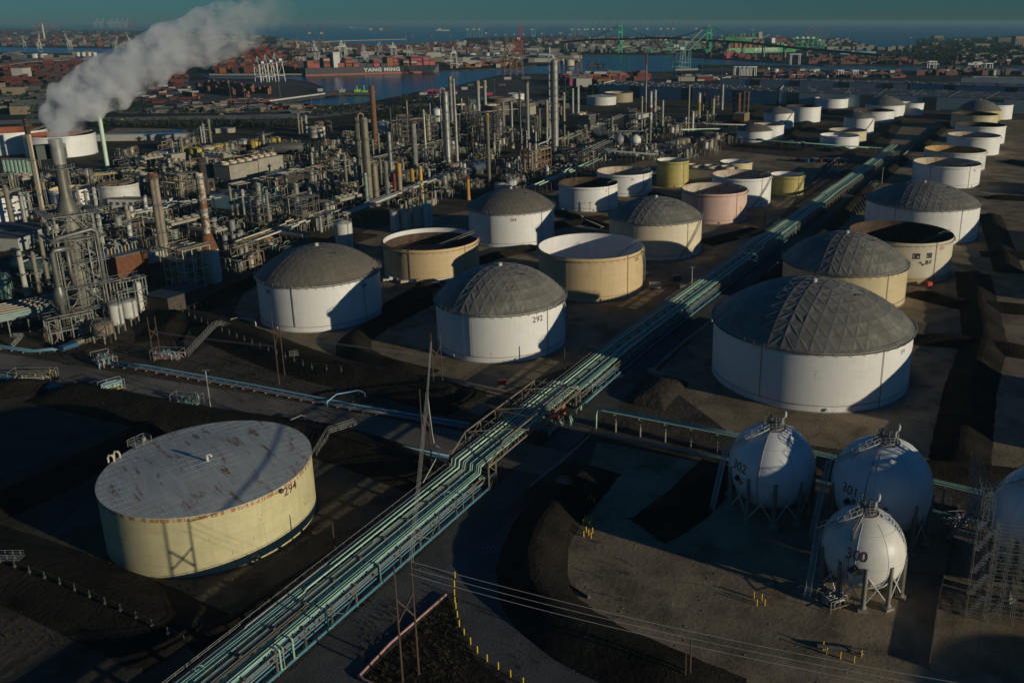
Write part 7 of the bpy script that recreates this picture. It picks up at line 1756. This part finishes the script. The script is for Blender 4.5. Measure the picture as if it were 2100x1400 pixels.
for s_ in (-.7, -.5, -.35, 1.2, 1.35, 1.55, 1.75, 1.95, 2.15, 2.35):
    z = [b_ for b_ in dk if b_[0] <= s_ * span][-1][1] - 3; m = MB()
    for off in (-6, 6): m.bar(bp_(A_ + v * (s_ * span), off), bp_(A_ + v * (s_ * span), off, z), 3.5)
    m.bar(bp_(A_ + v * (s_ * span), -8, z - 2), bp_(A_ + v * (s_ * span), 8, z - 2), 3); m.build('pier', M('pale_bridge_pier', (.34, .31, .25), .8), br)
# --- white tanks and landmarks of the port
def ptank(label, px, py, rpx, hpx, mat=white_col, group=None):
    g = G(px, py); k = mpp(g[0], g[1]); r, h = rpx * k, hpx * k; t = thing('port_tank', label, 'storage tank', g); m = MB(); m.lathe([(r, 0), (r, h)], 28); m.build('shell', mat, t, True); m = MB(); m.lathe([(r * 1.02, h - .1), (.01, h + r * .12)], 28); m.build('roof', mat, t, True)
    if group: t['group'] = group
for i, (x, y, r, h) in enumerate(((968, 118, 9, 8), (1000, 118, 6, 9), (1016, 118, 9, 9))): ptank('white tank on the far quay behind the black ship bow, %s of three' % ordw(i, 3), x, y, r, h)
ptank('white drum tank left of the rust-streaked tank on the point', 1153, 134, 4, 11); ptank('rust-streaked cream tank on the point beside the channel', 1168, 135, 10, 12, M('rusty_cream_port_tank', (.5, .42, .28), .6, rust=.5, rscale=.1))
ptank('slim white tank above the blue warehouses', 1575, 149, 3, 10); ptank('wide white tank above the blue warehouses', 1590, 150, 6.5, 8); ptank('white cube-like tank right of the two above the warehouses', 1668, 153, 5, 8)
for i, x in enumerate((73, 90, 161, 172, 184, 195)): ptank('small white tank on the left shore under the smoke, %s of six' % ordw(i, 6), x, 119 if i < 2 else 116, 7.5 if i < 2 else 4, 8, group='white tanks on the left shore')
for lab, x, y, t_, r in (('slim pale power-station chimney near the left horizon', 92, 84, 50, 2), ('pale stub chimney at the point right of the white cranes', 1127, 112, 97, 2), ('brown chimney among the far right buildings', 1527, 78, 68, 1)):
    g = G(x, y); h = (y - t_) * mpp(g[0], g[1]); t = thing('far_chimney', lab, 'chimney', g); m = MB(); m.lathe([(r * mpp(g[0], g[1]), 0), (r * .8 * mpp(g[0], g[1]), h)], 12, close=True); m.build('shaft', pale_cream, t, True); m = MB(); m.lathe([(r * .85 * mpp(g[0], g[1]), h * .9), (r * .85 * mpp(g[0], g[1]), h * 1.01)], 12, close=True); m.build('top_band', stained, t)
def block(label, px, py, wpx, hpx, dep, mat, roofm=None, name='port_building', rz=.1, nwin=0):
    g = G(px, py); k = mpp(g[0], g[1]); t = thing(name, label, 'building', g, rz); MB().box(0, dep / 2, 0, wpx * k, dep, hpx * k).build('wall', mat, t); MB().box(0, dep / 2, hpx * k + .01, wpx * k + 1, dep + 1, .8).build('roof', roofm or mat, t)
    for i in range(nwin): m = MB(); m.box(-wpx * k / 2 + wpx * k * (i + .5) / nwin, -.1, hpx * k * .2, wpx * k / nwin * .5, .3, hpx * k * .6); m.build('window_band', steel_dk, t)
for a in (('tall apartment slab at the right edge above the woods', 2092, 98, 22, 22, 40, tan_col, None, 'tower_block', 0, 5), ('dark apartment slab left of the one at the right edge', 2060, 92, 28, 14, 40, steel_dk, None, 'tower_block', 0, 4), ('pale apartment block among trees above the right yards', 2015, 99, 30, 8, 40, stained, None, 'tower_block', 0, 6), ('brown office tower on the far right shore', 1925, 84, 18, 9, 60, stained, None, 'tower_block', 0, 4),
    ('white square tower building at the left under the smoke', 37, 160, 22, 18, 30, pale_wall), ('long white sheds on the left shore', 32, 119, 58, 5, 60, pale_wall), ('white sheds on the point left of the rusty tank', 1105, 128, 70, 7, 80, pale_wall), ('long cream shed on the far quay behind the brown cranes', 1010, 126, 120, 7, 60, pale_cream, white_col), ('white shed roof right of the brown cranes', 1130, 118, 50, 6, 60, white_col),
    ('pale terminal building behind the green crane row', 1740, 102, 90, 5, 80, stained), ('long low terminal roof at the right of the bridge', 1760, 112, 75, 5, 120, lblue_pipe, lblue_pipe), ('dark red warehouse with pale front on the near shore', 1445, 166, 30, 9, 30, darkred_p, pale_wall), ('pale warehouse on the near shore, left of the dark red one', 1408, 167, 34, 8, 30, stained), ('yellowish warehouse under the suspension bridge', 1228, 101, 28, 8, 60, pale_cream), ('cream round-roofed hall by the suspension bridge', 1284, 101, 14, 6, 50, pale_cream)): block(*a)
# --- far masses nobody could count: containers, buildings, woods
def in_px(P, x, y):
    c = False; n = len(P)
    for i in range(n):
        a, b = P[i], P[(i + 1) % n]
        if (a[1] > y) != (b[1] > y) and x < (b[0] - a[0]) * (y - a[1]) / (b[1] - a[1]) + a[0]: c = not c
    return c
MAINP = [(-700, 400)] + main_px + [(2500, 400)]
def on_land(x, y): return all(in_px(MAINP, x + dx, y + dy) or in_px(far_px, x + dx, y + dy) for dx, dy in ((0, 0), (8, 0), (-8, 0), (0, 1.5), (0, -1.5)))
def scatter(name, label, cat, zones, mats, seed, size):
    r0 = random.Random(seed); m = MB()
    for (x0, x1, y0, y1, n, cl, hs) in zones:
        for _ in range(int(n * 1.15)):
            px, py = r0.uniform(x0, x1), r0.uniform(y0, y1)
            if not on_land(px, py): continue
            g = G(px, py); ci = r0.choice(cl); a = r0.choice([.2, .25, 1.8]); sx, sy, sz = size(r0, hs)
            m.box(g[0], g[1], 0, sx, sy, sz, a, ci)
    o = m.build(name, mats); tag(o, label, cat, kind='stuff'); return o
csz = lambda r0, hs: (r0.choice([12, 12.5, 25]), r0.choice([2.5, 5, 10]), 2.6 * r0.randint(1, hs))
scatter('stacked_containers', 'mass of red and brown container stacks across the port terminals', 'containers', [
    (0, 380, 128, 178, 330, [1, 2, 2, 1, 5], 3), (0, 400, 176, 212, 120, [5, 4, 2, 1], 1), (430, 620, 133, 150, 260, [0, 1, 2, 1, 5], 5), (440, 600, 158, 168, 0, [1], 1), (600, 1060, 88, 112, 520, [1, 2, 1, 5, 4, 2], 5), (640, 700, 176, 184, 0, [1], 2), (920, 1050, 128, 139, 90, [1, 0, 2, 5, 4], 3),
    (1160, 1245, 158, 178, 110, [1, 2, 0, 4, 3, 6, 7], 5), (1245, 1278, 156, 168, 60, [1, 2, 0, 4, 3, 6], 5), (1307, 1322, 158, 166, 16, [3, 1], 5), (1230, 1500, 96, 109, 300, [1, 2, 2, 5, 4, 6], 5), (1436, 1465, 117, 135, 60, [1, 2, 2], 6), (1480, 1525, 114, 134, 100, [1, 2, 2, 3], 6), (1535, 1552, 118, 134, 28, [2, 1], 5), (1575, 1602, 118, 135, 40, [2, 1], 5),
    (1660, 1800, 118, 138, 150, [1, 2, 5, 2], 4), (1800, 1880, 124, 142, 90, [1, 2, 2], 5), (1880, 2150, 130, 155, 260, [2, 1, 5, 4, 2], 4), (1560, 1850, 144, 160, 130, [2, 1, 4, 5], 2), (1380, 1500, 152, 166, 40, [4, 1, 5, 2], 1), (760, 1020, 150, 200, 30, [1, 4, 0], 1), (880, 930, 186, 205, 25, [1, 3, 4], 1), (560, 780, 216, 226, 50, [0, 1, 4, 5], 1), (480, 640, 205, 220, 60, [0, 1, 4, 5], 1),
    (0, 260, 60, 92, 260, [1, 2, 2, 5], 5), (1100, 1500, 78, 90, 240, [2, 1, 5, 4], 5), (1440, 1560, 74, 84, 60, [6, 4, 1, 6], 5), (380, 620, 100, 130, 180, [1, 2, 5, 0], 3), (380, 560, 212, 226, 60, [4, 5, 1], 1)], CB, 71, csz)
BM = [M('dull_shed_wall', (.17, .165, .15), .8), M('dull_brown_shed', (.16, .14, .11), .8), steel_dk, M('dull_white_roof', (.34, .33, .31), .7), M('dull_tan_wall', (.22, .18, .12), .8), roof_dark]
scatter('distant_buildings', 'mass of low sheds and houses spread over the far port land', 'buildings', [
    (0, 620, 58, 100, 320, [1, 2, 4, 5, 0], 0), (0, 400, 100, 128, 90, [2, 5, 1, 4], 0), (600, 1200, 86, 130, 260, [0, 1, 2, 3, 5], 0), (1200, 1440, 74, 108, 200, [1, 2, 5, 0], 0), (1440, 1880, 78, 106, 160, [2, 1, 5, 0], 0), (1880, 2200, 78, 128, 160, [4, 2, 0, 5], 0), (0, 240, 190, 235, 60, [5, 4, 2], 0), (300, 640, 216, 232, 50, [0, 2, 4, 5], 1), (900, 1200, 205, 222, 30, [0, 2, 5], 1),
    (640, 1500, 160, 200, 20, [3, 5], 1)], BM, 72, lambda r0, hs: (r0.uniform(8, 42) if not hs else r0.uniform(5, 18), r0.uniform(8, 26) if not hs else r0.uniform(5, 12), r0.uniform(4, 14) if not hs else r0.uniform(2, 6)))
def woods(name, label, zones, seed, dens=1.0):
    r0 = random.Random(seed); m = MB()
    for (x0, x1, y0, y1, n, s_) in zones:
        for _ in range(int(n * dens)):
            g = G(r0.uniform(x0, x1), r0.uniform(y0, y1)); h = r0.uniform(.6, 1.3) * s_
            for q in range(9):
                a = r0.uniform(0, 6.3); rr2 = r0.uniform(0, .45) * h; zc = h * r0.uniform(.35, 1); c = (g[0] + rr2 * cos(a), g[1] + rr2 * sin(a), zc); s2 = h * r0.uniform(.12, .28); a = r0.uniform(0, 3); 
                vs = [(c[0] + s2 * cos(a), c[1] + s2 * sin(a), c[2] - s2 * .3), (c[0] + s2 * cos(a + 2.1), c[1] + s2 * sin(a + 2.1), c[2] - s2 * .4), (c[0] + s2 * cos(a + 4.2), c[1] + s2 * sin(a + 4.2), c[2] - .2 * s2), (c[0], c[1], c[2] + s2 * .7)]
                m.add(vs, [(0, 1, 3), (1, 2, 3), (2, 0, 3), (2, 1, 0)])
    o = m.build(name, tree_g); tag(o, label, 'trees', kind='stuff')
woods('distant_woods', 'dark woods covering the far right shore hills', [(1880, 2200, 84, 118, 1500, 14), (1700, 1960, 118, 132, 260, 9), (1800, 2200, 118, 128, 500, 12)], 5)
woods('roadside_bushes', 'dark bushes and trees along the highway verge', [(200, 640, 250, 262, 420, 4), (640, 900, 222, 240, 260, 5), (0, 260, 180, 235, 420, 8), (1030, 1120, 160, 176, 0, 8), (1130, 1235, 184, 200, 200, 6), (820, 960, 205, 218, 120, 6), (240, 560, 228, 236, 120, 4), (1900, 2100, 205, 230, 60, 5)], 6)
0 and woods('ground_weeds', 'low dark weeds on the banks and corner plot of the near yards', [(740, 940, 1280, 1400, 120, 1.0), (640, 940, 800, 850, 120, .7), (0, 380, 1180, 1330, 160, .9), (300, 520, 760, 800, 80, .7), (1040, 1120, 1080, 1250, 80, .6)], 8)
# --- basin near the highway, highway traffic, light masts
sheet('settling_pond', gp((215, 275), (375, 266), (375, 279), (330, 285), (230, 287)), .09, water_m); sheet('pond_rim', gp((205, 277), (240, 262), (385, 262), (385, 281), (330, 288), (215, 290)), .03, M('pond_rim_dirt', (.24, .19, .11), .9))
car_b = MB(); car_b.add([(-2.2, -.9, .3), (2.2, -.9, .3), (2.2, .9, .3), (-2.2, .9, .3), (-2.2, -.9, .9), (2.2, -.9, .8), (2.2, .9, .8), (-2.2, .9, .9)], [(3, 2, 1, 0), (4, 5, 6, 7), (0, 1, 5, 4), (1, 2, 6, 5), (2, 3, 7, 6), (3, 0, 4, 7)]); car_b.add([(-1.6, -.85, .86), (1.2, -.85, .83), (1.2, .85, .83), (-1.6, .85, .86), (-1.0, -.7, 1.45), (.5, -.7, 1.45), (.5, .7, 1.45), (-1.0, .7, 1.45)], [(4, 5, 6, 7), (0, 1, 5, 4), (1, 2, 6, 5), (2, 3, 7, 6), (3, 0, 4, 7)])
wh = MB()
for i, (x, y, c) in enumerate(((250, 247, 4), (282, 246, 5), (360, 243, 5), (455, 236, 4), (497, 231, 4), (530, 229, 5), (598, 229, 4), (664, 227, 4), (715, 226, 4), (745, 225, 5), (830, 222, 4), (868, 219, 5), (900, 215, 4), (420, 245, 1))):
    g = G(x, y); t = thing('car', '%s vehicle on the highway beyond the refinery, %s of fourteen' % (CN[c].replace('dark grey', 'dark'), ordw(i, 14)), 'car', (g[0], g[1], .06), .1, 'cars on the highway'); car_b.build('body', CB[c], t)
    for a in (-1.4, 1.4):
        for b in (-.85, .85): w_ = MB(); w_.cyl((a, b - .1, .32), (a, b + .1, .32), .32, n=8); w_.build('wheel', black_p, t)
MAST = [(475, 216, 168), (505, 226, 178), (575, 200, 160), (872, 206, 172), (887, 196, 158), (1160, 215, 165), (1320, 150, 120), (1361, 152, 130), (1290, 148, 118), (470, 188, 155), (640, 222, 195), (660, 222, 196), (700, 222, 192), (790, 222, 200), (1480, 170, 140), (1565, 160, 132), (1700, 150, 118), (1440, 150, 122), (1830, 160, 130), (1950, 160, 128), (930, 165, 130), (1015, 200, 165)]
for i, (x, y, t_) in enumerate(MAST):
    g = G(x, y); h = (y - t_) * mpp(g[0], g[1]); t = thing('light_mast', 'thin floodlight mast on the harbour land, %s of twenty-two' % ordw(sorted(range(len(MAST)), key=lambda q: MAST[q][0]).index(i), 22) if i < 40 else '', 'light mast', g); t['group'] = 'harbour light masts'
    m = MB(); m.cyl((0, 0, 0), (0, 0, h), .35, .2, 6); m.build('pole', steel, t); m = MB(); m.box(0, 0, h, 3, 1.2, .8); m.build('lamp_head', steel, t)
# refinery-side white sheds near the shore
for i, (x, y, w_, c) in enumerate(((868, 197, 14, white_col), (882, 205, 10, lblue_pipe), (855, 207, 12, pale_wall), (925, 206, 10, darkred_p), (1003, 196, 14, MATS['container_pink']), (905, 200, 18, pale_wall))): block('small shed on the near shore below the channel, %s of six' % ordw(sorted([868, 882, 855, 925, 1003, 905]).index(x), 6), x, y, w_, 5, 8, c)

# --- loose stones and dry tufts on the yards and banks
def litter(name, label, zones, mat, seed, lo, hi, tuft=False):
    r0 = random.Random(seed); m = MB()
    for (x0, x1, y0, y1, n) in zones:
        for _ in range(n):
            g = G(r0.uniform(x0, x1), r0.uniform(y0, y1)); s_ = lo + (hi - lo) * r0.random() ** 3; a = r0.uniform(0, 3)
            if tuft:
                for q in range(5):
                    b = a + q * 1.25; m.add([(g[0], g[1], 0), (g[0] + .12 * s_, g[1] + .1 * s_, 0), (g[0] + cos(b) * s_ * .6, g[1] + sin(b) * s_ * .6, s_)], [(0, 1, 2), (2, 1, 0)])
            else: m.box(g[0], g[1], -.02, s_, s_ * r0.uniform(.5, 1), s_ * .45, a)
    o = m.build(name, mat); tag(o, label, 'ground litter', kind='stuff')
litter('loose_stones', 'scattered stones and lumps of earth over the dirt yards', [(1150, 1900, 1000, 1400, 500), (600, 1200, 560, 820, 500), (1350, 1950, 780, 960, 400), (200, 900, 900, 1300, 500), (1850, 2100, 560, 960, 300)], M('pale_stone', (.22, .19, .14), .9), 1, .06, .32)
litter('dry_tufts', 'dry grass tufts on the banks and plot edges', [(740, 960, 1230, 1400, 900), (300, 960, 720, 860, 900), (0, 420, 1140, 1330, 700), (1040, 1300, 980, 1380, 500), (1860, 2100, 560, 960, 400), (100, 800, 790, 930, 500)], M('dry_straw', (.085, .075, .04), .9), 2, .2, .7, True)
# ------------------------------------------------------------------ smoke plume
sx0, sy0 = bx, by
YS = (sy0 * cos(PITCH) + CH * sin(PITCH))
def at_depth(px, py, y):
    """point seen at photo pixel, on the vertical plane at distance y"""
    u, v_ = (px - CX) / FPX, (py - CY) / FPX; dy = cos(PITCH) - v_ * sin(PITCH); dz = -sin(PITCH) - v_ * cos(PITCH); k = y / dy
    return Vector((u * k, y, CH + dz * k))
path = [(122, 290, 20), (120, 268, 27), (122, 242, 42), (140, 215, 52), (180, 185, 60), (225, 168, 62), (270, 145, 62), (315, 115, 64), (355, 95, 66), (400, 88, 66), (440, 72, 62), (480, 60, 58), (515, 48, 54), (550, 30, 50), (585, 10, 46)]
PP = [(at_depth(a, b, sy0 + 10 * i / 14), r * (sy0 * cos(PITCH) + 10) / FPX * (1.0 - .004 * i)) for i, (a, b, r) in enumerate(path)]
rs = random.Random(12); mball = MB()
import mathutils.noise as mn
def plume_mesh(PP, name, label, mat, lumps=9, voxel=1.1, seed=1):
    r0 = random.Random(seed); m = MB()
    for i in range(len(PP) - 1):
        for k in range(4):
            u = k / 4; c = PP[i][0].lerp(PP[i + 1][0], u); r = PP[i][1] * (1 - u) + PP[i + 1][1] * u
            m.sphere(c.x, c.y, c.z, r * .78, 16, 10)
            for q in range(lumps):
                a = Vector((r0.gauss(0, 1), r0.gauss(0, 1), r0.gauss(0, 1))).normalized(); p = c + a * r * r0.uniform(.45, .78); m.sphere(p.x, p.y, p.z, r * r0.uniform(.2, .42), 12, 8)
    o = m.build(name, mat, None, 'all'); md = o.modifiers.new('remesh', 'REMESH'); md.mode = 'VOXEL'; md.voxel_size = voxel
    me = bpy.data.meshes.new_from_object(o.evaluated_get(bpy.context.evaluated_depsgraph_get())); o.modifiers.clear(); old = o.data; o.data = me; bpy.data.meshes.remove(old); me.materials.clear(); me.materials.append(mat)
    for v in me.vertices:
        n_ = mn.fractal(v.co * .22, 1.0, 2.0, 4); v.co = v.co + v.normal * (n_ * 1.1 * min(1, voxel))
    tag(o, label, 'smoke', kind='stuff'); return o
def smoke_mat(name, dens, col, fade=None, ns=.13, thr=(.36, .56)):
    m = bpy.data.materials.new(name); m.use_nodes = True; N, L = m.node_tree.nodes, m.node_tree.links; N.clear()
    out = N.new('ShaderNodeOutputMaterial'); pv = N.new('ShaderNodeVolumePrincipled'); L.new(pv.outputs[0], out.inputs[1]); pv.inputs['Color'].default_value = col + (1,); pv.inputs['Anisotropy'].default_value = .1
    g = N.new('ShaderNodeNewGeometry'); n1 = N.new('ShaderNodeTexNoise'); n1.inputs['Scale'].default_value = ns; n1.inputs['Detail'].default_value = 8; n1.inputs['Roughness'].default_value = .6; L.new(g.outputs['Position'], n1.inputs[0])
    r = N.new('ShaderNodeMapRange'); r.interpolation_type = 'SMOOTHSTEP'; r.inputs[1].default_value = thr[0]; r.inputs[2].default_value = thr[1]; r.inputs[4].default_value = dens; L.new(n1.outputs[0], r.inputs[0]); src = r.outputs[0]
    if fade:
        sp = N.new('ShaderNodeSeparateXYZ'); L.new(g.outputs['Position'], sp.inputs[0]); f = N.new('ShaderNodeMapRange'); f.inputs[1].default_value = fade[0]; f.inputs[2].default_value = fade[1]; f.inputs[3].default_value = 1; f.inputs[4].default_value = fade[2]; L.new(sp.outputs[0], f.inputs[0])
        mu = N.new('ShaderNodeMath'); mu.operation = 'MULTIPLY'; L.new(src, mu.inputs[0]); L.new(f.outputs[0], mu.inputs[1]); src = mu.outputs[0]
    L.new(src, pv.inputs['Density']); return m
xa, xb = PP[3][0].x, PP[-1][0].x
plume_mesh(PP, 'smoke_plume', 'big pale smoke plume drifting right from the tall stack at left', smoke_mat('smoke', .34, (.955, .97, .98), (xa, xb, .03), ns=.17, thr=(.38, .58)), seed=3)
def puff(label, px0, px1, y, r0_, r1_, seed, dens=.12):
    a, b = at_depth(px0[0], px0[1], y), at_depth(px1[0], px1[1], y); k = y / FPX
    P = [(a.lerp(b, i / 5) + Vector((0, 0, sin(i) * k * 2)), (r0_ + (r1_ - r0_) * i / 5) * k) for i in range(6)]
    plume_mesh(P, 'steam_puff', label, smoke_mat('steam_%d' % seed, dens, (.7, .74, .78), None, .4, (.3, .6)), 6, .6, seed)
puff('wisp of steam rising left of the white sphere vessel', (1262, 282), (1222, 262), 650, 4, 13, 5, .05)
puff('small wisp of steam beside the blistered white chimney', (432, 425), (462, 392), 450, 4, 8, 6, .06)
puff('small bluish wisp left of the thick olive tower', (712, 370), (700, 345), 500, 4, 11, 7, .04)
puff('wisp of smoke left of the pole stack top', (85, 235), (55, 240), 470, 4, 8, 8, .06)
# ------------------------------------------------------------------ air
S.cycles.volume_step_rate = 1.0
hz = MB(); hz.box(0, 22000, -6, 110000, 50000, 126)
hm = bpy.data.materials.new('haze_air'); hm.use_nodes = True; N, L = hm.node_tree.nodes, hm.node_tree.links; N.clear(); out = N.new('ShaderNodeOutputMaterial'); pv = N.new('ShaderNodeVolumePrincipled')
pv.inputs['Color'].default_value = (.24, .43, .50, 1); pv.inputs['Density'].default_value = .00006; pv.inputs['Anisotropy'].default_value = 0.0; L.new(pv.outputs[0], out.inputs[1])
ho = hz.build('haze', hm); tag(ho, 'thin blue haze in the air over the port and sea', 'haze', kind='stuff')
